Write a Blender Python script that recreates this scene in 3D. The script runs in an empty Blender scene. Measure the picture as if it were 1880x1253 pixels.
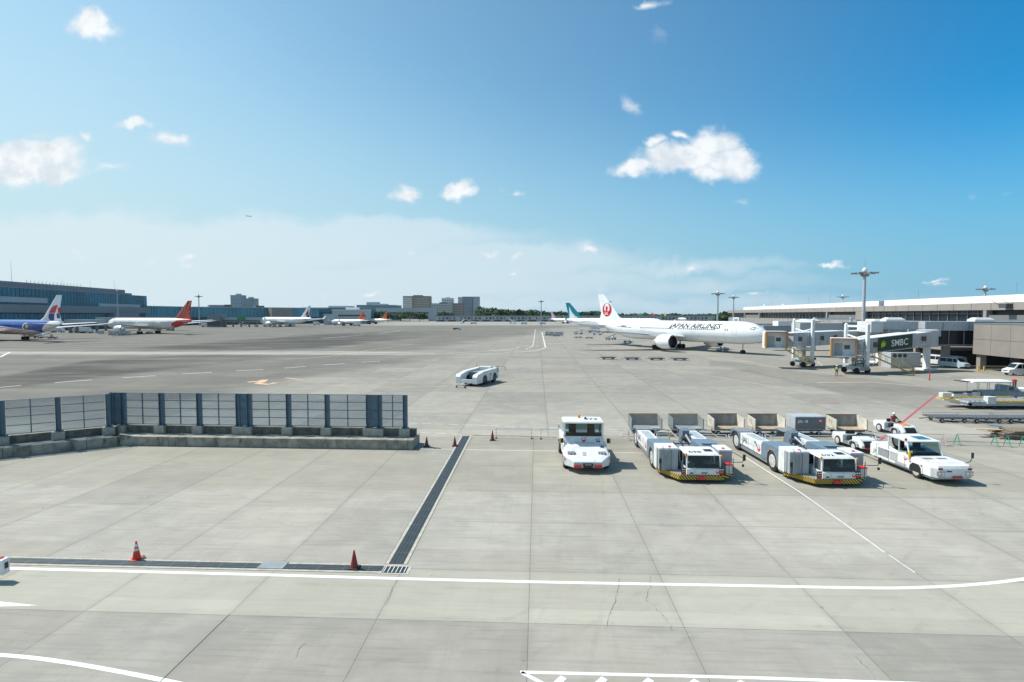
import bpy, bmesh, math, random
from mathutils import Vector, Matrix, noise
random.seed(7)
PI = math.pi
R = math.radians
S = bpy.context.scene
C = S.collection
# ---------------------------------------------------------------- camera
FPX, CX, CY, CAMH, PITCH = 980.0, 940.0, 626.5, 10.0, math.atan(48.5/980.0)
cam_d = bpy.data.cameras.new('camera'); cam = bpy.data.objects.new('camera', cam_d); C.objects.link(cam)
cam.location = (0, 0, CAMH); cam.rotation_euler = (PI/2-PITCH, 0, 0)
cam_d.sensor_width = 36; cam_d.lens = FPX/1880*36; cam_d.clip_start = 0.3; cam_d.clip_end = 30000
S.camera = cam
# ---------------------------------------------------------------- sun, sky, exposure
SUN_EL = R(53); SHX, SHY = 0.93, -0.37           # shadows fall to the right and a little towards the camera
sun_dir = Vector((-SHX*math.cos(SUN_EL), -SHY*math.cos(SUN_EL), math.sin(SUN_EL))).normalized()
sl = bpy.data.lights.new('sun', 'SUN'); sl.energy = 4.2; sl.angle = R(0.5); sl.color = (1, 0.955, 0.88)
so = bpy.data.objects.new('sun', sl); C.objects.link(so)
so.rotation_euler = (-sun_dir).to_track_quat('-Z', 'Y').to_euler()
S.view_settings.view_transform = 'Standard'; S.view_settings.look = 'None'
S.view_settings.exposure = 0.42; S.view_settings.gamma = 1; S.view_settings.use_curve_mapping = False
W = bpy.data.worlds.new('World'); S.world = W; W.use_nodes = True
W.cycles.sampling_method = 'MANUAL'; W.cycles.sample_map_resolution = 512
S.cycles.max_bounces = 6; S.cycles.transparent_max_bounces = 16

def raydir(px, py):
    u = (px-CX)/FPX; v = -(py-CY)/FPX
    cp, sp = math.cos(PITCH), math.sin(PITCH)
    return Vector((u, cp+v*sp, -sp+v*cp))
def G(px, py, h=0.0):
    d = raydir(px, py); t = (h-CAMH)/d.z
    return Vector((d.x*t, d.y*t, h))
def P(px, py, Y):
    d = raydir(px, py); t = Y/d.y
    return Vector((d.x*t, Y, CAMH+d.z*t))
def X(px, Y, z=5): # world x seen at pixel column px at depth Y
    t = Y*math.cos(PITCH)+(CAMH-z)*math.sin(PITCH)
    return (px-CX)/FPX*t

# ---- world
nt = W.node_tree; nt.nodes.clear()
class NT:
    def __init__(s, nt): s.nt = nt
    def n(s, t, **k):
        nd = s.nt.nodes.new(t)
        ins = k.pop('ins', {})
        for a, b in k.items(): setattr(nd, a, b)
        for a, b in ins.items(): s.set(nd.inputs[a], b)
        return nd
    def set(s, sock, v):
        if isinstance(v, bpy.types.NodeSocket): s.nt.links.new(v, sock)
        else: sock.default_value = v
    def m(s, op, a, b=None, c=None, clamp=False):
        nd = s.nt.nodes.new('ShaderNodeMath'); nd.operation = op; nd.use_clamp = clamp
        for i, v in enumerate((a, b, c)):
            if v is not None: s.set(nd.inputs[i], v)
        return nd.outputs[0]
    def vm(s, op, a, b=None, out=0):
        nd = s.nt.nodes.new('ShaderNodeVectorMath'); nd.operation = op
        s.set(nd.inputs[0], a)
        if b is not None: s.set(nd.inputs[1], b)
        return nd.outputs[out]
    def mix(s, f, a, b, bt='MIX'):
        nd = s.nt.nodes.new('ShaderNodeMix'); nd.data_type = 'RGBA'; nd.blend_type = bt
        s.set(nd.inputs[0], f); s.set(nd.inputs[6], a); s.set(nd.inputs[7], b)
        return nd.outputs[2]
    def noise(s, vec, scale, detail=4, rough=.55, out=0, dist=0):
        nd = s.n('ShaderNodeTexNoise'); s.set(nd.inputs['Vector'], vec)
        nd.inputs['Scale'].default_value = scale; nd.inputs['Detail'].default_value = detail
        nd.inputs['Roughness'].default_value = rough; nd.inputs['Distortion'].default_value = dist
        return nd.outputs[out]
    def ss(s, v, a, b, lo=0., hi=1.):
        nd = s.nt.nodes.new('ShaderNodeMapRange'); nd.interpolation_type = 'SMOOTHSTEP'
        s.set(nd.inputs[0], v); nd.inputs[1].default_value = a; nd.inputs[2].default_value = b
        nd.inputs[3].default_value = lo; nd.inputs[4].default_value = hi
        return nd.outputs[0]
w = NT(nt)
sky = w.n('ShaderNodeTexSky', sky_type='NISHITA', sun_disc=False, sun_elevation=SUN_EL,
          sun_rotation=math.atan2(sun_dir.x, sun_dir.y), altitude=0, air_density=1.0, dust_density=0.9, ozone_density=2.2)
gen = w.n('ShaderNodeTexCoord').outputs['Generated']
sep = w.n('ShaderNodeSeparateXYZ', ins={0: gen})
yy = w.m('MAXIMUM', sep.outputs[1], 0.08)
u = w.m('DIVIDE', sep.outputs[0], yy); v = w.m('DIVIDE', sep.outputs[2], yy)
uv = w.n('ShaderNodeCombineXYZ', ins={0: u, 1: v, 2: 0.0}).outputs[0]
nz = w.noise(uv, 9, 7, .6, out=1)
nz2 = w.vm('SUBTRACT', nz, (0.5, 0.5, 0.5))
nzb = w.vm('MULTIPLY', nz2, (0.11, 0.085, 0))
uvd = w.vm('ADD', uv, nzb)
def sky_uv(px, py):
    d = raydir(px, py); return d.x/d.y, d.z/d.y
def blobs(lst):
    acc = None
    for (px, py, rx, ry, st) in lst:
        cu, cv = sky_uv(px, py)
        d = w.vm('SUBTRACT', uvd, (cu, cv, 0)); d = w.vm('MULTIPLY', d, (FPX/rx, FPX/ry, 0))
        L = w.vm('LENGTH', d, out=1)
        mm = w.m('SUBTRACT', 1.0, L, clamp=True); mm = w.m('MULTIPLY', mm, st)
        acc = mm if acc is None else w.m('MAXIMUM', acc, mm)
    return acc
cum = blobs([(1252,296,118,44,1.45),(1310,264,66,42,1.5),(1338,302,62,44,1.5),(1165,304,62,20,1.1),(1246,246,38,16,1.0),(1215,288,60,34,1.2),(1200,262,24,18,.9),
    (1300,325,60,24,1.2),(1152,196,22,28,.6),(840,349,36,26,1.5),(745,355,40,21,1.25),(164,46,62,34,1.35),(195,62,40,22,.9),(60,285,122,46,1.7),(20,300,110,54,1.7),(95,320,70,26,1.4),
    (110,305,80,34,1.0),(200,308,60,16,.6),(244,229,36,18,1.2),(313,250,52,19,1.0),(75,243,60,12,.6),(158,251,20,12,.7),
    (1075,464,28,13,1.0),(342,470,28,13,.9),(345,486,24,9,.7),(898,476,20,9,.75),(953,476,20,11,.7),(942,501,24,7,.7),(1536,486,36,10,.9),
    (1272,494,22,9,.75),(1724,518,30,8,.8),(1725,527,26,7,.7),(1382,541,30,7,.8),(690,536,26,9,.8),(598,539,24,6,.6),(757,463,20,8,.55),(950,356,20,9,.6),(918,356,16,7,.4),
    (1360,370,40,10,.45),(1218,60,40,22,.35),(135,470,40,9,.45),(280,484,30,9,.45),(65,408,28,8,.4),(1785,365,30,9,.3),(1856,356,30,9,.35),(1195,2,50,12,.7),(1110,530,30,7,.4)])
veil = blobs([(280,455,1000,78,1.0),(640,438,420,46,1.0),(330,520,1300,72,1.05),(900,480,420,50,.9),(1250,492,330,26,.6),(760,560,1400,40,.7),(300,400,330,14,.3),(240,110,360,130,.16),(1320,520,420,40,.4)])
fb = w.noise(uv, 22, 6, .62)
fb3 = w.noise(uv, 70, 5, .6)
ca = w.m('ADD', cum, w.m('MULTIPLY', w.m('SUBTRACT', fb, 0.5), 0.75))
ca = w.m('ADD', ca, w.m('MULTIPLY', w.m('SUBTRACT', fb3, 0.5), 0.22))
ca = w.m('MULTIPLY', w.ss(ca, 0.13, .88), w.ss(cum, 0.0, 0.2))
ca = w.m('MULTIPLY', ca, 0.95)
vs = w.noise(w.vm('MULTIPLY', uv, (1, 5, 1)), 3.2, 6, .6)
va = w.m('ADD', veil, w.m('MULTIPLY', w.m('SUBTRACT', vs, 0.5), 0.7))
va = w.m('MULTIPLY', w.ss(va, 0.05, 0.55), w.ss(veil, 0.0, 0.25)); va = w.m('MULTIPLY', va, 0.5)
front = w.ss(sep.outputs[1], 0.08, 0.2)
ca = w.m('MULTIPLY', ca, front); va = w.m('MULTIPLY', va, front)
shade = w.ss(w.noise(w.vm('ADD', uv, (0, 0.012, 0)), 16, 5, .6), 0.35, 0.62)
ccol = w.mix(w.m('MULTIPLY', shade, w.ss(ca, .15, .9, .55, 1.0)), (5.3, 5.85, 6.35, 1), (7.3, 7.5, 7.6, 1))
un = w.ss(w.m('MULTIPLY', u, front), -1.0, 1.0)
tint = w.mix(w.m('POWER', un, 3.0), (.88, 1.18, 1.08, 1), (.14, .9, 1.2, 1))
skc = w.mix(1.0, sky.outputs[0], tint, 'MULTIPLY')
hz = w.mix(un, (4.3, 5.6, 6.1, 1), (1.9, 3.9, 5.3, 1))
skc = w.mix(w.ss(w.m('MULTIPLY', sep.outputs[2], w.m('ADD', 1.0, w.m('MULTIPLY', un, .9))), .60, .0, 0, .98), skc, hz)
c1 = w.mix(va, skc, (6.0, 6.6, 7.0, 1))
c2 = w.mix(ca, c1, ccol)
bg = w.n('ShaderNodeBackground', ins={'Color': c2, 'Strength': 0.1})
wo = w.n('ShaderNodeOutputWorld', ins={0: bg.outputs[0]})

# ---------------------------------------------------------------- materials
MATS = {}
def mat(name, col, rough=.5, metal=0., var=.12, scale=3., dirt=0., dirtcol=(.12, .10, .08), spec=.5, coat=0., emit=None, bump=0.):
    if name in MATS: return MATS[name]
    m = bpy.data.materials.new(name); m.use_nodes = True; t = NT(m.node_tree)
    b = m.node_tree.nodes['Principled BSDF']
    col = tuple(col)+(1,)
    pos = t.n('ShaderNodeTexCoord').outputs['Object']
    n1 = t.noise(pos, scale, 5, .6)
    dark = tuple(c*(1-var) for c in col[:3])+(1,); lite = tuple(min(.95, c*(1+var*.6)) for c in col[:3])+(1,)
    c = t.mix(t.ss(n1, .3, .7), dark, lite)
    if dirt > 0:
        st = t.noise(t.vm('MULTIPLY', pos, (1, 1, .35)), scale*1.7, 6, .65)
        c = t.mix(t.m('MULTIPLY', t.ss(st, .5, .75), dirt), c, tuple(dirtcol)+(1,))
    t.set(b.inputs['Base Color'], c)
    rr = t.m('ADD', rough-.06, t.m('MULTIPLY', n1, .12), clamp=True)
    t.set(b.inputs['Roughness'], rr)
    b.inputs['Metallic'].default_value = metal
    b.inputs['Specular IOR Level'].default_value = spec
    b.inputs['Coat Weight'].default_value = coat; b.inputs['Coat Roughness'].default_value = .08
    if emit:
        b.inputs['Emission Color'].default_value = tuple(emit)+(1,); b.inputs['Emission Strength'].default_value = 1
    if bump:
        bn = t.n('ShaderNodeBump', ins={'Strength': bump, 'Distance': .02, 'Height': t.noise(pos, scale*8, 4, .6)})
        t.set(b.inputs['Normal'], bn.outputs[0])
    MATS[name] = m; return m
white = mat('white_paint', (.74, .75, .74), .4, var=.07, scale=2.2, dirt=.5, dirtcol=(.36, .34, .30), coat=.15)
cleanwhite = mat('aircraft_white', (.82, .83, .84), .28, var=.03, scale=.5, coat=.4)
offwhite = mat('off_white_panel', (.6, .61, .6), .5, var=.08, dirt=.4, dirtcol=(.3, .28, .25))
lgrey = mat('light_grey_paint', (.42, .45, .47), .45, dirt=.3, dirtcol=(.2, .19, .18))
bgrey = mat('blue_grey_paint', (.15, .20, .25), .45, dirt=.3, dirtcol=(.2, .2, .2))
mgrey = mat('mid_grey_paint', (.2, .215, .225), .5, dirt=.35, dirtcol=(.1, .09, .08))
dgrey = mat('dark_grey_metal', (.075, .08, .085), .5, dirt=.3)
steel = mat('galvanised_steel', (.42, .44, .45), .4, .7, var=.2, scale=6)
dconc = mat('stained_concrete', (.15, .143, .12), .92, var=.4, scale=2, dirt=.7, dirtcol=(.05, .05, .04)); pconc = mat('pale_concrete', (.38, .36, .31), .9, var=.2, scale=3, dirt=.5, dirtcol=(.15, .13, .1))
black = mat('black_plastic', (.018, .018, .02), .5)
rubber = mat('rubber', (.022, .022, .024), .8, var=.2, dirt=.3, dirtcol=(.09, .08, .07))
rim = mat('rim_paint', (.55, .55, .53), .45, dirt=.4)
red = mat('red_paint', (.62, .03, .03), .45, dirt=.15)
pink = mat('faded_red_paint', (.62, .16, .2), .55, dirt=.2)
orange = mat('orange_plastic', (.85, .27, .02), .4)
yellow = mat('yellow_paint', (.72, .46, .03), .5, dirt=.3)
green = mat('green_paint', (.03, .32, .2), .5)
glass = mat('dark_window_glass', (.012, .02, .024), .08, spec=.9, var=.3, scale=1.2)
lamp = mat('lamp_lens', (.75, .75, .72), .15, coat=.5)
concrete = mat('weathered_concrete', (.31, .295, .25), .92, var=.35, scale=1.3, dirt=.95, dirtcol=(.06, .06, .05), bump=.3)
beige = mat('beige_cladding', (.34, .30, .27), .7, var=.07, scale=.4, dirt=.2, dirtcol=(.2, .18, .16))
rust = mat('rust', (.23, .10, .04), .9, var=.4, scale=5)

# ---------------------------------------------------------------- mesh builder
class MB:
    def __init__(s): s.v = []; s.f = []; s.mi = []; s.mats = []; s.cur = 0; s.marks = []
    def M(s, m):
        if m not in s.mats: s.mats.append(m)
        s.cur = s.mats.index(m); return s
    def add(s, vs, fs):
        o = len(s.v); s.marks.append((o, len(s.f))); s.v += [tuple(q) for q in vs]
        for f in fs: s.f.append(tuple(i+o for i in f)); s.mi.append(s.cur)
        return s
    def box(s, x0, x1, y0, y1, z0, z1):
        if x0 > x1: x0, x1 = x1, x0
        if y0 > y1: y0, y1 = y1, y0
        if z0 > z1: z0, z1 = z1, z0
        vs = [(x0,y0,z0),(x1,y0,z0),(x1,y1,z0),(x0,y1,z0),(x0,y0,z1),(x1,y0,z1),(x1,y1,z1),(x0,y1,z1)]
        return s.add(vs, [(0,3,2,1),(4,5,6,7),(0,1,5,4),(1,2,6,5),(2,3,7,6),(3,0,4,7)])
    def obox(s, c, L, Wd, H, ang):
        """box centred on c (z = base), length L along ang"""
        ca, sa = math.cos(ang), math.sin(ang); vs = []
        for z in (c[2], c[2]+H):
            for (a, b) in ((-L/2,-Wd/2),(L/2,-Wd/2),(L/2,Wd/2),(-L/2,Wd/2)):
                vs.append((c[0]+a*ca-b*sa, c[1]+a*sa+b*ca, z))
        return s.add(vs, [(0,3,2,1),(4,5,6,7),(0,1,5,4),(1,2,6,5),(2,3,7,6),(3,0,4,7)])
    def wall(s, a, b, th, z0, z1):
        """wall from a to b (xy), thickness th centred"""
        a = Vector(a[:2]); b = Vector(b[:2]); d = b-a
        return s.obox(((a.x+b.x)/2, (a.y+b.y)/2, z0), d.length, th, z1-z0, math.atan2(d.y, d.x))
    def prism(s, poly, axis, a, b):
        """poly 2D extruded along axis; axis y: poly=(x,z); axis z: (x,y); axis x: (y,z)"""
        n = len(poly)
        ar = sum(poly[i][0]*poly[(i+1) % n][1]-poly[(i+1) % n][0]*poly[i][1] for i in range(n))
        if ar < 0: poly = poly[::-1]
        if axis == 'y': f = lambda p, t: (p[0], t, p[1])
        elif axis == 'z': f = lambda p, t: (p[0], p[1], t)
        else: f = lambda p, t: (t, p[0], p[1])
        if a > b: a, b = b, a
        vs = [f(p, a) for p in poly]+[f(p, b) for p in poly]
        fs = [tuple(range(n-1, -1, -1)), tuple(range(n, 2*n))]+[(i, (i+1) % n, n+(i+1) % n, n+i) for i in range(n)]
        if axis == 'y': fs = [g[::-1] for g in fs]
        return s.add(vs, fs)
    def cyl(s, p0, p1, r0, r1=None, n=12, caps=True):
        r1 = r0 if r1 is None else r1
        p0 = Vector(p0); p1 = Vector(p1); d = (p1-p0)
        q = d.to_track_quat('Z', 'Y'); vs = []
        for (p, r) in ((p0, r0), (p1, r1)):
            for i in range(n):
                a = 2*PI*i/n; vs.append(p+q @ Vector((r*math.cos(a), r*math.sin(a), 0)))
        fs = [(i, (i+1) % n, n+(i+1) % n, n+i) for i in range(n)]
        if caps: fs += [tuple(range(n-1, -1, -1)), tuple(range(n, 2*n))]
        return s.add(vs, fs)
    def tube(s, pts, r, n=6):
        for a, b in zip(pts, pts[1:]): s.cyl(a, b, r, n=n)
        return s
    def loft(s, rings, cap0=True, cap1=True):
        n = len(rings[0]); vs = [p for r in rings for p in r]; fs = []
        for k in range(len(rings)-1):
            for i in range(n): fs.append((k*n+i, k*n+(i+1) % n, (k+1)*n+(i+1) % n, (k+1)*n+i))
        if cap0: fs.append(tuple(range(n-1, -1, -1)))
        if cap1: fs.append(tuple(range((len(rings)-1)*n, len(rings)*n)))
        return s.add(vs, fs)
    def lathe(s, prof, n=16, c=(0, 0, 0)):
        """prof: list of (r,z)"""
        rings = [[(c[0]+r*math.cos(2*PI*i/n), c[1]+r*math.sin(2*PI*i/n), c[2]+z) for i in range(n)] for r, z in prof]
        return s.loft(rings)
    def quad(s, a, b, c, d): return s.add([a, b, c, d], [(0, 1, 2, 3)])
    def poly(s, pts): return s.add(pts, [tuple(range(len(pts)))])
    def wheel(s, x, y, r, wd, n=20):
        s.M(rubber)
        h = wd/2
        prof = [(r*.6, -h*.9), (r*.86, -h), (r*.97, -h*.8), (r, -h*.4), (r, h*.4), (r*.97, h*.8), (r*.86, h), (r*.6, h*.9)]
        rings = [[(x+q*math.cos(2*PI*i/n), y+t, r+q*math.sin(2*PI*i/n)) for i in range(n)] for q, t in prof]
        s.loft(rings)
    def split(s, name, parent=None, limit=100, off=None, **k):
        """every piece added becomes a part of its own"""
        l = off or Vector((0, 0, 0)); out = []
        for n_, (v0, f0) in enumerate(s.marks):
            v1, f1 = s.marks[n_+1] if n_+1 < len(s.marks) else (len(s.v), len(s.f))
            if n_ >= limit: v1, f1 = len(s.v), len(s.f)
            m = MB(); m.v = [(a-l.x, b2-l.y, c-l.z) for a, b2, c in s.v[v0:v1]]; m.f = [tuple(i-v0 for i in f) for f in s.f[f0:f1]]
            m.mats = sorted({s.mats[i] for i in s.mi[f0:f1]}, key=s.mats.index); m.mi = [m.mats.index(s.mats[i]) for i in s.mi[f0:f1]]
            o = m.build(name, parent, **k); out.append(o)
            if n_ >= limit: o['kind'] = 'stuff'; break
        return out
    def build(s, name, parent=None, smooth=False, bevel=0., loc=None, rot=None, ang=40):
        me = bpy.data.meshes.new(name)
        me.from_pydata([tuple(q) for q in s.v], [], s.f)
        for m in s.mats: me.materials.append(m)
        me.polygons.foreach_set('material_index', s.mi)
        if smooth:
            me.polygons.foreach_set('use_smooth', [True]*len(me.polygons))
        me.update()
        if smooth and ang < 180:
            bm = bmesh.new(); bm.from_mesh(me); th = R(ang)
            for e in bm.edges:
                if len(e.link_faces) == 2 and e.calc_face_angle(0) > th: e.smooth = False
                elif len(e.link_faces) == 2: e.smooth = True
            bm.to_mesh(me); bm.free()
        o = bpy.data.objects.new(name, me); C.objects.link(o)
        if parent: o.parent = parent
        if loc is not None: o.location = loc
        if rot is not None: o.rotation_euler = (0, 0, rot)
        if bevel:
            bv = o.modifiers.new('bevel', 'BEVEL'); bv.width = bevel; bv.segments = 2; bv.limit_method = 'ANGLE'; bv.angle_limit = R(30)
        return o
def tag(o, label, cat, group=None):
    o['label'] = label; o['category'] = cat
    if group: o['group'] = group
    return o
def thing(name, label, cat, loc=(0, 0, 0), rot=0, group=None):
    o = bpy.data.objects.new(name, None); C.objects.link(o); o.empty_display_size = .3
    o.location = loc; o.rotation_euler = (0, 0, rot)
    return tag(o, label, cat, group)
def struct(o, kind='structure'): o['kind'] = kind; return o
KIDS = {}
def kids(o): return [c for c in C.objects if c.parent == o]
def dup(root, loc, rot, label, group=None, skip=()):
    r = root.copy(); C.objects.link(r); r.location = loc; r.rotation_euler = (0, 0, rot); r['label'] = label
    if group: r['group'] = group
    if root.name not in KIDS: KIDS[root.name] = [(ch, kids(ch)) for ch in kids(root)]
    for ch, gs in KIDS[root.name]:
        if ch.name.split('.')[0] in skip: continue
        c = ch.copy(); C.objects.link(c); c.parent = r
        for g in gs:
            d = g.copy(); C.objects.link(d); d.parent = c
    return r
def text_geo(body, size=1., shear=0., extrude=0., align='CENTER', bold=0.):
    cu = bpy.data.curves.new('t', 'FONT'); cu.body = body; cu.size = size; cu.shear = shear; cu.align_x = align; cu.align_y = 'CENTER'
    cu.resolution_u = 3; cu.offset = bold
    o = bpy.data.objects.new('t', cu); C.objects.link(o)
    bpy.context.view_layer.update()
    dg = bpy.context.evaluated_depsgraph_get()
    me = bpy.data.meshes.new_from_object(o.evaluated_get(dg))
    vs = [(q.co.x, q.co.y) for q in me.vertices]; fs = [tuple(p.vertices) for p in me.polygons]
    bpy.data.objects.remove(o); bpy.data.curves.remove(cu); bpy.data.meshes.remove(me)
    return vs, fs
def put_text(mb, body, size, mp, shear=0., align='CENTER', bold=0., sub=0):
    """mp maps (x,y) of the lettering to 3D"""
    vs, fs = text_geo(body, size, shear, align=align, bold=bold)
    bm = bmesh.new(); bv = [bm.verts.new((a, b2, 0)) for a, b2 in vs]
    for f in fs:
        try: bm.faces.new([bv[i] for i in f])
        except ValueError: pass
    bmesh.ops.triangulate(bm, faces=bm.faces[:])
    for _ in range(sub):
        bmesh.ops.subdivide_edges(bm, edges=[e for e in bm.edges if e.calc_length() > size*.22], cuts=1)
        bmesh.ops.triangulate(bm, faces=[f for f in bm.faces if len(f.verts) > 3])
    bm.verts.index_update()
    mb.add([mp(v_.co.x, v_.co.y) for v_ in bm.verts], [tuple(v_.index for v_ in f.verts) for f in bm.faces]); bm.free(); return mb
# ---------------------------------------------------------------- ground
GA = math.atan(46/980.0)            # the slab grid is turned a little to the right of the view
gl = Vector((math.sin(GA), math.cos(GA), 0)); gc = Vector((math.cos(GA), -math.sin(GA), 0))
g0 = G(967, 1253)
OX = g0.dot(gc)                     # a long joint passes here
def toscreen(x, y, z=0.):
    dz = z-CAMH; cp, sp = math.cos(PITCH), math.sin(PITCH)
    f = y*cp-dz*sp; up = y*sp+dz*cp
    if f < .5: return None
    return CX+FPX*x/f, CY-FPX*up/f
def sst(a, b, t):
    t = min(1, max(0, (t-a)/(b-a))); return t*t*(3-2*t)
def interp(pts, x):
    if x <= pts[0][0]: return pts[0][1]
    for (a, b), (c, d) in zip(pts, pts[1:]):
        if x <= c: return b+(d-b)*(x-a)/(c-a)
    return pts[-1][1]
def wear(x, y):
    """rubber and exhaust darkening of the taxi lanes, worn into fixed places of the apron"""
    if y < 24 or y > 900: return 0., 0.
    q = toscreen(x, y)
    if q is None: return 0., 0.
    px, py = q; wv = 0.
    # upper dark lane
    c = interp([(-200, 655), (0, 650), (290, 642), (450, 634), (590, 627), (700, 619), (830, 611), (960, 606)], px)
    h = interp([(0, 4), (290, 7), (450, 12), (590, 15), (700, 10), (830, 5), (950, 2)], px)
    wv = max(wv, (1-sst(.7, 1.15, abs(py-c)/h))*interp([(0, .35), (350, .8), (600, .85), (850, .5), (1000, 0)], px))
    # lower dark lane
    c = interp([(-100, 715), (0, 703), (150, 681), (290, 668), (450, 656), (600, 649), (700, 644)], px)
    h = interp([(0, 14), (150, 20), (290, 17), (450, 9), (600, 5), (700, 3)], px)
    wv = max(wv, (1-sst(.65, 1.2, abs(py-c)/h))*interp([(0, .75), (200, .85), (450, .6), (600, .25), (720, 0)], px))
    c = interp([(0, 622), (300, 622), (700, 600), (950, 597)], px)
    wv = max(wv, (1-sst(.4, 1.2, abs(py-c)/5))*.35*(px < 980))
    c = interp([(700, 634), (800, 622), (900, 615), (990, 611)], px)
    wv = max(wv, (1-sst(.3, 1.2, abs(py-c)/6))*.45*sst(600, 760, px)*(1-sst(960, 1010, px)))
    c = interp([(150, 742), (450, 700), (700, 665), (900, 640)], px)
    wv = max(wv, (1-sst(.2, 1.2, abs(py-c)/11))*.42*(1-sst(700, 980, px)))
    lit = 0.  # amount of paler concrete, banded along the lanes
    c = 648.5
    lit = max(lit, (1-sst(.6, 1.2, abs(py-c)/3.2))*(1-sst(640, 900, px))*.9)
    lit = max(lit, (1-sst(.5, 1.2, abs(py-594)/4.5))*sst(550, 700, px)*(1-sst(1080, 1250, px))*.8)
    # the left lanes are an older, greyer surface than the rest of the apron
    c = interp([(1330, 668), (1500, 700), (1640, 722), (1880, 772)], px); h = interp([(1330, 6), (1500, 13), (1640, 22), (1880, 30)], px)
    wv = max(wv, (1-sst(.85, 1.08, abs(py-c)/h))*.24*(px > 1300))
    for (ex_, ey_, ra, rb, st_) in ((1110, 812, 80, 13, .34), (960, 812, 90, 9, .22), (1700, 812, 220, 9, .2), (1300, 820, 260, 22, .2), (1500, 900, 200, 18, .12), (755, 826, 45, 8, .3), (765, 1048, 26, 12, .12), (300, 832, 300, 9, .16), (1420, 1005, 60, 12, .08), (905, 690, 40, 5, .2)):
        dd2 = ((px-ex_)/ra)**2+((py-ey_)/rb)**2
        if dd2 < 1: wv = max(wv, st_*(1-dd2))
    edge = interp([(596, 1150), (604, 1010), (640, 800), (680, 610), (720, 430), (740, 330)], py)
    base = .46*(1-sst(-60, 60, px-edge))*(1-sst(735, 800, py))
    wv = max(wv, base); lit *= .75
    return wv*(1-lit), lit
ths = [-180+10*i for i in range(11)]+[-72+.36*i for i in range(401)]+[80+10*i for i in range(10)]
rs = [0]+[2.5*(1.0268**i) for i in range(310)]
rs = [r for r in rs if r < 9000]+[9000]
mb = MB(); vs = []; wr = []; lt = []
nth = len(ths)
for r in rs:
    for th in ths:
        a = R(th); x = r*math.sin(a); y = r*math.cos(a)
        vs.append((x, y, 0)); q = wear(x, y) if abs(th) < 73 else (0, 0)
        wr.append(q[0]); lt.append(q[1])
fs = []
for k in range(len(rs)-1):
    for i in range(nth):
        j = (i+1) % nth
        fs.append((k*nth+i, k*nth+j, (k+1)*nth+j, (k+1)*nth+i)[::-1])
gm = bpy.data.materials.new('apron_concrete'); gm.use_nodes = True; t = NT(gm.node_tree); b = gm.node_tree.nodes['Principled BSDF']
pos = t.n('ShaderNodeNewGeometry').outputs['Position']
gx = t.vm('DOT_PRODUCT', pos, tuple(gc), out=1); gy = t.vm('DOT_PRODUCT', pos, tuple(gl), out=1)
gxy = t.n('ShaderNodeCombineXYZ', ins={0: gx, 1: gy, 2: 0.0}).outputs[0]
zb = t.m('GREATER_THAN', gy, 43.2)                     # beyond the gutter the slabs are larger
def joint(co, off, s):
    q = t.m('DIVIDE', t.m('SUBTRACT', co, off), s)
    d = t.m('MULTIPLY', t.m('ABSOLUTE', t.m('SUBTRACT', t.m('FRACT', t.m('ADD', q, .5)), .5)), s)
    return d, t.m('FLOOR', q)
dxa, ixa = joint(gx, OX, 4.99); dya, iya = joint(gy, 16.83-3.55, 4.95*.9)
gyn = t.m('ADD', gy, 0)
dxb, ixb = joint(gx, 1.4-.45, 7.5); dyb, iyb = joint(gy, 46.0, 7.5)
# near cross joints sit at uneven places: 16.8, 20.3, 25.2, 29.7, 34.6
dyn = None
for yv in (11.9, 16.85, 20.35, 25.25, 29.8, 34.8, 39.6):
    d = t.m('ABSOLUTE', t.m('SUBTRACT', gy, yv)); dyn = d if dyn is None else t.m('MINIMUM', dyn, d)
wob = t.m('MULTIPLY', t.m('SUBTRACT', t.noise(pos, 3, 3), .5), .02)
def sel(a, bb): return t.m('ADD', t.m('MULTIPLY', a, t.m('SUBTRACT', 1.0, zb)), t.m('MULTIPLY', bb, zb))
dyn = t.m('ADD', dyn, t.m('MULTIPLY', t.m('MULTIPLY', t.m('LESS_THAN', gx, -4.0), t.m('GREATER_THAN', gy, 20.6)), 5))
dj = t.m('ADD', sel(t.m('MINIMUM', dxa, dyn), t.m('MINIMUM', dxb, dyb)), wob)
wdist = t.ss(gy, 10, 160, .009, .06)
jline = t.m('SUBTRACT', 1.0, t.ss(t.m('DIVIDE', dj, wdist), .6, 1.6))
jdirt = t.m('SUBTRACT', 1.0, t.ss(dj, .0, .32))
cid = t.n('ShaderNodeCombineXYZ', ins={0: sel(ixa, t.m('ADD', ixb, 50)), 1: t.m('ADD', sel(iya, iyb), 0), 2: 0.0}).outputs[0]
wn = t.n('ShaderNodeTexWhiteNoise', ins={0: cid}); wn.noise_dimensions = '2D'
big = t.noise(gxy, .09, 5, .6); med = t.noise(gxy, .55, 6, .62); fine = t.noise(gxy, 9, 5, .65); grit = t.noise(gxy, 60, 3, .7)
brush = t.noise(t.vm('MULTIPLY', gxy, (.35, 5, 1)), 1.1, 6, .6)
brush2 = t.noise(t.vm('MULTIPLY', gxy, (5, .3, 1)), .8, 6, .6)
col = t.mix(t.ss(big, .3, .72), (.318, .303, .268, 1), (.380, .354, .298, 1))
col = t.mix(t.m('MULTIPLY', t.ss(med, .38, .68), .55), col, (.43, .408, .355, 1))
col = t.mix(t.m('MULTIPLY', t.ss(brush, .45, .7), .35), col, (.215, .218, .2, 1))
col = t.mix(t.m('MULTIPLY', t.ss(brush2, .5, .72), .12), col, (.22, .215, .19, 1))
col = t.mix(t.m('MULTIPLY', t.ss(fine, .55, .75), .3), col, (.2, .2, .18, 1))
val = t.m('ADD', .90, t.m('MULTIPLY', wn.outputs[0], .16))
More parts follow.
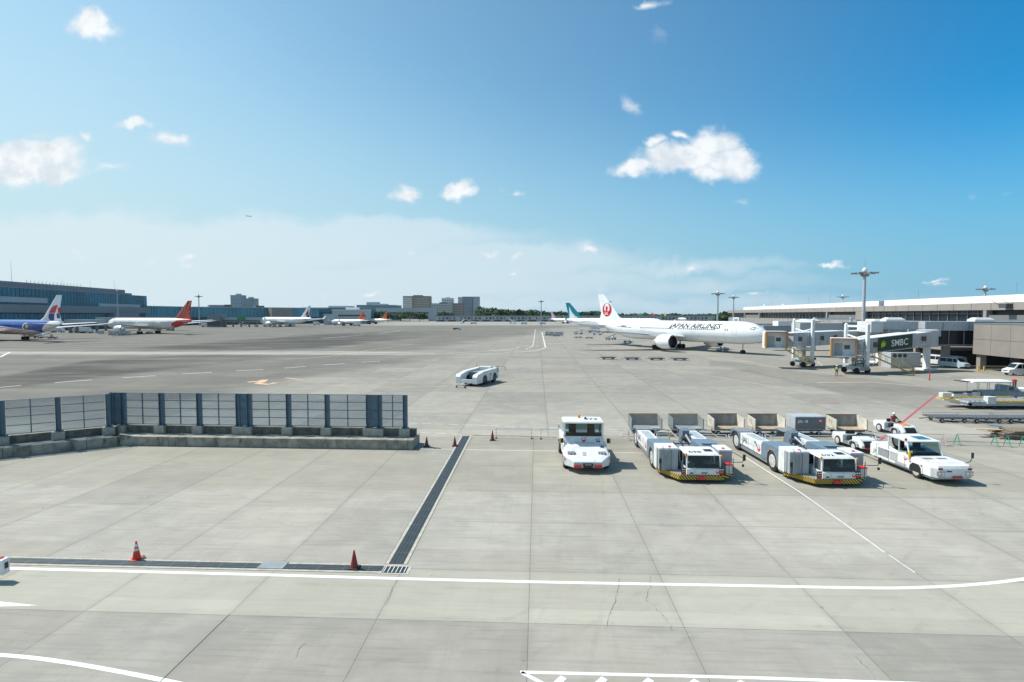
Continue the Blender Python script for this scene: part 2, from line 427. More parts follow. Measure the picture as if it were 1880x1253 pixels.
strip_ = t.m('MULTIPLY', t.m('GREATER_THAN', gy, 16.85), t.m('LESS_THAN', gy, 20.35))
col = t.mix(t.m('MULTIPLY', strip_, .45), col, (.43, .41, .335, 1))
# the lane nearest the camera has a coarser, darker finish
near = t.m('LESS_THAN', gy, 16.85)
val = t.m('MULTIPLY', val, t.m('SUBTRACT', 1.0, t.m('MULTIPLY', near, .12)))
gr = t.m('ADD', 1.0, t.m('MULTIPLY', t.m('SUBTRACT', grit, .5), t.m('ADD', .10, t.m('MULTIPLY', near, .75))))
val = t.m('MULTIPLY', val, gr); val = t.m('MULTIPLY', val, t.ss(gy, 38, 75, 1.0, .8))
vcol = t.n('ShaderNodeCombineXYZ', ins={0: val, 1: val, 2: val}).outputs[0]
col = t.mix(1.0, col, vcol, 'MULTIPLY')
wa = t.n('ShaderNodeAttribute', attribute_name='wear').outputs['Fac']; la = t.n('ShaderNodeAttribute', attribute_name='pale').outputs['Fac']
st = t.noise(t.vm('MULTIPLY', t.vm('ADD', pos, (0, 0, 0)), (.035, .12, 1)), 1.0, 6, .6, dist=.4)
wm = t.m('MULTIPLY', wa, t.ss(st, .25, .6, .62, 1.25), clamp=True)
col = t.mix(t.m('MULTIPLY', wm, .97), col, (.072, .069, .062, 1))
col = t.mix(t.m('MULTIPLY', la, .6), col, (.44, .42, .36, 1))
rowb = t.m('MULTIPLY', t.ss(gy, 29.2, 30.2), t.ss(gy, 43.5, 42.5)); col = t.mix(t.m('MULTIPLY', rowb, .28), col, (.24, .225, .165, 1))
bn = t.noise(gxy, .23, 4, .5)
col = t.mix(t.m('MULTIPLY', t.ss(bn, .62, .74), .25), col, (.2, .195, .18, 1))
spot = t.ss(t.noise(gxy, 2.1, 2, .5), .755, .79); col = t.mix(t.m('MULTIPLY', spot, .55), col, (.12, .115, .1, 1))
col = t.mix(t.m('MULTIPLY', jdirt, .14), col, (.2, .195, .17, 1))
col = t.mix(t.m('MULTIPLY', jline, t.ss(gy, 25, 110, .6, .3)), col, (.07, .07, .065, 1))
t.set(b.inputs['Base Color'], col); b.inputs['Roughness'].default_value = .92; b.inputs['Specular IOR Level'].default_value = .12
bp = t.n('ShaderNodeBump', ins={'Strength': .25, 'Distance': .01, 'Height': t.m('SUBTRACT', t.m('ADD', fine, grit), jline)})
t.set(b.inputs['Normal'], bp.outputs[0])
mb.M(gm); mb.add(vs, fs); ground = struct(mb.build('ground'))
for nm, dat in (('wear', wr), ('pale', lt)):
    at = ground.data.attributes.new(nm, 'FLOAT', 'POINT'); at.data.foreach_set('value', dat)

# ---------------------------------------------------------------- painted markings
def linemat(name, c, wearv=.35):
    m = bpy.data.materials.new(name); m.use_nodes = True; t = NT(m.node_tree); b = m.node_tree.nodes['Principled BSDF']
    pos = t.n('ShaderNodeNewGeometry').outputs['Position']
    n = t.noise(pos, 2.2, 6, .7); n2 = t.noise(pos, 25, 3, .7)
    col = t.mix(t.m('MULTIPLY', t.ss(n, .45, .75), wearv), c+(1,), (.38, .37, .35, 1))
    col = t.mix(t.m('MULTIPLY', t.ss(n2, .5, .8), .3), col, (.4, .39, .37, 1))
    t.set(b.inputs['Base Color'], col); b.inputs['Roughness'].default_value = .7
    return m
lwhite = linemat('marking_white', (.78, .78, .76), .4); lold = linemat('marking_white_worn', (.62, .62, .59), .8)
lred = linemat('marking_red', (.42, .05, .09), .3); lora = linemat('marking_orange', (.62, .38, .2), .9); lrw = linemat('marking_faint_orange', (.5, .36, .25), .8)
lfar = linemat('marking_bright_far', (.62, .62, .6), .3)
def ribbon(mb, pts, wd, z=.004):
    """pts world xy; flat ribbon of width wd"""
    L = []; n = len(pts)
    for i, p in enumerate(pts):
        a = Vector(pts[max(0, i-1)][:2]); c = Vector(pts[min(n-1, i+1)][:2]); d = (c-a).normalized(); nn = Vector((-d.y, d.x))
        wv = wd[i] if isinstance(wd, (list, tuple)) else wd
        L.append((Vector(p[:2])+nn*wv/2, Vector(p[:2])-nn*wv/2))
    for (a, b), (c, d) in zip(L, L[1:]):
        mb.quad((b.x, b.y, z), (d.x, d.y, z), (c.x, c.y, z), (a.x, a.y, z))
def smooth_pts(pts, n=8):
    out = []
    for i in range(len(pts)-1):
        p0 = Vector(pts[max(0, i-1)][:2]); p1 = Vector(pts[i][:2]); p2 = Vector(pts[i+1][:2]); p3 = Vector(pts[min(len(pts)-1, i+2)][:2])
        for k in range(n):
            t_ = k/n
            out.append(.5*((2*p1)+(-p0+p2)*t_+(2*p0-5*p1+4*p2-p3)*t_*t_+(-p0+3*p1-3*p2+p3)*t_**3))
    out.append(Vector(pts[-1][:2])); return out
def pline(mb, pix, wd, z=.004, sm=False):
    pts = [G(a, b) for a, b in pix]
    if sm: pts = smooth_pts(pts)
    ribbon(mb, pts, wd, z)
def dashes(mb, pix, wd, dash, gap, z=.004, off=0.):
    pts = smooth_pts([G(a, b) for a, b in pix], 10) if len(pix) > 2 else [G(a, b).xy for a, b in pix]
    pts = [Vector(q[:2]) for q in pts]
    cum_ = [0]
    for a, b in zip(pts, pts[1:]): cum_.append(cum_[-1]+(b-a).length)
    def at(s):
        for i in range(len(pts)-1):
            if s <= cum_[i+1]: return pts[i].lerp(pts[i+1], (s-cum_[i])/max(1e-6, cum_[i+1]-cum_[i]))
        return pts[-1]
    s = off
    while s+dash < cum_[-1]:
        ribbon(mb, [at(s), at(s+dash/2), at(s+dash)], wd, z); s += dash+gap
m = MB().M(lwhite)
pline(m, [(-60, 1041), (0, 1043.5), (400, 1053.5), (900, 1067), (1380, 1076), (1600, 1080), (1700, 1078.5), (1790, 1073.5), (1880, 1063.5), (1990, 1046)], .19, sm=True)
pline(m, [(-120, 1198), (0, 1203), (90, 1212), (200, 1230), (330, 1256), (420, 1280)], [.155]*41, sm=True)
q = [G(-200, 1104), G(0, 1105), G(70, 1112), G(0, 1114), G(-200, 1117)]
m.poly([(a.x, a.y, .004) for a in q][::-1])
# hatched island at the lower edge
pline(m, [(955, 1234.5), (1270, 1242), (1400, 1245.5), (1700, 1256), (1990, 1266)], .125)
pline(m, [(957, 1235), (1010, 1262), (1100, 1310)], .125)
for x0 in (1035, 1110, 1195, 1280, 1365):
    a = G(x0, 1244+(x0-1035)*.025); c = G(x0-62, 1300)
    ribbon(m, [a, c], .2, .008)
struct(m.build('road_marking'))
m = MB().M(lold)
pline(m, [(770, 824.5), (1040, 829)], .09); pline(m, [(1120, 831), (1212, 833)], .09); pline(m, [(1118, 793), (1160, 794)], .06)
pline(m, [(1366, 838), (1470, 905), (1625, 1015)], .1); pline(m, [(1632, 1019), (1680, 1052)], .07)
pline(m, [(1640, 880), (1500, 800)], .0001)
dashes(m, [(-40, 715), (100, 703), (240, 693), (420, 682), (500, 678), (600, 670), (735, 661)], .42, 4.4, 3.8)
dashes(m, [(750, 777), (1020, 786), (1300, 795)], .1, .85, .45); dashes(m, [(745, 794), (870, 799)], .12, .9, .42)
pline(m, [(1020, 785.5), (1160, 789)], .05)
struct(m.build('faded_marking'))
m = MB().M(lfar)
pline(m, [(-40, 642.5), (0, 643), (300, 643.2), (590, 645), (800, 649.5)], .45); pline(m, [(-40, 646.5), (300, 648.3), (590, 650.5), (760, 651.5)], .45)
pline(m, [(0, 656), (18, 647)], .5)
pline(m, [(995, 610), (1001.5, 638.5)], .45); pline(m, [(1001, 639), (985, 643.5), (950, 647), (880, 650), (760, 651.5)], .35, sm=True)
pline(m, [(953, 638), (940, 640.5), (900, 644.5), (820, 649)], .35, sm=True)
dashes(m, [(983, 605), (980, 625), (977, 636), (965, 641)], .4, 3, 2)
pline(m, [(590, 622), (670, 615)], .5); pline(m, [(695, 613), (735, 608)], .5)
pline(m, [(540, 605.5), (800, 606.5), (990, 605)], .5)
pline(m, [(1001, 639), (1080, 649)], .12)
for a, c in (((1500, 663), (1510, 672)), ((1690, 665), (1765, 677)), ((1720, 661), (1880, 683)), ((1840, 683), (1880, 690)), ((1745, 692), (1700, 686))): pline(m, [a, c], .12)
struct(m.build('taxiway_marking'))
m = MB().M(lred)
pline(m, [(1606, 817), (1718, 726)], .21)
pline(m, [(760, 796), (880, 799)], .05, z=.003)
pline(m, [(1487, 736.5), (1535, 736.5), (1541, 741), (1500, 742), (1487, 736.5)], .12)
struct(m.build('red_marking'))
m = MB().M(lrw)
pline(m, [(590, 707), (650, 710), (720, 711.5), (820, 710)], .22, sm=True); pline(m, [(912, 705), (1010, 699), (1180, 694)], .22, sm=True)
pline(m, [(520, 660), (600, 655), (700, 640), (760, 632)], .3, sm=True)
pline(m, [(1500, 703), (1600, 702), (1700, 710)], .5); pline(m, [(1210, 676), (1300, 690), (1480, 720)], .2)
pline(m, [(1750, 942), (1775, 950)], .1)
m.M(lora); pline(m, [(455, 702), (478, 700), (487, 697.5)], 1.1); pline(m, [(470, 704), (492, 706), (507, 703)], 1.0); pline(m, [(487, 697.5), (480, 702), (472, 704)], 1.0, z=.008)
pline(m, [(1090, 866), (1066, 868)], .12)
m.M(linemat('marking_faint_red', (.42, .26, .22), .9)); pline(m, [(525, 694), (555, 698)], .8, z=.006); pline(m, [(530, 699), (560, 696)], .5, z=.01)
struct(m.build('orange_marking'))
# oil stains and cracks
cr = mat('crack_filler', (.06, .06, .055), .9)
m = MB().M(cr)
for pts in ([(1193, 1058), (1196, 1072), (1192, 1082), (1186, 1102), (1200, 1112), (1214, 1128), (1230, 1147), (1237, 1162)],
            [(1137, 1062), (1134, 1085), (1130, 1105), (1118, 1130), (1112, 1160)], [(733, 1062), (722, 1078), (716, 1095), (706, 1115)],
            [(562, 1180), (548, 1195), (540, 1215)], [(1570, 1205), (1590, 1225), (1612, 1252)]):
    pp = []
    for i in range(len(pts)-1):
        for k in range(6):
            f = k/6; a = G(pts[i][0]*(1-f)+pts[i+1][0]*f, pts[i][1]*(1-f)+pts[i+1][1]*f)
            pp.append(a+Vector((random.uniform(-.035, .035), random.uniform(-.03, .03), 0)))
    ribbon(m, pp, [random.choice((.004, .009, .018)) for _ in pp])
_j = [gc*(OX-2*4.99)+gl*y_ for y_ in (11.0, 14.0, 16.9)]; ribbon(m, _j, .03)
struct(m.build('pavement_crack'))
gut = mat('gutter_soil', (.2, .16, .09), .95, var=.5, scale=4)
m = MB().M(gut); pline(m, [(868, 800), (950, 801), (1022, 803.5)], .28); pline(m, [(1105, 800), (1160, 802)], .1); struct(m.build('gutter'))
tmk = bpy.data.materials.new('tyre_rubber_trace'); tmk.use_nodes = True; t = NT(tmk.node_tree); b = tmk.node_tree.nodes['Principled BSDF']
pos = t.n('ShaderNodeNewGeometry').outputs['Position']; b.inputs['Base Color'].default_value = (.1, .095, .085, 1); b.inputs['Roughness'].default_value = .85
t.set(b.inputs['Alpha'], t.m('MULTIPLY', t.ss(t.noise(pos, .9, 6, .7), .4, .8), .09))
m = MB().M(tmk); rnd = random.Random(3)
tr_ = [[(1010, 1240), (1060, 1080), (1075, 930), (1078, 872)], [(1290, 890), (1260, 960), (1150, 1060), (950, 1170), (700, 1260)], [(1540, 900), (1500, 980), (1350, 1080), (1150, 1180)],
       [(1740, 890), (1760, 960), (1700, 1060), (1560, 1180)], [(0, 1080), (300, 1090), (700, 1102), (1200, 1115), (1880, 1130)], [(845, 722), (828, 726), (850, 740), (900, 745), (960, 742)], [(300, 900), (600, 960), (900, 1010), (1300, 1040)], [(1100, 700), (1250, 740), (1500, 760), (1700, 800)]]
for q_ in tr_:
    pts = smooth_pts([G(a, b2) for a, b2 in q_], 10)
    for o_ in (-.95, .95):
        pp = []
        for i, p_ in enumerate(pts):
            d_ = (pts[min(i+1, len(pts)-1)]-pts[max(i-1, 0)]).normalized(); pp.append(p_+Vector((-d_.y, d_.x))*o_)
        ribbon(m, pp, .2, .0025+.0002*tr_.index(q_))
struct(m.build('tyre_trace'))
stn = mat('oil_stain', (.19, .185, .17), .8, var=.3)
# ---------------------------------------------------------------- aircraft
fan = mat('engine_fan', (.05, .05, .055), .4, .5); lip = mat('engine_lip', (.6, .61, .63), .25, .8)
wingm = mat('aircraft_wing_grey', (.5, .52, .54), .35, var=.05, scale=.3)
def flat(name, c, rough=.35): return mat(name, c, rough, var=.04, scale=.5, coat=.3)
def airfoil(n=7):
    xs = [1-math.cos(PI/2*i/n) for i in range(n+1)]
    up = [(x, .6*(1.2*math.sqrt(x)-1.0*x-.25*x*x+.05*x**3)) for x in xs]
    return [(x, z) for x, z in up]+[(x, -z*.7) for x, z in up[-2:0:-1]]
AF = airfoil()
def wingloft(mb, secs, vertical=False):
    """secs: (xLE, y, z, chord, thickness) ; chord runs towards -x"""
    rings = []
    for (x, y, z, c, th) in secs:
        if vertical: rings.append([(x-a*c, y+bb*th*2.2, z) for a, bb in AF])
        else: rings.append([(x-a*c, y, z+bb*th*2.2) for a, bb in AF])
    mb.loft(rings)
class Plane:
    def __init__(s, name, label, pos, ang, L=62.8, D=5.8, span=60, finh=17, group=None, finmat=cleanwhite, bodyf=None, winglet=0, hi=True, eng=(3.6, 5.6), nosegear=6.7, cat='airliner', minimal=False, decal=None, vis=1):
        s.L, s.D = L, D; Rr = D/2; s.cz = cz = Rr*1.83; s.fz = finh
        root = s.root = thing(name, label, cat, (pos[0], pos[1], pos[2] if len(pos) > 2 else 0), ang, group)
        # fuselage
        NX, NS = (110, 48) if hi else (40, 16)
        rings = []; xs = []
        for i in range(NX+1):
            t = i/NX; x = L*(t if t > .12 else t*t/.12) if t < .12 else L*t
            xs.append(x)
        def prof(x):
            ln = D*1.35; lt = L*.30
            r = Rr; dz = 0
            if x < ln:
                q = x/ln; r = Rr*math.sqrt(max(0, 1-(1-q)**2.1)); r = max(r, .12); dz = -(Rr-r)*.33
            if x > L-lt:
                q = (x-(L-lt))/lt; r = Rr*(1-q**1.6*.93); dz = (Rr-r)*.78
            return r, cz+dz
        s.prof = prof
        for x in xs:
            r, z = prof(x); rings.append([(-x, r*math.sin(2*PI*k/NS), z+r*math.cos(2*PI*k/NS)) for k in range(NS)])
        mb = MB(); mb.M(cleanwhite)
        if bodyf:
            for k in range(len(rings)-1):
                for i in range(NS):
                    j = (i+1) % NS; q = [rings[k][i], rings[k][j], rings[k+1][j], rings[k+1][i]]
                    c = [sum(p[a] for p in q)/4 for a in range(3)]
                    mb.M(bodyf(-c[0]/L, c[1], (c[2]-cz)/Rr)); mb.add(q, [(0, 1, 2, 3)])
        else: mb.loft(rings)
        fus = mb.build('fuselage', root, smooth=True, ang=60)
        if bodyf:
            bm = bmesh.new(); bm.from_mesh(fus.data); bmesh.ops.remove_doubles(bm, verts=bm.verts, dist=.001); bm.to_mesh(fus.data); bm.free()
        # wings
        sy = span/2; rx = -L*.335
        for sgn in (1, -1):
            mb = MB().M(wingm)
            wingloft(mb, [(rx+2, sgn*0, cz-Rr*.55, L*.19, 1.3), (rx-sy*.08, sgn*Rr*1.0, cz-Rr*.5, L*.165, 1.15), (rx-sy*.27, sgn*sy*.34, cz-Rr*.28, L*.105, .7),
                          (rx-sy*.60, sgn*sy*.86, cz+Rr*.2, L*.046, .28), (rx-sy*.74, sgn*sy*1.0, cz+Rr*.42, L*.014, .08)])
            wg = mb.build('wing', root, smooth=True)
            if winglet:
                mb = MB().M(finmat if winglet > 1 else cleanwhite); wingloft(mb, [(rx-sy*.70, sgn*sy*.97, cz+Rr*.4, L*.03, .15), (rx-sy*.78, sgn*sy*1.02, cz+Rr*.4+2.3, L*.012, .08)], False); mb.build('winglet', wg)
            mb = MB().M(cleanwhite); wingloft(mb, [(-L*.885, 0, cz+Rr*.38, L*.085, .6), (-L*.885-span*.125, sgn*span*.165, cz+Rr*.62, L*.035, .22)]); mb.build('tailplane', root, smooth=True)
            # engine
            er, el = eng[0]/2, eng[1]; ey = sgn*sy*.33; ex = rx-sy*.22+el*.62+(3.2 if L > 50 else 1); ez = max(er+.75, cz-Rr*.38-er-.55)
            mb = MB()
            def ring(x, r): return [(ex-x, ey+r*math.sin(2*PI*k/24), ez+r*math.cos(2*PI*k/24)) for k in range(24)]
            mb.M(lip); mb.loft([ring(.0, er*.86), ring(-.06, er*.92), ring(.12, er*.98)], False, False)
            mb.M(cleanwhite); mb.loft([ring(.12, er*.98), ring(el*.25, er*1.06), ring(el*.55, er*1.03), ring(el*.8, er*.82)], False, False)
            mb.M(wingm); mb.loft([ring(el*.8, er*.82), ring(el*.78, er*.6), ring(el*1.0, er*.42), ring(el*1.15, er*.12)], False, True)
            mb.M(fan); mb.loft([ring(.0, er*.86), ring(.5, er*.8), ring(1.0, er*.78)], False, True)
            eg = mb.build('engine', root, smooth=True)
            mb = MB().M(wingm); mb.prism([(ex-.6, ez+er*.9), (ex-el*.5, ez+er*1.35), (rx-sy*.33-1.5, cz-Rr*.2), (ex-el*1.2, cz-Rr*.42), (ex-el*.9, ez+er*.6)], 'y', ey-.22, ey+.22); mb.build('pylon', eg)
        # fin
        zt = cz+Rr*.8; s.fin = [(-L*.775, zt, L*.205, .9), (-L*.845, zt+(finh-zt)*.33, L*.118, .7), (-L*.945, finh, L*.047, .28)]
        mb = MB().M(finmat)
        f0, f1, f2 = s.fin
        secs = [(f0[0], 0, f0[1], f0[2], f0[3]), (-L*.825, 0, zt+(finh-zt)*.18, L*.145, .85), (f1[0], 0, f1[1], f1[2], f1[3]), (f2[0], 0, f2[1], f2[2], f2[3])]
        wingloft(mb, secs, True); s.finob = mb.build('tail_fin', root, smooth=True)
        if minimal: return
        # gear
        mb = MB(); mb.M(steel).cyl((-nosegear, 0, .5), (-nosegear, 0, cz-Rr*.8), .13)
        for a in (-.35, .35): mb.wheel(-nosegear, a, .5, .32, 14)
        mb.build('nose_gear', root)
        for sgn in (1, -1):
            mb = MB(); gx_, gy_ = -nosegear-L*.385, sgn*4.9
            mb.M(steel).cyl((gx_, gy_, .7), (gx_+.3, gy_-sgn*.6, cz-Rr*.4), .22)
            mb.M(dgrey).box(gx_-.9, gx_+.9, gy_-.12, gy_+.12, .55, .8)
            for dx in (-.75, .75):
                for dy in (-.5, .5): mb.wheel(gx_+dx, gy_+dy, .68, .45, 16)
            mb.build('main_gear', root)
        # windows
        mb = MB().M(glass)
        def sp(x, ph, off=.025):
            r, z = prof(x); return (-x, (r+off)*math.sin(ph), z+(r+off)*math.cos(ph))
        s.sp = sp
        if hi:
            x = D*1.35+1.2
            skip = [(.165, .20), (.40, .425), (.63, .69)]
            while x < L*.80:
                if not any(a < x/L < b2 for a, b2 in skip):
                    for sg in (vis,):
                        p0, p1 = sg*R(72.5), sg*R(79)
                        q = [sp(x, p0), sp(x+.34, p0), sp(x+.34, p1), sp(x, p1)]
                        mb.poly(q if sg > 0 else q[::-1])
                x += .66
            mb.split('cabin_window', root)
            mb = MB().M(glass)
            for sg in (1, -1):
                for (xa, xb, pa, pb) in ((2.05, 2.75, 26, 50), (2.5, 3.5, 53, 66)) if False else ((1.75, 2.7, 8, 38), (2.3, 3.5, 40, 60)):
                    q = [sp(xa, sg*R(pa), .03), sp(xa+.8, sg*R(pa), .03), sp(xb, sg*R(pb), .03), sp(xa+.1, sg*R(pb), .03)]
                    mb.poly(q if sg < 0 else q[::-1])
            mb.build('cockpit_windows', root)
            dl = mat('door_outline', (.45, .46, .48), .5)
            for xd in (.105, .31, .60, .76):
                for sg in (1, -1):
                    mb = MB().M(dl); x0 = L*xd; x1 = x0+1.15; a0, a1 = R(58), R(99)
                    for (xa, xb, pa, pb) in ((x0, x0+.05, a0, a1), (x1, x1+.05, a0, a1), (x0, x1, a0, a0+R(1)), (x0, x1, a1, a1+R(1)), (x0+.5, x0+.75, R(72), R(76))):
                        n = 6 if pb-pa > .1 else 1
                        for k in range(n):
                            u0 = pa+(pb-pa)*k/n; u1 = pa+(pb-pa)*(k+1)/n
                            q = [sp(xa, sg*u0), sp(xb, sg*u0), sp(xb, sg*u1), sp(xa, sg*u1)]
                            mb.poly(q if sg > 0 else q[::-1])
                    mb.build('cabin_door', root)
    def finpt(s, fx, fz, sg, off=.06):
        """fx metres aft of the fin's leading edge at height fz (m)"""
        f0, f1, f2 = s.fin
        a, b2 = (f0, f1) if fz < f1[1] else (f1, f2)
        t = (fz-a[1])/(b2[1]-a[1]); le = a[0]+(b2[0]-a[0])*t; th = a[3]+(b2[3]-a[3])*t; ch = a[2]+(b2[2]-a[2])*t
        return le, ch, th
    def findecal(s, mb, pts, sg, off=.05):
        """pts: (x,z) absolute local; placed on the fin's skin"""
        out = []
        for (x, z) in pts:
            le, ch, th = s.finpt(0, z, sg)
            u_ = min(.98, max(.02, (le-x)/ch)); half = .6*(1.2*math.sqrt(u_)-u_-.25*u_*u_+.05*u_**3)*th*2.2
            half = half if sg > 0 else half*.7
            out.append((x, sg*(half+off), z))
        n = len(out)
        return out
    def decal(s, mb, pts, sg, off=.05, tri=None):
        """fill a polygon on the fin finely so that it hugs the skin"""
        bm = bmesh.new(); vs = [bm.verts.new((p[0], 0, p[1])) for p in pts]
        f = bm.faces.new(vs); bmesh.ops.triangulate(bm, faces=[f])
        bmesh.ops.subdivide_edges(bm, edges=bm.edges[:], cuts=3, use_grid_fill=True)
        bm.verts.ensure_lookup_table(); bm.verts.index_update()
        co = s.findecal(mb, [(v_.co.x, v_.co.z) for v_ in bm.verts], sg, off)
        mb.add(co, [tuple(v_.index for v_ in f_.verts) for f_ in bm.faces]); bm.free()
    def wrap(s, x0, ph0, sg, off=.04):
        """map lettering (a,b) to the fuselage skin: a runs towards the nose on the right side"""
        def f(a, b2):
            xx = x0-a if sg < 0 else x0+a
            r, z = s.prof(xx); ph = sg*(ph0-b2/r)
            return (-xx, (r+off)*math.sin(ph), z+(r+off)*math.cos(ph))
        return f
def circ(cx, cz, rx, rz=None, n=28, a0=0, a1=360):
    rz = rz or rx
    return [(cx+rx*math.cos(R(a0+(a1-a0)*i/n)), cz+rz*math.sin(R(a0+(a1-a0)*i/n))) for i in range(n if a1-a0 == 360 else n+1)]
emred = flat('emblem_red', (.62, .01, .03)); letblk = mat('letter_black', (.03, .03, .035), .9, spec=.1)
def crane_emblem(putp, cx, cz, r, flip=1):
    """red disc crane roundel; putp(material, polygon, layer)"""
    f = lambda pts: [(cx+flip*a*r, cz+b2*r) for a, b2 in pts]
    putp(emred, f(circ(0, 0, 1, n=32)), 0)
    # white gap inside the raised wings, white neck line and feather cuts
    putp(cleanwhite, f([(0, .98), (.2, .93), (.42, .72), (.56, .42), (.6, .1), (.5, -.12), (.3, -.25), (.06, -.22), (.02, .0), (-.02, 0), (-.06, -.22), (-.3, -.25), (-.5, -.12), (-.6, .1), (-.56, .42), (-.42, .72), (-.2, .93)]), 1)
    putp(emred, f([(-.3, -.32), (-.12, -.1), (.08, .12), (.14, .3), (.08, .42), (-.02, .42), (-.22, .3), (-.26, .34), (-.06, .52), (.1, .56), (.26, .42), (.27, .22), (.2, .0), (.22, -.1), (.3, -.32)]), 2)
# JAL: geometry of the nearest wide-body
hd = (.532, -.847); ng = G(1363.6, 650)
ang = math.atan2(hd[1], hd[0]); nose = ng+Vector((hd[0], hd[1], 0))*6.7
J = Plane('airliner', 'white twin-engine airliner with red crane roundel on its tail, parked nose-in at the right terminal', (nose.x, nose.y), ang, L=62.8, D=5.85, span=60, finh=16.9, vis=-1, eng=(3.85, 6.0))
sgR = -1
for sg in (1, -1):
    mb = MB()
    def putp(mt, pts, layer): mb.M(mt); J.decal(mb, pts, sg, .05+.03*layer)
    f1 = J.fin[1]
    ecx, ecz = -62.8*.915, 11.6
    crane_emblem(putp, ecx, ecz, 2.25, -1)
    mb.M(cleanwhite)
    def mp(a, b2, sg=sg):
        return J.findecal(mb, [(ecx+(a if sg < 0 else -a), ecz-1.25+b2)], sg, .2)[0]
    put_text(mb, 'JAL', 1.35, mp, bold=.02)
    mb.build('tail_emblem', J.finob)
    mb = MB().M(letblk); put_text(mb, 'JAPAN AIRLINES', 1.95, (lambda f_: (lambda a, b2: f_(a*1.2, b2)))(J.wrap(20.0, R(58), sg, .03)), shear=.25, bold=.055, sub=3); mb.build('lettering', J.root)
    mb = MB().M(letblk); put_text(mb, 'JA868J', .8, J.wrap(47, R(70), sg), sub=2); mb.build('registration', J.root)
# ---- tail of the teal-finned airliner behind it
teal = flat('tail_teal', (.0, .22, .30)); tdark = flat('tail_dark_teal', (.0, .12, .18))
K = Plane('airliner', 'white airliner with teal tail bearing a white brush stroke, behind the crane-tailed jet', (33+63*.79, 327-63*.61), math.atan2(-.61, .79), L=63.7, D=5.64, span=60, finh=17.2, finmat=teal, winglet=1, vis=-1)
for sg in (1, -1):
    mb = MB().M(cleanwhite)
    K.decal(mb, [(-60.6, 15.2), (-58.6, 11.6), (-56.2, 9.2), (-53.6, 8.2), (-56.6, 8.0), (-60.0, 6.9), (-58.9, 8.4), (-59.7, 9.8), (-60.4, 12)], sg)
    mb.build('tail_emblem', K.finob)
# ---- left side: nose towards the left terminal, seen from behind
th20 = math.atan2(.342, -.94)
def tailat(px, Y, ang, L):
    tx = X(px, Y); return (tx+L*math.cos(ang), Y+L*math.sin(ang))
mblue = flat('fuselage_blue', (.01, .09, .42)); mred = flat('stripe_red', (.55, .02, .03)); navy = flat('emblem_navy', (.01, .02, .16)); gold = flat('emblem_gold', (.7, .5, .1))
def body_m(t, y, z):
    top = t > .84-.28*(z-.2)*(1 if z > -.2 else .35)
    if t > .83+.04*z: return cleanwhite
    k = z+ (t-.72)*2.2
    if k > -.30: return mblue
    s_ = int((k+.30)/-.16)
    return (cleanwhite, mred, cleanwhite, mred, cleanwhite, mred)[min(s_, 5)]
lv = bpy.data.materials.new('fuselage_stripes'); lv.use_nodes = True; t = NT(lv.node_tree); b = lv.node_tree.nodes['Principled BSDF']
oc = t.n('ShaderNodeSeparateXYZ', ins={0: t.n('ShaderNodeTexCoord').outputs['Object']})
tt = t.m('DIVIDE', oc.outputs[0], -63.7); zz = t.m('DIVIDE', t.m('SUBTRACT', oc.outputs[2], 5.2), 2.85)
kk = t.m('ADD', zz, t.m('MULTIPLY', t.m('SUBTRACT', tt, .72), 2.0)); kk = t.m('ADD', kk, t.m('MULTIPLY', t.m('MAXIMUM', t.m('SUBTRACT', tt, .78), 0), 5))
W_ = (.8, .8, .8, 1); B_ = (.006, .06, .30, 1); R_ = (.5, .02, .03, 1)
cc = t.mix(t.m('LESS_THAN', kk, -.28), B_, W_)
for i in range(5):
    a_ = t.m('MULTIPLY', t.m('LESS_THAN', kk, -.42-.2*i), t.m('GREATER_THAN', kk, -.52-.2*i)); cc = t.mix(a_, cc, R_)
cc = t.mix(t.m('GREATER_THAN', t.m('SUBTRACT', tt, t.m('MULTIPLY', zz, .05)), .855), cc, W_)
t.set(b.inputs['Base Color'], cc); b.inputs['Roughness'].default_value = .3; b.inputs['Coat Weight'].default_value = .3
M1 = Plane('airliner', 'blue and white airliner with red belly stripes and red-navy kite tail, at far left', tailat(118, 196, th20, 63.7), th20, L=63.7, D=5.7, span=60.3, finh=17.2, bodyf=lambda t, y, z: lv, winglet=1)
mb = MB(); sg = 1
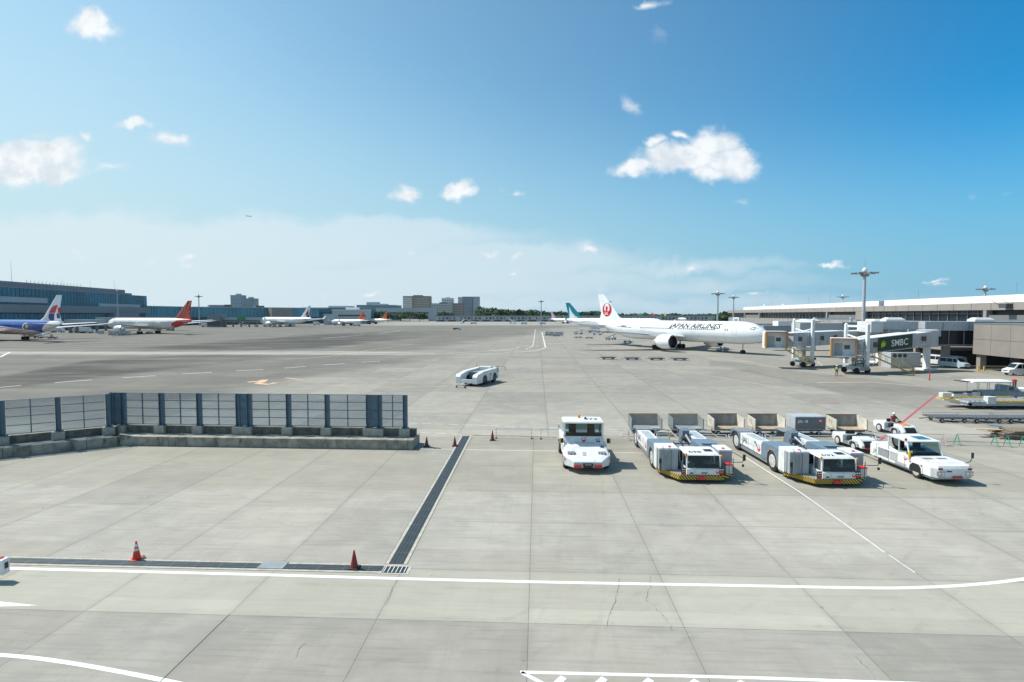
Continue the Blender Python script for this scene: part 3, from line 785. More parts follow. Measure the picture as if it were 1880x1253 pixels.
# camera sees the port side (+y local faces camera-left-behind)
for sg in (1, -1):
    mb = MB()
    mb.M(emred); M1.decal(mb, [(-60.9, 13.6), (-58.6, 13.2), (-57.2, 12.2), (-56.0, 10.6), (-59.2, 10.6), (-59.6, 12.2)], sg)
    mb.M(navy); M1.decal(mb, [(-56.0, 10.45), (-55.6, 9), (-56.4, 7.6), (-57.9, 6.9), (-58.6, 8.2), (-58.9, 10.45)], sg)
    mb.M(navy); M1.decal(mb, [(-59.9, 10.4), (-60.1, 8.6), (-61.6, 8.5), (-61.4, 10.4)], sg)
    mb.M(emred); M1.decal(mb, [(-60.6, 10.55), (-60.8, 12.6), (-62.0, 12.6), (-61.6, 10.55)], sg)
    mb.build('tail_emblem', M1.finob)
    mb = MB().M(gold)
    fmap = M1.wrap(46.0, R(84), sg, .05)
    def arcpoly(r0, r1, off):
        o = [(1.55*math.cos(R(a)), 1.55*math.sin(R(a))) for a in range(-140, 141, 20)]; i_ = [(.35+1.3*math.cos(R(a)), 1.3*math.sin(R(a))) for a in range(130, -131, -20)]
        return o, i_
    mb.M(flat('moon_cream', (.75, .72, .5)))
    o1 = [(-1.5*math.cos(R(a)), 1.5*math.sin(R(a))) for a in range(-130, 131, 20)]; o2 = [(-.45-1.15*math.cos(R(a)) if False else (.42-1.25*math.cos(R(a))), 1.25*math.sin(R(a))) for a in range(-130, 131, 20)]
    sx = 1 if sg > 0 else -1
    for k in range(len(o1)-1):
        mb.poly([fmap(sx*q[0], q[1]) for q in (o1[k], o1[k+1], o2[k+1], o2[k])])
    mb.M(gold); star = [((1.0 if k % 2 == 0 else .62)*math.cos(PI*k/14), (1.0 if k % 2 == 0 else .62)*math.sin(PI*k/14)) for k in range(28)]
    c0 = fmap(sx*1.0, 0)
    for k in range(28):
        a, b2 = star[k], star[(k+1) % 28]; mb.poly([c0, fmap(sx*(1.0+a[0]), a[1]), fmap(sx*(1.0+b2[0]), b2[1])])
    mb.build('moon_and_star', M1.root)
aired = flat('tail_red', (.56, .03, .03)); aigold = flat('tail_orange', (.75, .36, .2))
def body_a(t, y, z):
    if t > .90 and z > .15: return aired
    return aired if (t > .80+.10*(z+.2)**2 and t < .905 and z > -.65) else flat('fuselage_cream', (.72, .70, .66))
A1 = Plane('airliner', 'cream airliner with red tail of radiating orange rays, second from the left', tailat(355, 270, th20, 62.8), th20, L=62.8, D=5.85, span=60, finh=17, bodyf=body_a, finmat=aired)
def finend(pl, cx_, cz_, an, rmax=14):
    r_ = 1.0
    while r_ < rmax:
        x, z = cx_+r_*math.cos(an), cz_+r_*math.sin(an)
        if z > 16.7: break
        if z > pl.fin[0][1]:
            le, ch, th_ = pl.finpt(0, z, 1)
            if not (le-ch*.96 < x < le-ch*.05): break
        r_ += .1
    return r_
for sg in (1, -1):
    mb = MB().M(aigold); cx_, cz_ = -54.5, 5.4
    for k in range(10):
        a = R(62+k*10.0); w_ = R(1.7); r1 = min(finend(A1, cx_, cz_, a-w_), finend(A1, cx_, cz_, a+w_)); r0 = 2.7
        if r1 < r0+.6: continue
        pt = lambda r_, an: (cx_+r_*math.cos(an), max(A1.fin[0][1]+.05, cz_+r_*math.sin(an)))
        A1.decal(mb, [pt(r0, a-w_*.4), pt(r1, a-w_), pt(r1, a+w_), pt(r0, a+w_*.4)], sg)
    mb.build('tail_rays', A1.finob)
th26 = math.atan2(.45, -.893)
C1 = Plane('airliner', 'white airliner with small red and blue swallow tail emblem, before the low glass terminal', tailat(572, 429, th26, 60), th26, L=60, D=5.64, span=60, finh=17.2, winglet=1)
for sg in (1, -1):
    mb = MB().M(emred)
    C1.decal(mb, [(-57.6, 14.0), (-55.2, 12.2), (-53.6, 9.9), (-54.8, 9.6), (-56.5, 11.2)], sg, .1)
    C1.decal(mb, [(-58.2, 11.6), (-55.4, 10.8), (-54.5, 9.6), (-56.4, 9.9)], sg, .13)
    mb.M(navy); C1.decal(mb, [(-54.5, 9.4), (-56.8, 9.6), (-58.0, 10.8), (-56.6, 8.8), (-57.4, 7.2), (-55.2, 8.2)], sg, .1)
    mb.build('tail_emblem', C1.finob)
ofin = flat('tail_orange_red', (.82, .13, .02))
def body_j(t, y, z): return aired if z < -.72 and t > .1 else cleanwhite
N1 = Plane('airliner', 'small white airliner with orange tail and dark red belly, left of the pair', tailat(669, 480, th26, 39.5), th26, L=39.5, D=4.0, span=35.8, finh=12.5, finmat=ofin, bodyf=body_j, winglet=2, hi=False, eng=(2.1, 3.6), nosegear=4, group='small orange-tailed airliners')
N2 = dup(N1.root, (*tailat(712, 560, th26, 39.5), 0), th26, 'small white airliner with orange tail, right and farther of the pair', 'small orange-tailed airliners')
plum = flat('tail_plum', (.55, .38, .5))
PU = Plane('airliner', 'distant airliner with pale plum tail, left of the teal tail', (X(1011, 620)+39.5*.79, 620-39.5*.61), math.atan2(-.61, .79), L=39.5, D=4, span=35.8, finh=13.4, finmat=plum, hi=False, eng=(2.1, 3.6), nosegear=4)
rfin = flat('tail_scarlet', (.75, .03, .05))
PR = Plane('airliner', 'distant airliner with scarlet tail, seen over the crane-tailed jet', (X(1196, 820)+39.5*.79, 820-39.5*.61), math.atan2(-.61, .79), L=39.5, D=4, span=35.8, finh=12.8, finmat=rfin, hi=False, eng=(2.1, 3.6), nosegear=4)
yfin = flat('tail_lime', (.45, .5, .03))
PY = Plane('airliner', 'distant airliner with lime yellow tail, right of the scarlet one', (X(1218, 780)+39.5*.6, 780-39.5*.8), math.atan2(-.8, .6), L=39.5, D=4, span=35.8, finh=12.5, finmat=yfin, hi=False, eng=(2.1, 3.6), nosegear=4)
q = P(467, 397.5, 5200)
FL = Plane('flying_airliner', 'tiny airliner flying high above the left terminals', (q.x-25, q.y, q.z-5), R(12), L=52, D=5.4, span=50, finh=14, hi=False, eng=(2.8, 4.5), minimal=True, finmat=dgrey, bodyf=lambda t, y, z: dgrey)
# ---------------------------------------------------------------- buildings
def wb(mb, name, root, **k):
    l = root.location; mb.v = [(a-l.x, b2-l.y, c-l.z) for a, b2, c in mb.v]
    return mb.build(name, root, **k)
tglass = mat('terminal_glass', (.02, .19, .28), .25, var=.4, scale=.05, spec=.35)
tglass2 = mat('terminal_glass_pale', (.07, .33, .43), .3, var=.3, scale=.05, spec=.35)
tglassd = mat('terminal_glass_dark', (.01, .02, .03), .2, var=.4, scale=.15, spec=.4)
tgrey = mat('terminal_grey_panel', (.23, .245, .26), .6, var=.08, scale=.05); tgrey2 = mat('terminal_pale_panel', (.42, .46, .48), .6, var=.06, scale=.05)
tdark = mat('terminal_dark_grey', (.09, .095, .1), .7)  # even dark grey for base walls, soffits and window rows
roofw = mat('roof_white', (.78, .78, .76), .6, var=.04, scale=.1)
taupe = mat('taupe_cladding', (.265, .24, .215), .7, var=.08, scale=.3, dirt=.15); taupe2 = mat('pale_taupe_cladding', (.29, .265, .24), .7, var=.06, scale=.3)
slate = mat('slate_cladding', (.17, .175, .185), .6, var=.08, scale=.3)
# ---- left terminal: a tall glass block then a lower one
r = thing('terminal_building', 'tall teal glass terminal with grey panel bands, at far left', 'building', (-290, 360, 0))
def lx(px, Y): return X(px, Y, 20)
wa_ = Vector((-283, 215, 0)); wb2 = Vector((lx(240, 432), 432, 0)); wc = Vector((lx(280, 452), 452, 0))
dd = (wb2-wa_).normalized(); dn = Vector((dd.y, -dd.x, 0))   # towards the apron
Lw = (wb2-wa_).length
def tb(name, mt, s0, s1, o0, o1, z0, z1, root=r):
    m_ = MB().M(mt); c = [wa_+dd*s0+dn*o0, wa_+dd*s1+dn*o0, wa_+dd*s1+dn*o1, wa_+dd*s0+dn*o1]
    m_.prism([(q.x, q.y) for q in c], 'z', z0, z1); return wb(m_, name, root)
tb('wall', tdark, -40, Lw+20, -30, 0, 0, 12)
tb('lower_glass', tglass, -40, Lw-8, 0, .5, 3, 10.3)
tb('panel_band', tgrey, -40, Lw+24, 0, 1.5, 11.2, 16.0)
tb('glass_storey', tglass, -40, Lw+24, -12, -.5, 16, 25.8)
tb('grey_wing', tgrey, Lw-30, Lw+2, .6, 5, 3, 11.2)
tb('pale_band', tgrey2, 40, 128, -.5, .6, 17.3, 20.5); tb('pale_band', tgrey2, Lw-40, Lw+12, -.5, .6, 15.5, 18.2)
tb('roof_edge', tgrey, -40, Lw+3, -11, -.6, 25.8, 27.2); tb('roof_block', tgrey2, -40, 84, -9, -1.2, 27.2, 30.6)
tb('roof_block', tgrey, 84, Lw, -12, -4, 27.2, 29.8)
tb('low_roof', roofw, 20, 110, 3, 12, 5.2, 5.7); tb('low_roof', tgrey2, 130, Lw-30, 4, 16, 5.0, 5.6); tb('low_block', tdark, 20, Lw-30, 3.5, 11, 0, 5.0)
m_ = MB().M(mat('mullion_teal', (.06, .17, .22), .5))
for k in range(90):
    s_ = -38+k*(Lw+60)/90; a = wa_+dd*s_+dn*-.35; m_.obox((a.x, a.y, 16), .14, .16, 9.8, 0)
    if s_ < Lw-8: a = wa_+dd*s_+dn*.6; m_.obox((a.x, a.y, 3), .18, .2, 7.3, 0)
for z in (19.2, 22.5): a = wa_+dd*-40+dn*-.4; c = wa_+dd*(Lw+24)+dn*-.4; m_.wall(a, c, .3, z, z+.25)
wb(m_, 'mullions', r)
m_ = MB().M(steel)
for s_, h in ((20, 9), (62, 5), (108, 12), (150, 4), (Lw-12, 7), (Lw-40, 4)):
    a = wa_+dd*s_+dn*-5; m_.cyl((a.x, a.y, 29), (a.x, a.y, 30+h), .12, .05, 5)
for k in range(16):
    a = wa_+dd*(115+k*3.2)+dn*-3; m_.cyl((a.x, a.y, 28), (a.x+1.6, a.y, 31.2), .12, n=5)
m_.split('roof_antenna', r, off=r.location)
tb('letters_board', mat('board_blue', (.03, .2, .35)), 30, 52, -1.2, -.9, 28.3, 30.0)
r2 = thing('terminal_building', 'long low terminal with blue glass front, left of centre', 'building', (-250, 600, 0))
pts_ = [(lx(262, 455), 455), (lx(335, 506), 506), (lx(500, 565), 565), (lx(585, 610), 610), (lx(600, 640), 640)]
def strip(name, mt, pts, z0, z1, dep, off, root, m_=None):
    own = m_ is None; m_ = m_ or MB().M(mt)
    for a, c in zip(pts, pts[1:]):
        a = Vector(a); c = Vector(c); d = (c-a).normalized(); n_ = Vector((d.y, -d.x)); 
        q = [a+n_*off, c+n_*off, c-n_*dep, a-n_*dep]
        m_.prism([(p.x, p.y) for p in q], 'z', z0, z1)
    return wb(m_, name, root) if own else m_
strip('base_storey', tdark, pts_, 0, 7.5, 40, 0, r2); strip('glass_front', tglass2, pts_[:4], 7.5, 16.8, 38, .4, r2)
strip('roof_edge', tgrey2, pts_, 16.8, 17.6, 38, 1.6, r2); strip('panel_wing', taupe2, [(lx(497, 555), 555), (lx(535, 572), 572)], 6.5, 16.6, 8, 2.2, r2)
strip('roof_block', tgrey, [(lx(385, 545), 545), (lx(420, 555), 555)], 17.6, 20, 20, -5, r2); strip('roof_block', tdark, [(lx(412, 553), 553), (lx(425, 556), 556)], 17.6, 20.4, 10, -2, r2); strip('roof_block', tdark, [(lx(470, 560), 560), (lx(486, 565), 565)], 17.6, 19.4, 14, -2, r2)
m_ = MB().M(tgrey2)
for a, c in zip(pts_[:3], pts_[1:4]):
    a = Vector(a); c = Vector(c); n = int((c-a).length/3.4)
    for k in range(n): p = a.lerp(c, k/n); d = (c-a).normalized(); m_.obox((p.x+d.y*.7, p.y-d.x*.7, 7.5), .35, .3, 9.3, math.atan2(d.y, d.x))
wb(m_, 'mullions', r2)
def block(name, label, px0, px1, ytop, Y, dep, wallm, stripes=None, roof=None, cat='building', group=None, side=0., z0=0, vert=0, sidem=None):
    """a far building seen between px0 and px1 whose roof reaches ytop"""
    x0, x1 = X(px0, Y), X(px1, Y); zt = P((px0+px1)/2, ytop, Y).z
    rt = thing(name, label, cat, ((x0+x1)/2, Y, 0), 0, group); cx_ = (x0+x1)/2; hw = (x1-x0)/2
    MB().M(wallm).box(-hw, hw, 0, dep, z0, zt).build('wall', rt)
    if z0:
        for k in range(5): xx = -hw+2*hw*(k+.5)/5; MB().M(tgrey).box(xx-.5, xx+.5, 1, 2, 0, z0-.01).build('column', rt)
    if sidem: MB().M(sidem).box(hw, hw+.3, .3, dep, z0, zt).build('side_wall', rt)
    if stripes:
        m2 = MB().M(stripes[0])
        for k in range(stripes[1]):
            hh_ = zt-z0; za = z0+hh_*.12+(hh_*.86)*k/stripes[1]; zb_ = za+hh_*.86/stripes[1]*stripes[2]
            if vert:
                for j in range(vert):
                    xa = -hw+2*hw*(j+.18)/vert; xb = -hw+2*hw*(j+.82)/vert; m2.box(xa, xb, -.12, .3, za, zb_)
            else: m2.box(-hw*.97, hw*.97, -.12, .3, za, zb_)
        m2.split('window_bay' if vert else 'window_row', rt)
    if roof:
        m2 = MB().M(roof)
        m2.box(-hw-.4, hw+.4, -.5, dep, zt, zt+.7); m2.box(-hw*.3, hw*.4, dep*.3, dep*.7, zt+.7, zt+3); m2.build('roof', rt)
    return rt
hw_w = mat('hotel_window', (.10, .12, .15), .3); hot = mat('hotel_beige', (.42, .38, .33), .8, var=.05); hot2 = mat('hotel_brown', (.26, .22, .2), .8, var=.05); hotw = mat('hotel_white', (.62, .62, .6), .8, var=.04)
hotblue = mat('tower_blue_grey', (.33, .40, .44), .7, var=.05); hotb2 = mat('tower_slate', (.20, .25, .29), .7, var=.06)
block('control_block', 'pale blue tower block with curved shaft rising above the low terminal, taller of two', 424, 444, 543, 800, 15, hotblue, (hotb2, 6, .12), tgrey2)
block('control_block', 'shorter pale blue block with roof aerials beside the curved tower block', 447, 467, 549, 820, 15, hotblue, (tgrey2, 4, .12), tgrey2)
block('terminal_building', 'teal terminal wing behind the swallow-tailed airliner', 555, 667, 566, 660, 60, mat('teal_wing', (.08, .18, .22), .4, var=.2, scale=.04), (tglass, 2, .45), tgrey2)
block('terminal_building', 'pale grey pier building behind the orange-tailed pair', 610, 672, 570, 560, 20, tgrey2, (tdark, 2, .3), roofw)
block('terminal_building', 'blue grey central terminal with stepped roof and glass bands', 655, 724, 561, 900, 60, mat('central_wing', (.17, .24, .29), .6, var=.1, scale=.03), (tglass2, 4, .4), tgrey2)
block('plant_building', 'small grey box building on top of the central terminal skyline', 673, 693, 555, 930, 20, hotblue, (tgrey2, 5, .2), None)
rr = thing('elevated_walkway', 'long pale elevated walkway on a white end tower below the hotels', 'walkway', (X(730, 820), 820, 0))
m_ = MB().M(tgrey2).box(X(664, 820), X(790, 820), 820, 828, P(0, 573.5, 820).z, P(0, 566, 820).z); wb(m_, 'deck', rr)
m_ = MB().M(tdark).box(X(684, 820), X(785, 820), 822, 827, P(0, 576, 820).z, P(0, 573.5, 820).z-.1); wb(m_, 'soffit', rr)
m_ = MB().M(tgrey2).box(X(787, 818), X(800, 818), 817, 832, 0, P(0, 566, 820).z+.4); m_.box(X(681, 818), X(684, 818), 818, 830, 0, P(0, 567, 820).z); m_.split('tower', rr, off=rr.location)
block('hotel', 'wide beige and brown hotel slab above the elevated walkway', 740, 789, 544.5, 1150, 30, hot2, (hot, 11, .35), hot2, vert=0)
m_ = MB().M(hot); x0, x1 = X(740, 1149), X(757, 1149)
hb = block('hotel_wing', 'pale end wing of the wide hotel slab with a column of dark balconies', 740, 757, 545, 1146, 4, hot, (hotw, 10, .45), None)
block('hotel', 'low cream hotel with many window bays between the brown slab and the grey towers', 792, 831, 558, 1080, 28, mat('hotel_cream', (.5, .49, .46), .8), (mat('hotel_glass', (.12, .18, .22), .3), 6, .6), mat('roof_teal', (.1, .18, .2), .6), vert=12)
block('hotel', 'brown side block beside the cream hotel', 831, 850, 557, 1085, 30, hot2, (hot, 6, .2), None)
block('hotel', 'small white hotel with rooftop machinery behind the cream hotel', 811, 832, 548, 1300, 20, hotw, (hw_w, 8, .4), hotw, vert=5)
block('tower_block', 'grey tower slab with slanting dark face, left of the tower pair', 849, 868, 545, 1160, 24, hotb2, (hotblue, 14, .2), None)
block('tower_block', 'narrow white tower strip between the grey tower pair', 841, 848, 545.5, 1180, 20, hotw, (hotb2, 14, .3), None)
block('tower_block', 'pale grey tower slab with small windows, right of the tower pair', 869, 880, 545, 1150, 24, hotblue, (hotw, 16, .4), None, vert=4)
# sloping front of the tower
# far low pier
r4 = thing('pier_building', 'very long low white and grey pier across the middle distance', 'building', (X(960, 760), 760, 0))
m_ = MB().M(tgrey2).box(X(799, 760), X(1345, 760), 760, 785, 0, P(0, 581.5, 760).z); wb(m_, 'wall', r4)
m_ = MB().M(tgrey).box(X(797, 759), X(1347, 759), 758.5, 786, P(0, 581.5, 760).z, P(0, 580, 760).z); wb(m_, 'roof', r4)
m_ = MB().M(tdark)
for k in range(75):
    pxa = 806+k*6.6
    if k % 7 == 5: continue
    m_.box(X(pxa, 760), X(pxa+2.2+(k % 3), 760), 759.7, 760.5, 3.6, 6.2)
for k in range(24): m_.box(X(802+k*21, 760), X(816+k*21, 760), 759.75, 760.5, 0, 2.4)
m_.split('window', r4, off=r4.location)
# ---- right terminal
O = Vector((98, 60, 0)); ta = math.atan2(.991, .131)
T = thing('terminal_building', 'long taupe terminal with white roof along the right edge', 'building', (O.x, O.y, 0), ta)
def sS(px):
    u_ = (px-940)/980; return (60*u_-98)/(.131-.991*u_)
def tbx(name, mt, s0, s1, y0, y1, z0, z1): return MB().M(mt).box(s0, s1, y0, y1, z0, z1).build(name, T)
E = 272
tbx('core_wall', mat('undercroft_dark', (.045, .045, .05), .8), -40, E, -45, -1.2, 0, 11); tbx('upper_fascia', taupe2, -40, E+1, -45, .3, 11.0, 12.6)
MB().M(roofw).box(-40, sS(1606), -40, -2.5, 12.6, 14.3).build('roof', T); MB().M(roofw).box(sS(1596), sS(1356), -40, -2.5, 12.6, 14.25).build('roof', T)
tbx('roof_plant', bgrey, sS(1606)+.05, sS(1596)-.05, -30, -3.5, 12.6, 14.1)
m_ = MB().M(taupe)
for s_ in range(-38, 270, 6): m_.box(s_, s_+.12, .3, .36, 11.0, 12.6)
m_.build('fascia_joints', T)
tbx('middle_wall', taupe2, 45, E, -1.2, 0, 3.6, 8.3)
m_ = MB().M(taupe)
for s_ in range(46, 270, 5): m_.box(s_, s_+.1, 0, .05, 3.6, 8.3)
m_.build('wall_joints', T)
segs = [(1880, 1809, 'slot'), (1809, 1587, 'glass'), (1573, 1518, 'slot'), (1518, 1395, 'glass'), (1394, 1367, 'slot'), (1366, 1341, 'glass')]
gm_, sm_, mu = MB().M(tglassd), MB(), MB().M(mgrey)
for a, c, k in segs:
    s0, s1 = sS(a), sS(c)
    if a == 1880: s0 = -40
    if k == 'glass':
        gm_.box(s0, s1, -1.2, -.9, 8.3, 11); n = int((s1-s0)/3.3)
        for i in range(n+1): q = s0+(s1-s0)*i/n; mu.box(q-.07, q+.07, -.95, -.7, 8.3, 11)
        mu.box(s0, s1, -.92, -.75, 10.2, 10.3)
    else:
        sm_.M(slate).box(s0, s1, -1.2, -.2, 8.3, 9.9); sm_.M(black).box(s0, s1, -1.2, -1.0, 9.9, 11)
        n = max(1, int((s1-s0)/14))
        for i in range(n+1): q = s0+(s1-s0)*i/n; sm_.M(taupe2).box(q-.5, q+.5, -1.1, .25, 8.3, 11)
sm_.M(taupe2).box(sS(1587), sS(1573), -1.1, .25, 8.3, 11)
gm_.split('window_band', T); sm_.split('slot_wall', T); mu.build('mullions', T)
# undercroft
tbx('undercroft_beam', taupe2, 40, E, -1.0, .2, 2.9, 3.6)
m_ = MB().M(taupe2)
for s_ in range(42, 270, 9): m_.box(s_-.35, s_+.35, -.8, 0, 0, 2.9)
m_.split('column', T)
MB().M(bgrey).box(70, 74, -1.2, -.9, 0, 2.6).box(48, 52, -1.2, -.9, 0, 2.5).split('service_door', T)
# projecting block
blk = [(-40, 36), (0.4, 18)]
tbx('block_core', tdark, -40, 35.9, -1, 17.9, 3.0, 8.2)
m_ = MB().M(taupe)
s_ = 36.0
while s_ > -38:
    w_ = 4.3 if s_ > 30 else 4.7
    m_.box(s_-w_+.05, s_, 17.9, 18.05, 5.55, 8.3); m_.box(s_-w_+.05, s_, 17.9, 18.05, 2.8, 5.5); s_ -= w_
yb = 0
while yb < 17.9: m_.box(35.9, 36.05, yb, min(17.95, yb+4.4), 5.55, 8.3); m_.box(35.9, 36.05, yb, min(17.95, yb+4.4), 2.8, 5.5); yb += 4.45
m_.build('block_cladding', T)
tbx('block_parapet', slate, -40, 36.1, -1, 18.1, 8.3, 8.45)
m_ = MB().M(taupe2).box(34.7, 35.7, 16.6, 17.6, 0, 2.8).box(20, 21, 16.6, 17.6, 0, 2.8).box(4, 5, 16.6, 17.6, 0, 2.8); m_.split('column', T)
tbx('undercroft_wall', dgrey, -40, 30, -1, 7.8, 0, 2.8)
MB().M(bgrey).box(24, 27, 7.8, 7.95, 0, 2.3).box(14, 17, 7.8, 7.95, 0, 2.3).M(glass).box(24.4, 26.6, 7.95, 8.0, 1.2, 2.1).build('service_door', T)
# low annex under the connector
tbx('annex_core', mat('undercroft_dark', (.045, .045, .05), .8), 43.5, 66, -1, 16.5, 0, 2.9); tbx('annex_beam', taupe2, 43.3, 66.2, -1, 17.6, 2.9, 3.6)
MB().M(taupe2).box(44, 44.8, 16.7, 17.5, 0, 2.9).box(54, 54.8, 16.7, 17.5, 0, 2.9).box(65, 65.8, 16.7, 17.5, 0, 2.9).split('column', T)
# connector
m_ = MB().M(lgrey).box(37.9, 43, 0, 22.5, 7.0, 8.7); m_.build('connector_roof', T)
tbx('connector_glass', tglassd, 38.2, 42.7, 0, 22, 4.4, 7.0)
m_ = MB().M(mgrey)
for q in range(9): m_.box(38.05, 38.2, q*2.6, q*2.6+.12, 4.4, 7.0)
m_.box(38, 42.9, 0, 22.2, 4.0, 4.4)
for q in range(6): m_.box(37.84, 37.9, q*4.4, q*4.4+.07, 7.0, 8.7)
m_.build('connector_frame', T)
m_ = MB().M(lgrey).box(37.6, 43.1, 22.5, 25.3, 5.9, 8.7); m_.build('connector_end', T)
m_ = MB().M(lgrey).box(37.9, 43, 26.3, 32.5, 7.2, 8.7).M(offwhite).box(37.8, 43.1, 32.5, 34.6, 6.6, 8.7).build('connector_arm', T)
MB().M(taupe2).box(39, 40, 20, 21, 0, 4).box(39, 40, 31, 32, 0, 7.2).box(39, 40, 8, 9, 0, 4).split('column', T)
def cap_unit(s_, y, z, l=3.4, w_=2.2, par=T):
    m_ = MB().M(offwhite); m_.loft([[(s_-w_/2, y-l/2, z), (s_+w_/2, y-l/2, z), (s_+w_/2, y+l/2, z), (s_-w_/2, y+l/2, z)], [(s_-w_/2, y-l/2, z+.35), (s_+w_/2, y-l/2, z+.35), (s_+w_/2, y+l/2, z+.35), (s_-w_/2, y+l/2, z+.35)], [(s_-w_*.3, y-l*.33, z+.75), (s_+w_*.3, y-l*.33, z+.75), (s_+w_*.3, y+l*.33, z+.75), (s_-w_*.3, y+l*.33, z+.75)]]); return m_.build('roof_unit', par)
cap_unit(40.4, 14, 8.7); cap_unit(40.4, 29.5, 8.7)
m_ = MB().M(steel)
for s_ in (60, 95, 150, 170, 215): m_.cyl((s_, -6, 14.2), (s_, -6, 16.5+random.random()*2), .06, n=5)
m_.M(roofw).box(205, 206.2, -9, -8, 14.2, 15.2).box(232, 233.5, -9, -8, 14.2, 15.4); m_.M(dgrey).box(52, 54, .3, 1.6, 11.4, 12.3).cyl((52, 1, 12.3), (54, 1, 13.2), .05, n=5).cyl((54, 1, 11.6), (54, 3, 13), .05, n=5); m_.split('roof_fitting', T)
# ground unit under the connector
a = G(1655, 681); rr = thing('cooling_unit', 'grey cooling unit with three round fans in its side, under the airbridge', 'machine', (74.3, 100.5, 0))
MB().M(lgrey).box(-3.6, 2.0, -1.2, 1.4, 0, 2.9).build('housing', rr, bevel=.03)
for k in range(3):
    m_ = MB().M(black).cyl((-2.9+k*.95, -1.19, 2.35), (-2.9+k*.95, -1.27, 2.35), .34, n=18).M(mgrey).cyl((-2.9+k*.95, -1.27, 2.35), (-2.9+k*.95, -1.3, 2.35), .1, n=10); m_.build('fan', rr)
# ---- light masts
def mast(px, ytop, Y, H=None, big=1., lab='', grp='apron light masts'):
    x = X(px, Y); H = H or P(px, ytop, Y).z
    rt = thing('light_mast', lab, 'light mast', (x, Y, 0), 0, grp); k = big
    MB().M(lgrey).cyl((0, 0, 0), (0, 0, H*.93), .42*k, .28*k, 14).build('pole', rt, smooth=True)
    m_ = MB().M(mgrey).cyl((0, 0, H*.88), (0, 0, H*.90), .8*k, n=12)
    for a_ in range(4):
        an = R(20+90*a_); c = Vector((math.cos(an), math.sin(an), 0)); m_.cyl((0, 0, H*.9), (c.x*1.9*k, c.y*1.9*k, H*.91), .12*k, n=6)
    m_.box(-2.4*k, 2.4*k, -.08, .08, H*.905, H*.92); m_.build('bracket', rt)
    for a_ in range(8):
        an = R(45*a_+10); c = Vector((math.cos(an), math.sin(an), 0)); rr_ = (2.1 if a_ % 2 else 1.3)*k
        m_ = MB().M(mgrey); m_.obox((c.x*rr_, c.y*rr_, H*.905), 1.0*k, .62*k, .38*k, an); m_.M(lamp).obox((c.x*rr_*1.07, c.y*rr_*1.07, H*.905-.03), .8*k, .5*k, .03, an); m_.build('floodlight', rt)
    MB().M(white).lathe([(.3*k, H*.92), (.52*k, H*.935), (.5*k, H*.955), (.25*k, H*.972)], 12).build('dome', rt)
    MB().M(steel).cyl((0, 0, H*.97), (0, 0, H*1.08), .05*k, .02, 5).build('lightning_rod', rt)
    return rt
mast(1584, 487, 118, None, 1.0, 'tallest light mast, rising behind the two airbridges')
mast(1317, 532, 224, None, 1.0, 'grey light mast behind the nose of the crane-tailed jet')
mast(1346, 540, 273, None, .95, 'light mast beside the near end of the taupe terminal, just right of a taller one')
mast(1546, 539, 262, None, 1.0, 'light mast head showing over the white roof, left one')
mast(1806, 522, 185, None, 1.0, 'light mast head showing over the white roof, right one')
mast(1117, 550, 373, None, 1.0, 'thin light mast behind the crane-emblem tail')
mast(993.5, 549.5, 470, None, 1.15, 'slender light mast standing alone in the middle distance')
mast(366, 539.5, 470, None, 1.25, 'light mast in front of the long low glass terminal')
mast(217, 529, 330, None, .8, 'thin dark light mast in front of the tall glass terminal')
# ---- woods and trees
leafm = mat('foliage', (.06, .12, .05), .8, var=.5, scale=.15, spec=.2); leafm2 = mat('foliage_light', (.12, .18, .05), .8, var=.4, scale=.2, spec=.2); bark = mat('bark', (.09, .07, .05), .9)
def leaves(m_, c, rx, ry, rz, n, sz):
    for i in range(n):
        while True:
            p = Vector((random.uniform(-1, 1), random.uniform(-1, 1), random.uniform(-.6, 1)))
            if .35 < p.length < 1: break
        q = Vector((c[0]+p.x*rx, c[1]+p.y*ry, c[2]+p.z*rz)); s_ = sz*random.uniform(.6, 1.3)
        a = Vector((random.gauss(0, 1), random.gauss(0, 1), random.gauss(0, .7))).normalized(); bq = a.cross(Vector((0, 0, 1))).normalized()
        nn = (a+bq*.3); m_.M(leafm2 if random.random() < .12 else leafm)
        m_.add([q+a*s_, q+bq*s_, q-a*s_*.8+Vector((0, 0, s_*.4)), q-bq*s_*.9], [(0, 1, 2, 3)])
m_ = MB().M(leafm)
for px in list(range(880, 1010, 3))+list(range(1006, 1110, 4))+list(range(1095, 1345, 6)):
    Y = random.uniform(900, 1100); yt = interp([(878, 564), (895, 565), (920, 568), (960, 570), (975, 569), (1005, 574), (1030, 573), (1060, 575), (1085, 572), (1110, 574), (1150, 577), (1200, 577), (1340, 577)], px)+random.uniform(-1.2, 2)
    c = P(px, yt, Y); rz = max(3.5, c.z*.5); leaves(m_, (c.x, c.y, max(c.z-rz, 3)), 10, 7, rz, 170, 2.4); leaves(m_, (c.x, c.y-6, 5), 11, 5, 5, 50, 2.4)
    m_.M(bark).cyl((c.x, c.y, 0), (c.x, c.y, max(c.z-rz, 3)), .5, n=5)
wd = m_.build('wood'); tag(wd, 'dark green wood along the horizon behind the long pier', 'wood'); wd['kind'] = 'stuff'
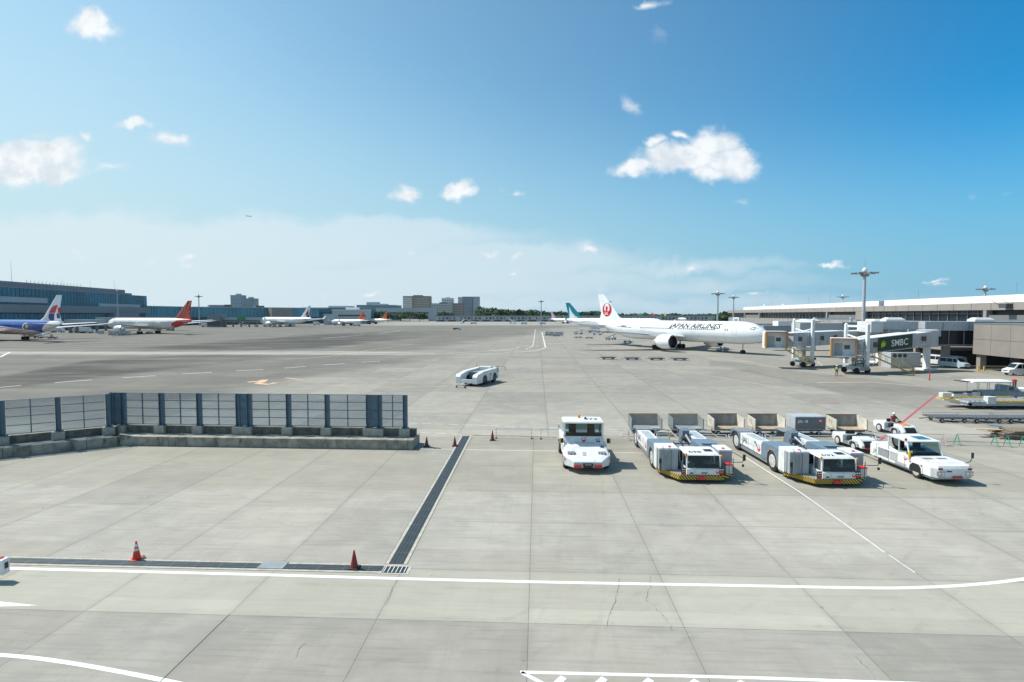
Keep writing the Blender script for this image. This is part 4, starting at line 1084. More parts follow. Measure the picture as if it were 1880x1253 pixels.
def tree(px, yt, Y, rw, lab, lm=0, grp=None):
    c = P(px, yt, Y); rt = thing('tree', lab, 'tree', (c.x, Y, 0), 0, grp)
    m_ = MB().M(bark).cyl((0, 0, 0), (0, 0, c.z*.6), .45, .2, 7)
    for k in range(4): an = k*1.6; m_.cyl((0, 0, c.z*.35), (math.cos(an)*rw*.5, math.sin(an)*rw*.5, c.z*.6), .18, .06, 5)
    m_.build('trunk', rt)
    m_ = MB()
    for k in range(9): leaves(m_, (random.uniform(-.7, .7)*rw, random.uniform(-.6, .6)*rw, c.z*random.uniform(.35, .75)), rw*.55, rw*.5, c.z*.27, 110, 1.15)
    m_.build('crown', rt)
for i, (px, yt, Y, rw) in enumerate(((682, 571.5, 720, 11), (696, 571, 725, 12), (712, 572.5, 715, 11), (735, 573, 790, 13), (752, 572, 780, 14), (770, 573, 785, 13), (812, 573, 900, 12), (822, 572, 900, 11), (884, 573, 860, 10), (893, 572, 865, 11))):
    tree(px, yt, Y, rw, ['round green tree %s' % w_ for w_ in ('leftmost behind the orange tails', 'second behind the orange tails', 'third behind the orange tails', 'left one under the walkway deck', 'middle one under the walkway deck', 'right one under the walkway deck', 'left one in front of the cream hotel', 'right one in front of the cream hotel', 'beside the foot of the grey tower pair', 'at the edge of the wood, right of the tower pair')][i], grp='trees in front of the hotels')
tree(1330, 570, 420, 9, 'dark green tree at the near end of the taupe terminal, left one'); tree(1340, 572, 430, 8, 'dark green tree at the near end of the taupe terminal, right one')
# ---------------------------------------------------------------- drains, fence, cones
bar = mat('drain_steel', (.17, .2, .215), .45, .6, dirt=.4); pit = mat('drain_pit', (.035, .045, .055), .8)
kerb = mat('drain_concrete', (.43, .41, .35), .85, var=.2, dirt=.5, dirtcol=(.2, .19, .16))
def drain(name, label, a, c, wg, wk, nb=4, cat='drain'):
    a = Vector(a); c = Vector(c); d = (c-a); L = d.length; an = math.atan2(d.y, d.x)
    rt = thing(name, label, cat, (a.x, a.y, 0), an)
    MB().M(kerb).box(0, L, wg/2, wg/2+wk, -.05, .007).box(0, L, -wg/2-wk, -wg/2, -.05, .007).split('concrete_edge', rt)
    MB().M(pit).box(0, L, -wg/2, wg/2, -.05, .004).build('channel', rt)
    m_ = MB().M(mat('drain_plate', (.035, .045, .052), .55, .3, dirt=.4))
    for k in range(nb):
        yc = -wg/2+wg*(k+.5)/nb; m_.box(.02, L-.02, yc-wg/nb*.33, yc+wg/nb*.33, .0, .014)
    m_.M(bar)
    for k in range(nb-1): yc = -wg/2+wg*(k+1)/nb; m_.box(.02, L-.02, yc-.012, yc+.012, .0, .02)
    x_ = 1.0
    while x_ < L: m_.box(x_-.012, x_+.012, -wg/2, wg/2, .0, .017); x_ += 1.0
    m_.build('grate', rt)
    MB().M(cr).box(0, L, wg/2+wk, wg/2+wk+.02, -.05, .003).box(0, L, -wg/2-wk-.025, -wg/2-wk, -.05, .003).split('sealed_joint', rt); return rt
e0, e1 = G(-160, 1025.5), G(704, 1044.5)
drain('trench_drain', 'long grated trench drain running beside the white line to the square grate', e0, e1, .46, .13, 4)
v0 = G(727, 1036); v1 = G(856, 801)
drain('trench_drain', 'straight grated trench drain running away from the square grate towards the cones', v0, v1, .60, .14, 4)
q = G(726, 1046.5); rt = thing('drain_grate', 'square slotted drain grate in a pale concrete frame where the two trench drains meet', 'drain', (q.x, q.y, 0), -GA)
m_ = MB().M(kerb); m_.box(-.6, .6, .26, .36, -.05, .011).box(-.6, .6, -.38, -.28, -.05, .011).box(-.6, -.47, -.28, .26, -.05, .011).box(.47, .6, -.28, .26, -.05, .011); m_.build('frame', rt)
MB().M(pit).box(-.47, .47, -.28, .26, -.05, .008).build('pit', rt)
m_ = MB().M(roofw)
for k in range(6): m_.box(-.42+k*.16, -.395+k*.16, -.26, .24, .0, .026)
m_.M(bar)
for k in range(10): m_.box(-.45, .45, -.25+k*.052, -.238+k*.052, 0, .02)
m_.build('bars', rt)
q = G(501, 1039); tag(MB().M(mat('cover_plate', (.30, .33, .34), .5, .5, dirt=.4)).box(-.52, .52, -.27, .29, .0, .03).build('cover_plate', loc=(q.x, q.y, 0), rot=-GA), 'flat grey steel cover plate laid over the long trench drain', 'cover plate')
# cones
conered = mat('cone_red', (.75, .035, .02), .45, var=.1); conew = mat('cone_reflective', (.72, .66, .64), .4); conedark = mat('cone_worn_red', (.33, .035, .03), .6, var=.4, dirt=.7, dirtcol=(.05, .02, .02))
def cone(pos, label, kind, grp=None, h=.74, scale=1, rot=0):
    rt = thing('traffic_cone', label, 'traffic cone', pos, rot, grp); h *= scale
    rr = lambda z: .025+(.165-.025)*(1-z/h)**1.0
    def seg(m_, mt, z0, z1, e=0): m_.M(mt).lathe([(rr(z0)+e, z0), (rr(z1)+e, z1)], 20)
    m_ = MB(); body = conered if kind == 'new' else conedark
    seg(m_, body, .04, h); m_.build('cone_body', rt, smooth=True)
    if kind == 'new':
        for a, b2 in ((.37, .47), (.53, .65)): m_ = MB(); seg(m_, conew, a*scale, b2*scale, .006); m_.build('reflective_band', rt, smooth=True)
        MB().M(conered).box(-.2, .2, -.2, .2, 0, .035).build('base', rt, bevel=.01)
        MB().M(black).obox((.06, .03, 0.001), .46, .38, .022, .5).build('rubber_weight', rt)
    else:
        MB().M(black).box(-.2, .2, -.2, .2, 0, .07).build('base', rt, bevel=.015)
    return rt
cone(G(251, 1027), 'bright red cone with two reflective bands standing on the trench drain', 'new', rot=.3, h=.76)
cone(G(650.5, 1044), 'worn dark red cone with black base on the trench drain near the square grate', 'old', rot=-.1)
cone(G(783.5, 820), 'small worn red cone beside the end of the blast fence', 'old', 'worn cones by the fence'); cone(G(835, 819.5), 'small worn red cone just left of the straight trench drain', 'old', 'worn cones by the fence')
cone(G(904, 809), 'dark grimy cone at the left end of the pink rails', 'old', h=.8)
# blast fence
fblue = mat('fence_steel_blue', (.085, .15, .205), .5, .2, var=.15, scale=2, dirt=.25, dirtcol=(.12, .12, .12)); fedge = mat('fence_light_edge', (.3, .36, .4), .4, .4)
pm = bpy.data.materials.new('fence_screen'); pm.use_nodes = True; t = NT(pm.node_tree); pm.node_tree.nodes.clear()
tr = t.n('ShaderNodeBsdfTransparent', ins={0: (.80, .845, .885, 1)}); gl_ = t.n('ShaderNodeBsdfGlossy', ins={0: (.55, .62, .7, 1), 1: .12}); df = t.n('ShaderNodeBsdfDiffuse', ins={0: (.13, .18, .23, 1)})
mx = t.n('ShaderNodeMixShader', ins={0: .12, 1: tr.outputs[0], 2: df.outputs[0]}); mx2 = t.n('ShaderNodeMixShader', ins={0: .05, 1: mx.outputs[0], 2: gl_.outputs[0]}); t.n('ShaderNodeOutputMaterial', ins={0: mx2.outputs[0]})
def fence(label, a, c, posts, flip=1):
    """a,c: ground line of the plinth face; posts: (distance along, kind)"""
    a = Vector(a[:2]); c = Vector(c[:2]); d = c-a; L = d.length; an = math.atan2(d.y, d.x)
    rt = thing('blast_fence', label, 'fence', (a.x, a.y, 0), an, None)
    m_ = MB().M(concrete); x_ = 0
    while x_ < L-.01: x1 = min(L, x_+4.6); m_.box(x_+(.012 if x_ else 0), x1-.012, 0, 2.25, 0, .72); x_ = x1
    m_.split('plinth', rt, bevel=.015)
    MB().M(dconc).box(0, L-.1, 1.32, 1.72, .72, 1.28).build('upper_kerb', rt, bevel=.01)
    top = 3.86; fy = 1.45
    prev = None
    for (s_, k) in posts:
        w_ = .2 if k == 'p' else .58
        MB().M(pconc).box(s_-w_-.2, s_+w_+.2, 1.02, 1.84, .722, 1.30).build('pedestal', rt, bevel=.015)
        m_ = MB().M(fblue)
        for s2 in ([s_] if k == 'p' else [s_-.45, s_+.45]):
            m_.box(s2-.16, s2-.125, fy-.14, fy+.14, 1.34, top); m_.box(s2+.125, s2+.16, fy-.14, fy+.14, 1.34, top); m_.box(s2-.125, s2+.125, fy-.02, fy+.03, 1.34, top)
            m_.box(s2-.24, s2+.24, fy-.26, fy+.26, 1.30, 1.345)
        if k == 'd': m_.box(s_-.26, s_+.26, fy-.05, fy+.0, 1.34, top); m_.box(s_-.45, s_+.45, fy-.1, fy-.05, 1.9, 1.95); m_.box(s_-.45, s_+.45, fy-.1, fy-.05, 2.6, 2.65); m_.box(s_-.45, s_+.45, fy-.1, fy-.05, 3.25, 3.3)
        m_.build('post', rt)
        m_ = MB().M(steel)
        for z in (1.5, 2.6, 3.7): m_.box(s_-w_-.02, s_-w_+.06, fy-.23, fy-.19, z, z+.06)
        for z in (1.347,):
            for dx in (-.2, .2):
                for s2 in ([s_] if k == 'p' else [s_-.45, s_+.45]): m_.cyl((s2+dx, fy-.22, z), (s2+dx, fy-.22, z+.06), .025, n=6)
        m_.build('bolts', rt)
        if prev is not None:
            s0 = prev; s1 = s_-(.2 if k == 'p' else .66)
            p_ = MB().M(pm).box(s0, s1, fy+.02, fy+.03, 1.36, top-.02).build('panel', rt)
            m_ = MB().M(fblue); mid = (s0+s1)/2
            for z in (1.36, 1.98, 2.62, 3.24): m_.box(s0, s1, fy-.035, fy+.02, z, z+.05)
            m_.box(mid-.03, mid+.03, fy-.05, fy+.018, 1.36, top); m_.M(fedge).box(s0, s1, fy-.03, fy+.035, top-.03, top+.015); m_.build('frame', p_)
        prev = s_+(.2 if k == 'p' else .66)
    return rt
fa, fc = G(203, 818.2), G(758, 826.5); dL = (fc-fa).length
def along(px): # fence line hit for a pixel column
    a = Vector(fa[:2]); d = Vector(fc[:2])-a; dn_ = d.normalized(); n_ = Vector((-dn_.y, dn_.x)); a = a+n_*1.45
    lo, hi = -2, dL+1
    for _ in range(40):
        mm = (lo+hi)/2; q = a+dn_*mm; s_ = toscreen(q.x, q.y, 2.5)
        if s_[0] < px: lo = mm
        else: hi = mm
    return lo
fence('blue steel jet blast fence with see-through panels on a stepped concrete plinth, straight right section', fa, fc, [(along(217), 'd'), (along(297), 'p'), (along(366), 'p'), (along(448), 'd'), (along(530), 'p'), (along(601), 'p'), (along(687), 'd'), (along(744), 'p')])
fb0 = G(-170, 860); fb1 = G(216, 819.3)
LL = (fb1-fb0).length
def along2(px):
    a = Vector(fb0[:2]); dn_ = (Vector(fb1[:2])-a).normalized(); n_ = Vector((-dn_.y, dn_.x)); a = a+n_*1.45
    lo, hi = -2, LL+1
    for _ in range(40):
        mm = (lo+hi)/2; q = a+dn_*mm; s_ = toscreen(q.x, q.y, 2.5)
        if s_[0] < px: lo = mm
        else: hi = mm
    return lo
fence('blue steel jet blast fence on dark stained plinth, angled left section', fb0, fb1, [(.6, 'p'), (along2(-98), 'p'), (along2(4), 'p'), (along2(107), 'p'), (along2(199), 'p')])
# ---------------------------------------------------------------- barriers
def stand(px, py, colr, label, grp, kind='A'):
    p = G(px, py); rt = thing('barricade_stand', label, 'barricade', (p.x, p.y, 0), -GA, grp)
    for sy in (-1, 1):
        m_ = MB().M(colr)
        m_.tube([(0, sy*.34, 0), (0, sy*.03, .82)], .028)
        if colr is pink:
            m_.M(white)
            for k in range(4): z = .08+k*.2; m_.cyl((0, sy*(.34-z*.378), z), (0, sy*(.34-(z+.1)*.378), z+.1), .033, n=6)
        m_.build('leg', rt)
    m_ = MB().M(colr).tube([(0, -.25, .24), (0, .25, .24)], .02)
    m_.tube([(0, -.15, .5), (0, .15, .5)], .02); m_.build('crossbar', rt)
    return p
prs = []
pl = [(1154, 808), (1250, 809), (1347, 811), (1441, 812), (1543, 813), (1661, 816), (1732, 818)]
pw = ['at the left end of the row, by the first cart', 'under the second cart', 'beside the right arm of the left tractor', 'behind the right-hand wide tractor', 'left of the small tug wheel', 'just behind the open cab pushback', 'at the right end of the pink row']
prs = [stand(a, b2, pink, 'pink striped A-frame barricade stand, '+w_, 'striped barricade stands') for (a, b2), w_ in zip(pl, pw)]
gl2 = [(1757, 817), (1826, 819), (1849, 820), (1878, 821)]
gw = ['leftmost of the green ones', 'second from the left of the green ones', 'third from the left of the green ones', 'rightmost of the green ones']
grs = [stand(a, b2, green, 'green A-frame barricade stand, '+w_, 'green barricade stands') for (a, b2), w_ in zip(gl2, gw)]
def pipe(p, q, z, lab, grp, mt=mgrey, r_=.02):
    m_ = MB().M(mt); d = q-p; rt = tag(m_.cyl((0, 0, z), (d.x, d.y, z), r_, n=6).build('barrier_pipe', loc=p), lab, 'pipe', grp)
ws_ = ['first cart', 'second cart', 'third cart', 'closed cart', 'last cart', 'small tug']
for i in range(len(prs)-1):
    pipe(prs[i], prs[i+1], .84, 'thin grey top pipe laid across the striped stands below the '+ws_[i], 'pipes on the barricade stands', lgrey)
    pipe(prs[i], prs[i+1], .27, 'thin grey lower pipe between the striped stands below the '+ws_[i], 'pipes on the barricade stands', lgrey)
pipe(prs[-1], grs[0], .27, 'lower pipe between the last striped stand and the first green stand', 'pipes on the barricade stands')
for i, w_ in zip(range(3), ('first two', 'middle two', 'last two')):
    pipe(grs[i], grs[i+1], .84, 'grey top pipe laid across the %s green stands' % w_, 'pipes on the barricade stands'); pipe(grs[i], grs[i+1], .27, 'grey lower pipe between the %s green stands' % w_, 'pipes on the barricade stands')
for i, (pa, pb_, w_) in enumerate((((911, 805), (976, 805.5), 'beside the dark cone'), ((993, 806), (1040, 806.5), 'beside the boxy white tug'))):
    a, c = G(*pa), G(*pb_); d = c-a; L = d.length; rt = thing('barrier_rail', 'thin pink and white U-shaped rail '+w_, 'barrier', a, math.atan2(d.y, d.x), 'pink rails')
    for x_ in (0, L):
        m_ = MB().M(pink)
        for k in range(6): m_.M(pink if k % 2 else white).cyl((x_, 0, k*.13), (x_, 0, k*.13+.13), .022, n=6)
        m_.M(black).box(x_-.08, x_+.08, -.25, .25, 0, .03); m_.build('post', rt)
    MB().M(lgrey).cyl((0, 0, .78), (L, 0, .78), .018, n=6).build('rail', rt)
# low white kerb rail under the carts
rt = thing('kerb_rail', 'low white pipe rail with hooked ends running under the row of carts', 'rail', G(1140, 801), -GA)
m_ = MB().M(offwhite); x_ = 0
for k in range(8): m_.tube([(k*2.9, -.25, 0), (k*2.9, -.1, .16), (k*2.9, 0, .2), (k*2.9+2.7, 0, .2), (k*2.9+2.7, -.2, .05)], .03)
m_.build('rail', rt)
# ---------------------------------------------------------------- ground vehicles
wsm = bpy.data.materials.new('windscreen_glass'); wsm.use_nodes = True; t = NT(wsm.node_tree); wsm.node_tree.nodes.clear()
tr = t.n('ShaderNodeBsdfTransparent', ins={0: (.24, .36, .37, 1)}); g2 = t.n('ShaderNodeBsdfGlossy', ins={0: (1, 1, 1, 1), 1: .02}); fr = t.n('ShaderNodeFresnel', ins={0: 1.5})
mx = t.n('ShaderNodeMixShader', ins={0: fr.outputs[0], 1: tr.outputs[0], 2: g2.outputs[0]}); t.n('ShaderNodeOutputMaterial', ins={0: mx.outputs[0]})
hz_ = bpy.data.materials.new('hazard_stripes'); hz_.use_nodes = True; t = NT(hz_.node_tree); b = hz_.node_tree.nodes['Principled BSDF']
oc = t.n('ShaderNodeSeparateXYZ', ins={0: t.n('ShaderNodeTexCoord').outputs['Object']})
ss_ = t.m('FRACT', t.m('MULTIPLY', t.m('ADD', t.m('ADD', oc.outputs[1], t.m('MULTIPLY', oc.outputs[0], .6)), oc.outputs[2]), 5.6))
t.set(b.inputs['Base Color'], t.mix(t.m('GREATER_THAN', ss_, .6), (.015, .02, .02, 1), (.75, .5, .03, 1))); b.inputs['Roughness'].default_value = .5
seatm = mat('seat_black', (.02, .025, .03), .8); deckm = mat('deck_tread', (.23, .24, .25), .6, var=.2, scale=6, dirt=.5, dirtcol=(.12, .1, .09)); hoodblue = mat('hood_blue_grey', (.15, .215, .28), .5, var=.08, dirt=.25)
pbox = mat('panel_grey_blue', (.34, .38, .41), .5, var=.06, dirt=.25)
def small_emblem(mb, mp, r=.12):
    """tiny crane roundel on a flat face; mp(a,b,layer)->3D"""
    mb.M(emred); o = circ(0, 0, r, n=20); mb.poly([mp(a, b2, 0) for a, b2 in o])
    mb.M(cleanwhite); mb.poly([mp(a*r, b2*r, 1) for a, b2 in [(0, .9), (.45, .65), (.58, .1), (.3, -.2), (0, -.1), (-.3, -.2), (-.58, .1), (-.45, .65)]])
    mb.M(emred); mb.poly([mp(a*r, b2*r, 2) for a, b2 in [(-.25, -.2), (.1, .2), (0, .4), (-.15, .3), (0, .55), (.25, .35), (.15, -.05), (.25, -.2)]])
def seams(rt, boxes, nm='panel_gap'):
    m_ = MB().M(dgrey)
    for b_ in boxes: m_.box(*b_)
    m_.build(nm, rt)
def wheelpart(rt, x, y, r, wd, hub=True, out=1):
    m_ = MB(); m_.wheel(x, y, r, wd, 26); w_ = m_.build('wheel', rt, smooth=True)
    m_ = MB().M(rim if hub else dgrey); s_ = out
    q = [(.62*r, wd*.455), (.58*r, wd*.475), (.42*r, wd*.46), (.3*r, wd*.49), (.0, wd*.46)]
    rings = [[(x+a*math.cos(2*PI*i/20), y+s_*b2, r+a*math.sin(2*PI*i/20)) for i in range(20)] for a, b2 in q[:4]]
    if s_ > 0: rings = rings
    m_.loft(rings, False, True)
    m_.M(dgrey)
    for i in range(8): an = 2*PI*i/8; m_.cyl((x+.34*r*math.cos(an), y+s_*wd*.46, r+.34*r*math.sin(an)), (x+.34*r*math.cos(an), y+s_*wd*.52, r+.34*r*math.sin(an)), .035*r, n=6)
    m_.build('rim', w_, smooth=True); return w_
def mirror(rt, pts, c, w_=.16, h=.38):
    MB().M(black).tube(pts, .02, 6).build('mirror_arm', rt); MB().M(black).box(c[0]-.05, c[0]+.05, c[1]-w_/2, c[1]+w_/2, c[2]-h/2, c[2]+h/2).build('mirror', rt, bevel=.03)
def beacon(rt, x, y, z, r=.07, h=.16): MB().M(orange).lathe([(r, 0), (r, h*.7), (r*.7, h), (.01, h*1.02)], 12, (x, y, z)).build('beacon', rt, smooth=True)
# ---- wide nose-lift tractor
def lift_tractor(label, pos, rot, num, full=True):
    rt = thing('aircraft_tractor', label, 'aircraft tractor', pos, rot, 'wide nose-lift tractors'); 
    # chassis deck with bevelled front
    outl = [(0, -1.22), (0, 1.27), (-.85, 2.2), (-2.3, 2.2), (-2.3, -2.2), (-1.75, -2.15)]
    MB().M(mgrey).prism(outl, 'z', .28, .44).build('front_deck', rt)
    m_ = MB().M(hz_); 
    for a, c in (((0, 1.27), (0, -1.22)), ((-.85, 2.2), (0, 1.27)), ((0, -1.22), (-1.75, -2.15))):
        a = Vector(a); c = Vector(c); m_.wall(a, c, .06, .2, .47)
    m_.build('front_bumper', rt)
    MB().M(red).box(.03, .12, -.2, .25, .22, .42).build('tow_hitch', rt, bevel=.02)
    m_ = MB().M(deckm).prism([(-.02, -1.2), (-.02, 1.25), (-.85, 2.15), (-2.3, 2.15), (-2.3, -2.15), (-1.72, -2.1)], 'z', .44, .475); m_.build('tread_plate', rt)
    # cab
    y0, y1 = -.78, 1.22
    m_ = MB().M(white)
    m_.prism([(-.04, .48), (-.04, .86), (-.12, .88), (-1.8, .88), (-1.8, .48)], 'y', y0, y1)
    m_.build('cab_body', rt, bevel=.02)
    m_ = MB().M(white); m_.loft([[(-.22, y0+.02, 1.58), (-1.85, y0, 1.62), (-1.85, y1, 1.62), (-.22, y1-.02, 1.58)], [(-.2, y0, 1.61), (-1.88, y0-.02, 1.66), (-1.88, y1+.02, 1.66), (-.2, y1, 1.61)], [(-.3, y0+.08, 1.69), (-1.8, y0+.06, 1.76), (-1.8, y1-.06, 1.76), (-.3, y1-.08, 1.69)]])
    roof = m_.build('cab_roof', rt)
    m_ = MB().M(black).quad((-.75, y1-.75, 1.728), (-.75, y1-.25, 1.728), (-1.2, y1-.25, 1.75), (-1.2, y1-.75, 1.75)); m_.build('roof_hatch', rt)
    m_ = MB().M(letblk); put_text(m_, num, .52, lambda a, b2: (-.62+b2*-1*-1 if False else -.64-b2, y0+.62+a, 1.69+(.34+b2)*.0467+.006), bold=.01); m_.build('roof_number', roof)
    m_ = MB().M(white)
    for (xa, ya) in ((-.1, y0+.03), (-.1, y1-.03), (-1.78, y0+.03), (-1.78, y1-.03)): m_.box(xa-.05-(.1 if xa > -1 else 0), xa+.03-(.05 if xa > -1 else 0), ya-.035, ya+.035, .86, 1.63)
    m_.box(-1.0, -.95, y0, y0+.05, .86, 1.62); m_.split('cab_pillar', rt)
    m_ = MB().M(wsm); m_.quad((-.08, y0+.06, .88), (-.08, y1-.06, .88), (-.2, y1-.06, 1.6), (-.2, y0+.06, 1.6)); m_.build('windscreen', rt)
    for yv in (y0+.01, y1-.01): MB().M(wsm).quad((-.15, yv, .88), (-.95, yv, .88), (-.95, yv, 1.6), (-.22, yv, 1.6)).build('side_window', rt)
    MB().M(seatm).quad((-1.8, y0, .9), (-1.8, y1, .9), (-1.8, y1, 1.6), (-1.8, y0, 1.6)).build('rear_window_panel', rt)  # opaque dark panel added across the rear window to keep the cab dark
    m_ = MB().M(seatm).box(-1.25, -.85, -.1, .4, .8, 1.0).box(-1.35, -1.22, -.1, .4, .95, 1.5); m_.build('seat', rt, bevel=.04)
    m_ = MB().M(seatm).box(-.55, -.25, y0+.1, y1-.1, .85, 1.0).M(dgrey).cyl((-.6, .15, 1.05), (-.55, .15, 1.12), .2, n=16).M(mat('paper_note', (.55, .55, .38), .8)).quad((-.16, y0+.15, .97), (-.16, y0+.5, .97), (-.2, y0+.5, 1.17), (-.2, y0+.15, 1.17)); m_.build('dashboard', rt)
    # face panels and lights
    m_ = MB().M(white).box(-.04, .0, y0+.02, y0+.42, .52, .84).box(-.04, .0, y1-.42, y1-.02, .52, .84).box(-.04, .0, y0+.5, y1-.5, .56, .82); m_.split('front_panel', rt, bevel=.015)
    m_ = MB().M(navy).box(0, .006, y0+.18, y0+.36, .55, .64).M(mgrey).box(0, .006, .05, .4, .57, .66); m_.build('number_plate', rt)
    m_ = MB(); small_emblem(m_, lambda a, b2, l: (.004+.003*l, y1-.22+a, .68+b2), .11); m_.build('emblem', rt)
    for yv in (y0-.2, y1+.02):
        m_ = MB().M(black).box(-.06, .01, yv-.13, yv+.14, .5, .92); h_ = m_.build('headlight', rt, bevel=.01)
        m_ = MB().M(lamp).cyl((.01, yv-.06, .82), (.02, yv-.06, .82), .045, n=12).cyl((.01, yv+.07, .82), (.02, yv+.07, .82), .045, n=12).M(orange).box(.01, .018, yv-.1, yv+.1, .66, .72).M(red).box(.01, .018, yv-.1, yv+.1, .56, .64); m_.build('lens', h_)
    beacon(rt, -.18, y0-.03, 1.58); beacon(rt, -.18, y1+.06, 1.5)
    # side lockers
    m_ = MB().M(pbox).box(-1.0, -2.3, -2.2, -1.05, .48, 1.74).M(white).box(-.98, -2.32, -2.22, -1.03, 1.74, 1.84).M(white).box(-1.6, -2.32, -2.23, -2.2, .4, 1.74); m_.build('locker', rt, bevel=.015)
    m_ = MB().M(pbox).box(-1.0, -2.3, 1.42, 2.2, .48, 1.66).M(white).box(-.98, -2.32, 1.4, 2.22, 1.66, 1.76); m_.build('locker', rt, bevel=.015)
    for yv, z in ((-1.5, 1.85), (1.75, 1.77)): MB().M(red).lathe([(.09, 0), (.09, .05), (.01, .09)], 10, (-1.3, yv, z-.01)).build('filler_cap', rt)
    m_ = MB().M(steel)
    for yv in (-2.0, -1.62): m_.tube([(-.93, yv, .5), (-.93, yv, 1.95), (-1.15, yv, 1.95)], .02)
    for k in range(6): m_.tube([(-.93, -2.0, .6+k*.22), (-.93, -1.62, .6+k*.22)], .014)
    m_.build('ladder', rt); m_ = MB().M(black).tube([(-.9, -2.12, .47), (-.9, -2.12, .95), (-.9, -2.15, 1.2)], .03).box(-.95, -.85, -2.22, -2.1, .95, 1.2); m_.build('hand_lamp', rt)
    m_ = MB().M(offwhite).box(-.35, -.75, 1.62, 2.0, .48, .98).M(red).box(-.33, -.77, 1.6, 2.02, .98, 1.06); m_.build('bottle_box', rt, bevel=.02)
    m_ = MB().M(dgrey).tube([(-.2, 1.75, .47), (-.2, 1.75, 1.25), (-.9, 2.25, 1.25), (-.9, 2.25, .47)], .018).build('guard_rail', rt)
    mirror(rt, [(-.3, 1.9, 1.2), (-.2, 2.5, 1.22), (-.2, 2.62, 1.45), (-.9, 2.3, 1.6), (-1.1, 2.2, 1.6)], (-.2, 2.62, 1.5)); MB().M(black).box(-.24, -.16, 2.5, 2.62, .95, 1.1).build('mirror', rt, bevel=.02)
    # hoods over the front wheels, arms
    for sg in (-1, 1):
        s0, s1 = sg*2.18, sg*.78
        m_ = MB().M(hoodblue)
        m_.prism([(-2.33, .95), (-2.33, 1.66), (-4.55, 1.62), (-4.75, 1.45), (-4.75, .5), (-3.95, .5), (-3.85, 1.1), (-3.5, 1.38), (-2.95, 1.38), (-2.6, 1.1)], 'y', s1 if sg < 0 else s1, sg*2.16)
        m_.build('hood', rt, bevel=.03)
        MB().M(mgrey).prism([(-2.33, .48), (-2.33, 1.0), (-2.55, 1.15), (-2.9, 1.42), (-3.5, 1.44), (-3.9, 1.15), (-3.98, .48), (-3.85, .48), (-3.75, 1.05), (-3.45, 1.32), (-2.95, 1.32), (-2.6, 1.0), (-2.5, .48)], 'y', sg*2.0, sg*2.22).build('wheel_arch', rt)
        if sg > 0: MB().M(black).quad((-3.0, .95, 1.665), (-3.0, 1.9, 1.665), (-2.5, 1.9, 1.67), (-2.5, .95, 1.67)).build('vent', rt)
        m_ = MB().M(white); m_.box(-4.75, -8.05, sg*1.25, sg*2.16, .62, 1.42); arm = m_.build('side_arm', rt, bevel=.03)
        MB().M(mgrey).box(-4.0, -8.05, sg*1.3, sg*2.1, .3, .62).build('side_skirt', arm)
        MB().M(mat('arm_top_grey', (.36, .42, .45), .6, dirt=.3)).box(-5.6, -7.6, sg*1.42, sg*2.0, 1.42, 1.435).build('arm_top', arm)
        m_ = MB().M(bgrey).prism([(-8.05, .3), (-8.05, 1.36), (-8.3, 1.44), (-9.5, 1.44), (-9.62, 1.3), (-9.62, .8), (-9.45, 1.15), (-9.1, 1.36), (-8.5, 1.36), (-8.2, 1.1), (-8.12, .3)], 'y', sg*1.2, sg*2.2); m_.build('rear_fender', rt)
        MB().M(deckm).box(-8.1, -9.6, sg*1.0, sg*2.15, 1.44, 1.46).build('rear_deck', rt)
        wheelpart(rt, -3.2, sg*1.98, .67, .42, out=sg); wheelpart(rt, -8.75, sg*1.95, .65, .42, out=sg)
    # centre deck and lifting gear
    m_ = MB().M(deckm).box(-1.9, -5.0, -.8, .8, .8, 1.12).M(mgrey).box(-2.0, -2.3, -1.0, 1.4, .5, 1.3); m_.build('centre_deck', rt)
    m_ = MB().M(pink).box(-2.5, -3.6, .25, .3, 1.12, 1.15); m_.build('deck_stripe', rt)
    for k, (ya, yb_) in enumerate(((-.5, -.3), (-.1, .15), (.4, .6), (.55, .2))): MB().M(black).tube([(-2.4-.2*k, ya, 1.14), (-3.4, (ya+yb_)/2, 1.22), (-4.3, yb_, 1.16), (-5.0, yb_, 1.3)], .03, 5).build('hose', rt)
    MB().M(yellow).tube([(-4.9, -.6, 1.12), (-4.9, -.6, 1.75)], .04).build('marker_rod', rt); MB().M(dgrey).box(-2.5, -3.3, -.7, -.2, 1.12, 1.34).build('pump_box', rt, bevel=.03); MB().M(steel).tube([(-5.2, -1.2, 1.45), (-5.2, -1.2, 1.75), (-6.6, -1.2, 1.75), (-6.6, -1.2, 1.45)], .02).build('hand_rail', rt)
    m_ = MB().M(bgrey).prism([(-5.0, .3), (-5.0, 1.2), (-5.6, 1.1), (-6.4, .35)], 'y', -.7, .7).M(mgrey).box(-6.3, -7.2, -1.0, 1.0, .18, .34); m_.build('nose_wheel_cradle', rt)
    m_ = MB().M(bgrey)
    m_.prism([(-6.6, .5), (-6.4, 1.75), (-6.9, 1.85), (-7.4, 1.5), (-7.5, .5)], 'y', .72, 1.2).M(steel).cyl((-5.2, .95, 1.15), (-6.6, .95, 1.5), .09, n=10).cyl((-5.2, .7, .9), (-6.4, .7, 1.1), .06, n=8).M(dgrey).cyl((-6.3, .6, 1.2), (-6.3, 1.25, 1.2), .2, n=12); m_.build('clamp_arm', rt, bevel=.01)
    seams(rt, [(-4.9-.9*k, -4.915-.9*k, -2.168, -2.16, .64, 1.4) for k in range(1, 4)]+[(-4.8, -8.0, -2.168, -2.16, .98, .993), (-1.02, -1.0, -2.0+.55, -2.0+.56, .5, 1.72), (-.98, -.99, -1.62+.15, -1.62+.16, .5, 1.72), (-1.3, -1.31, -2.23, -2.2, .5, 1.72)])
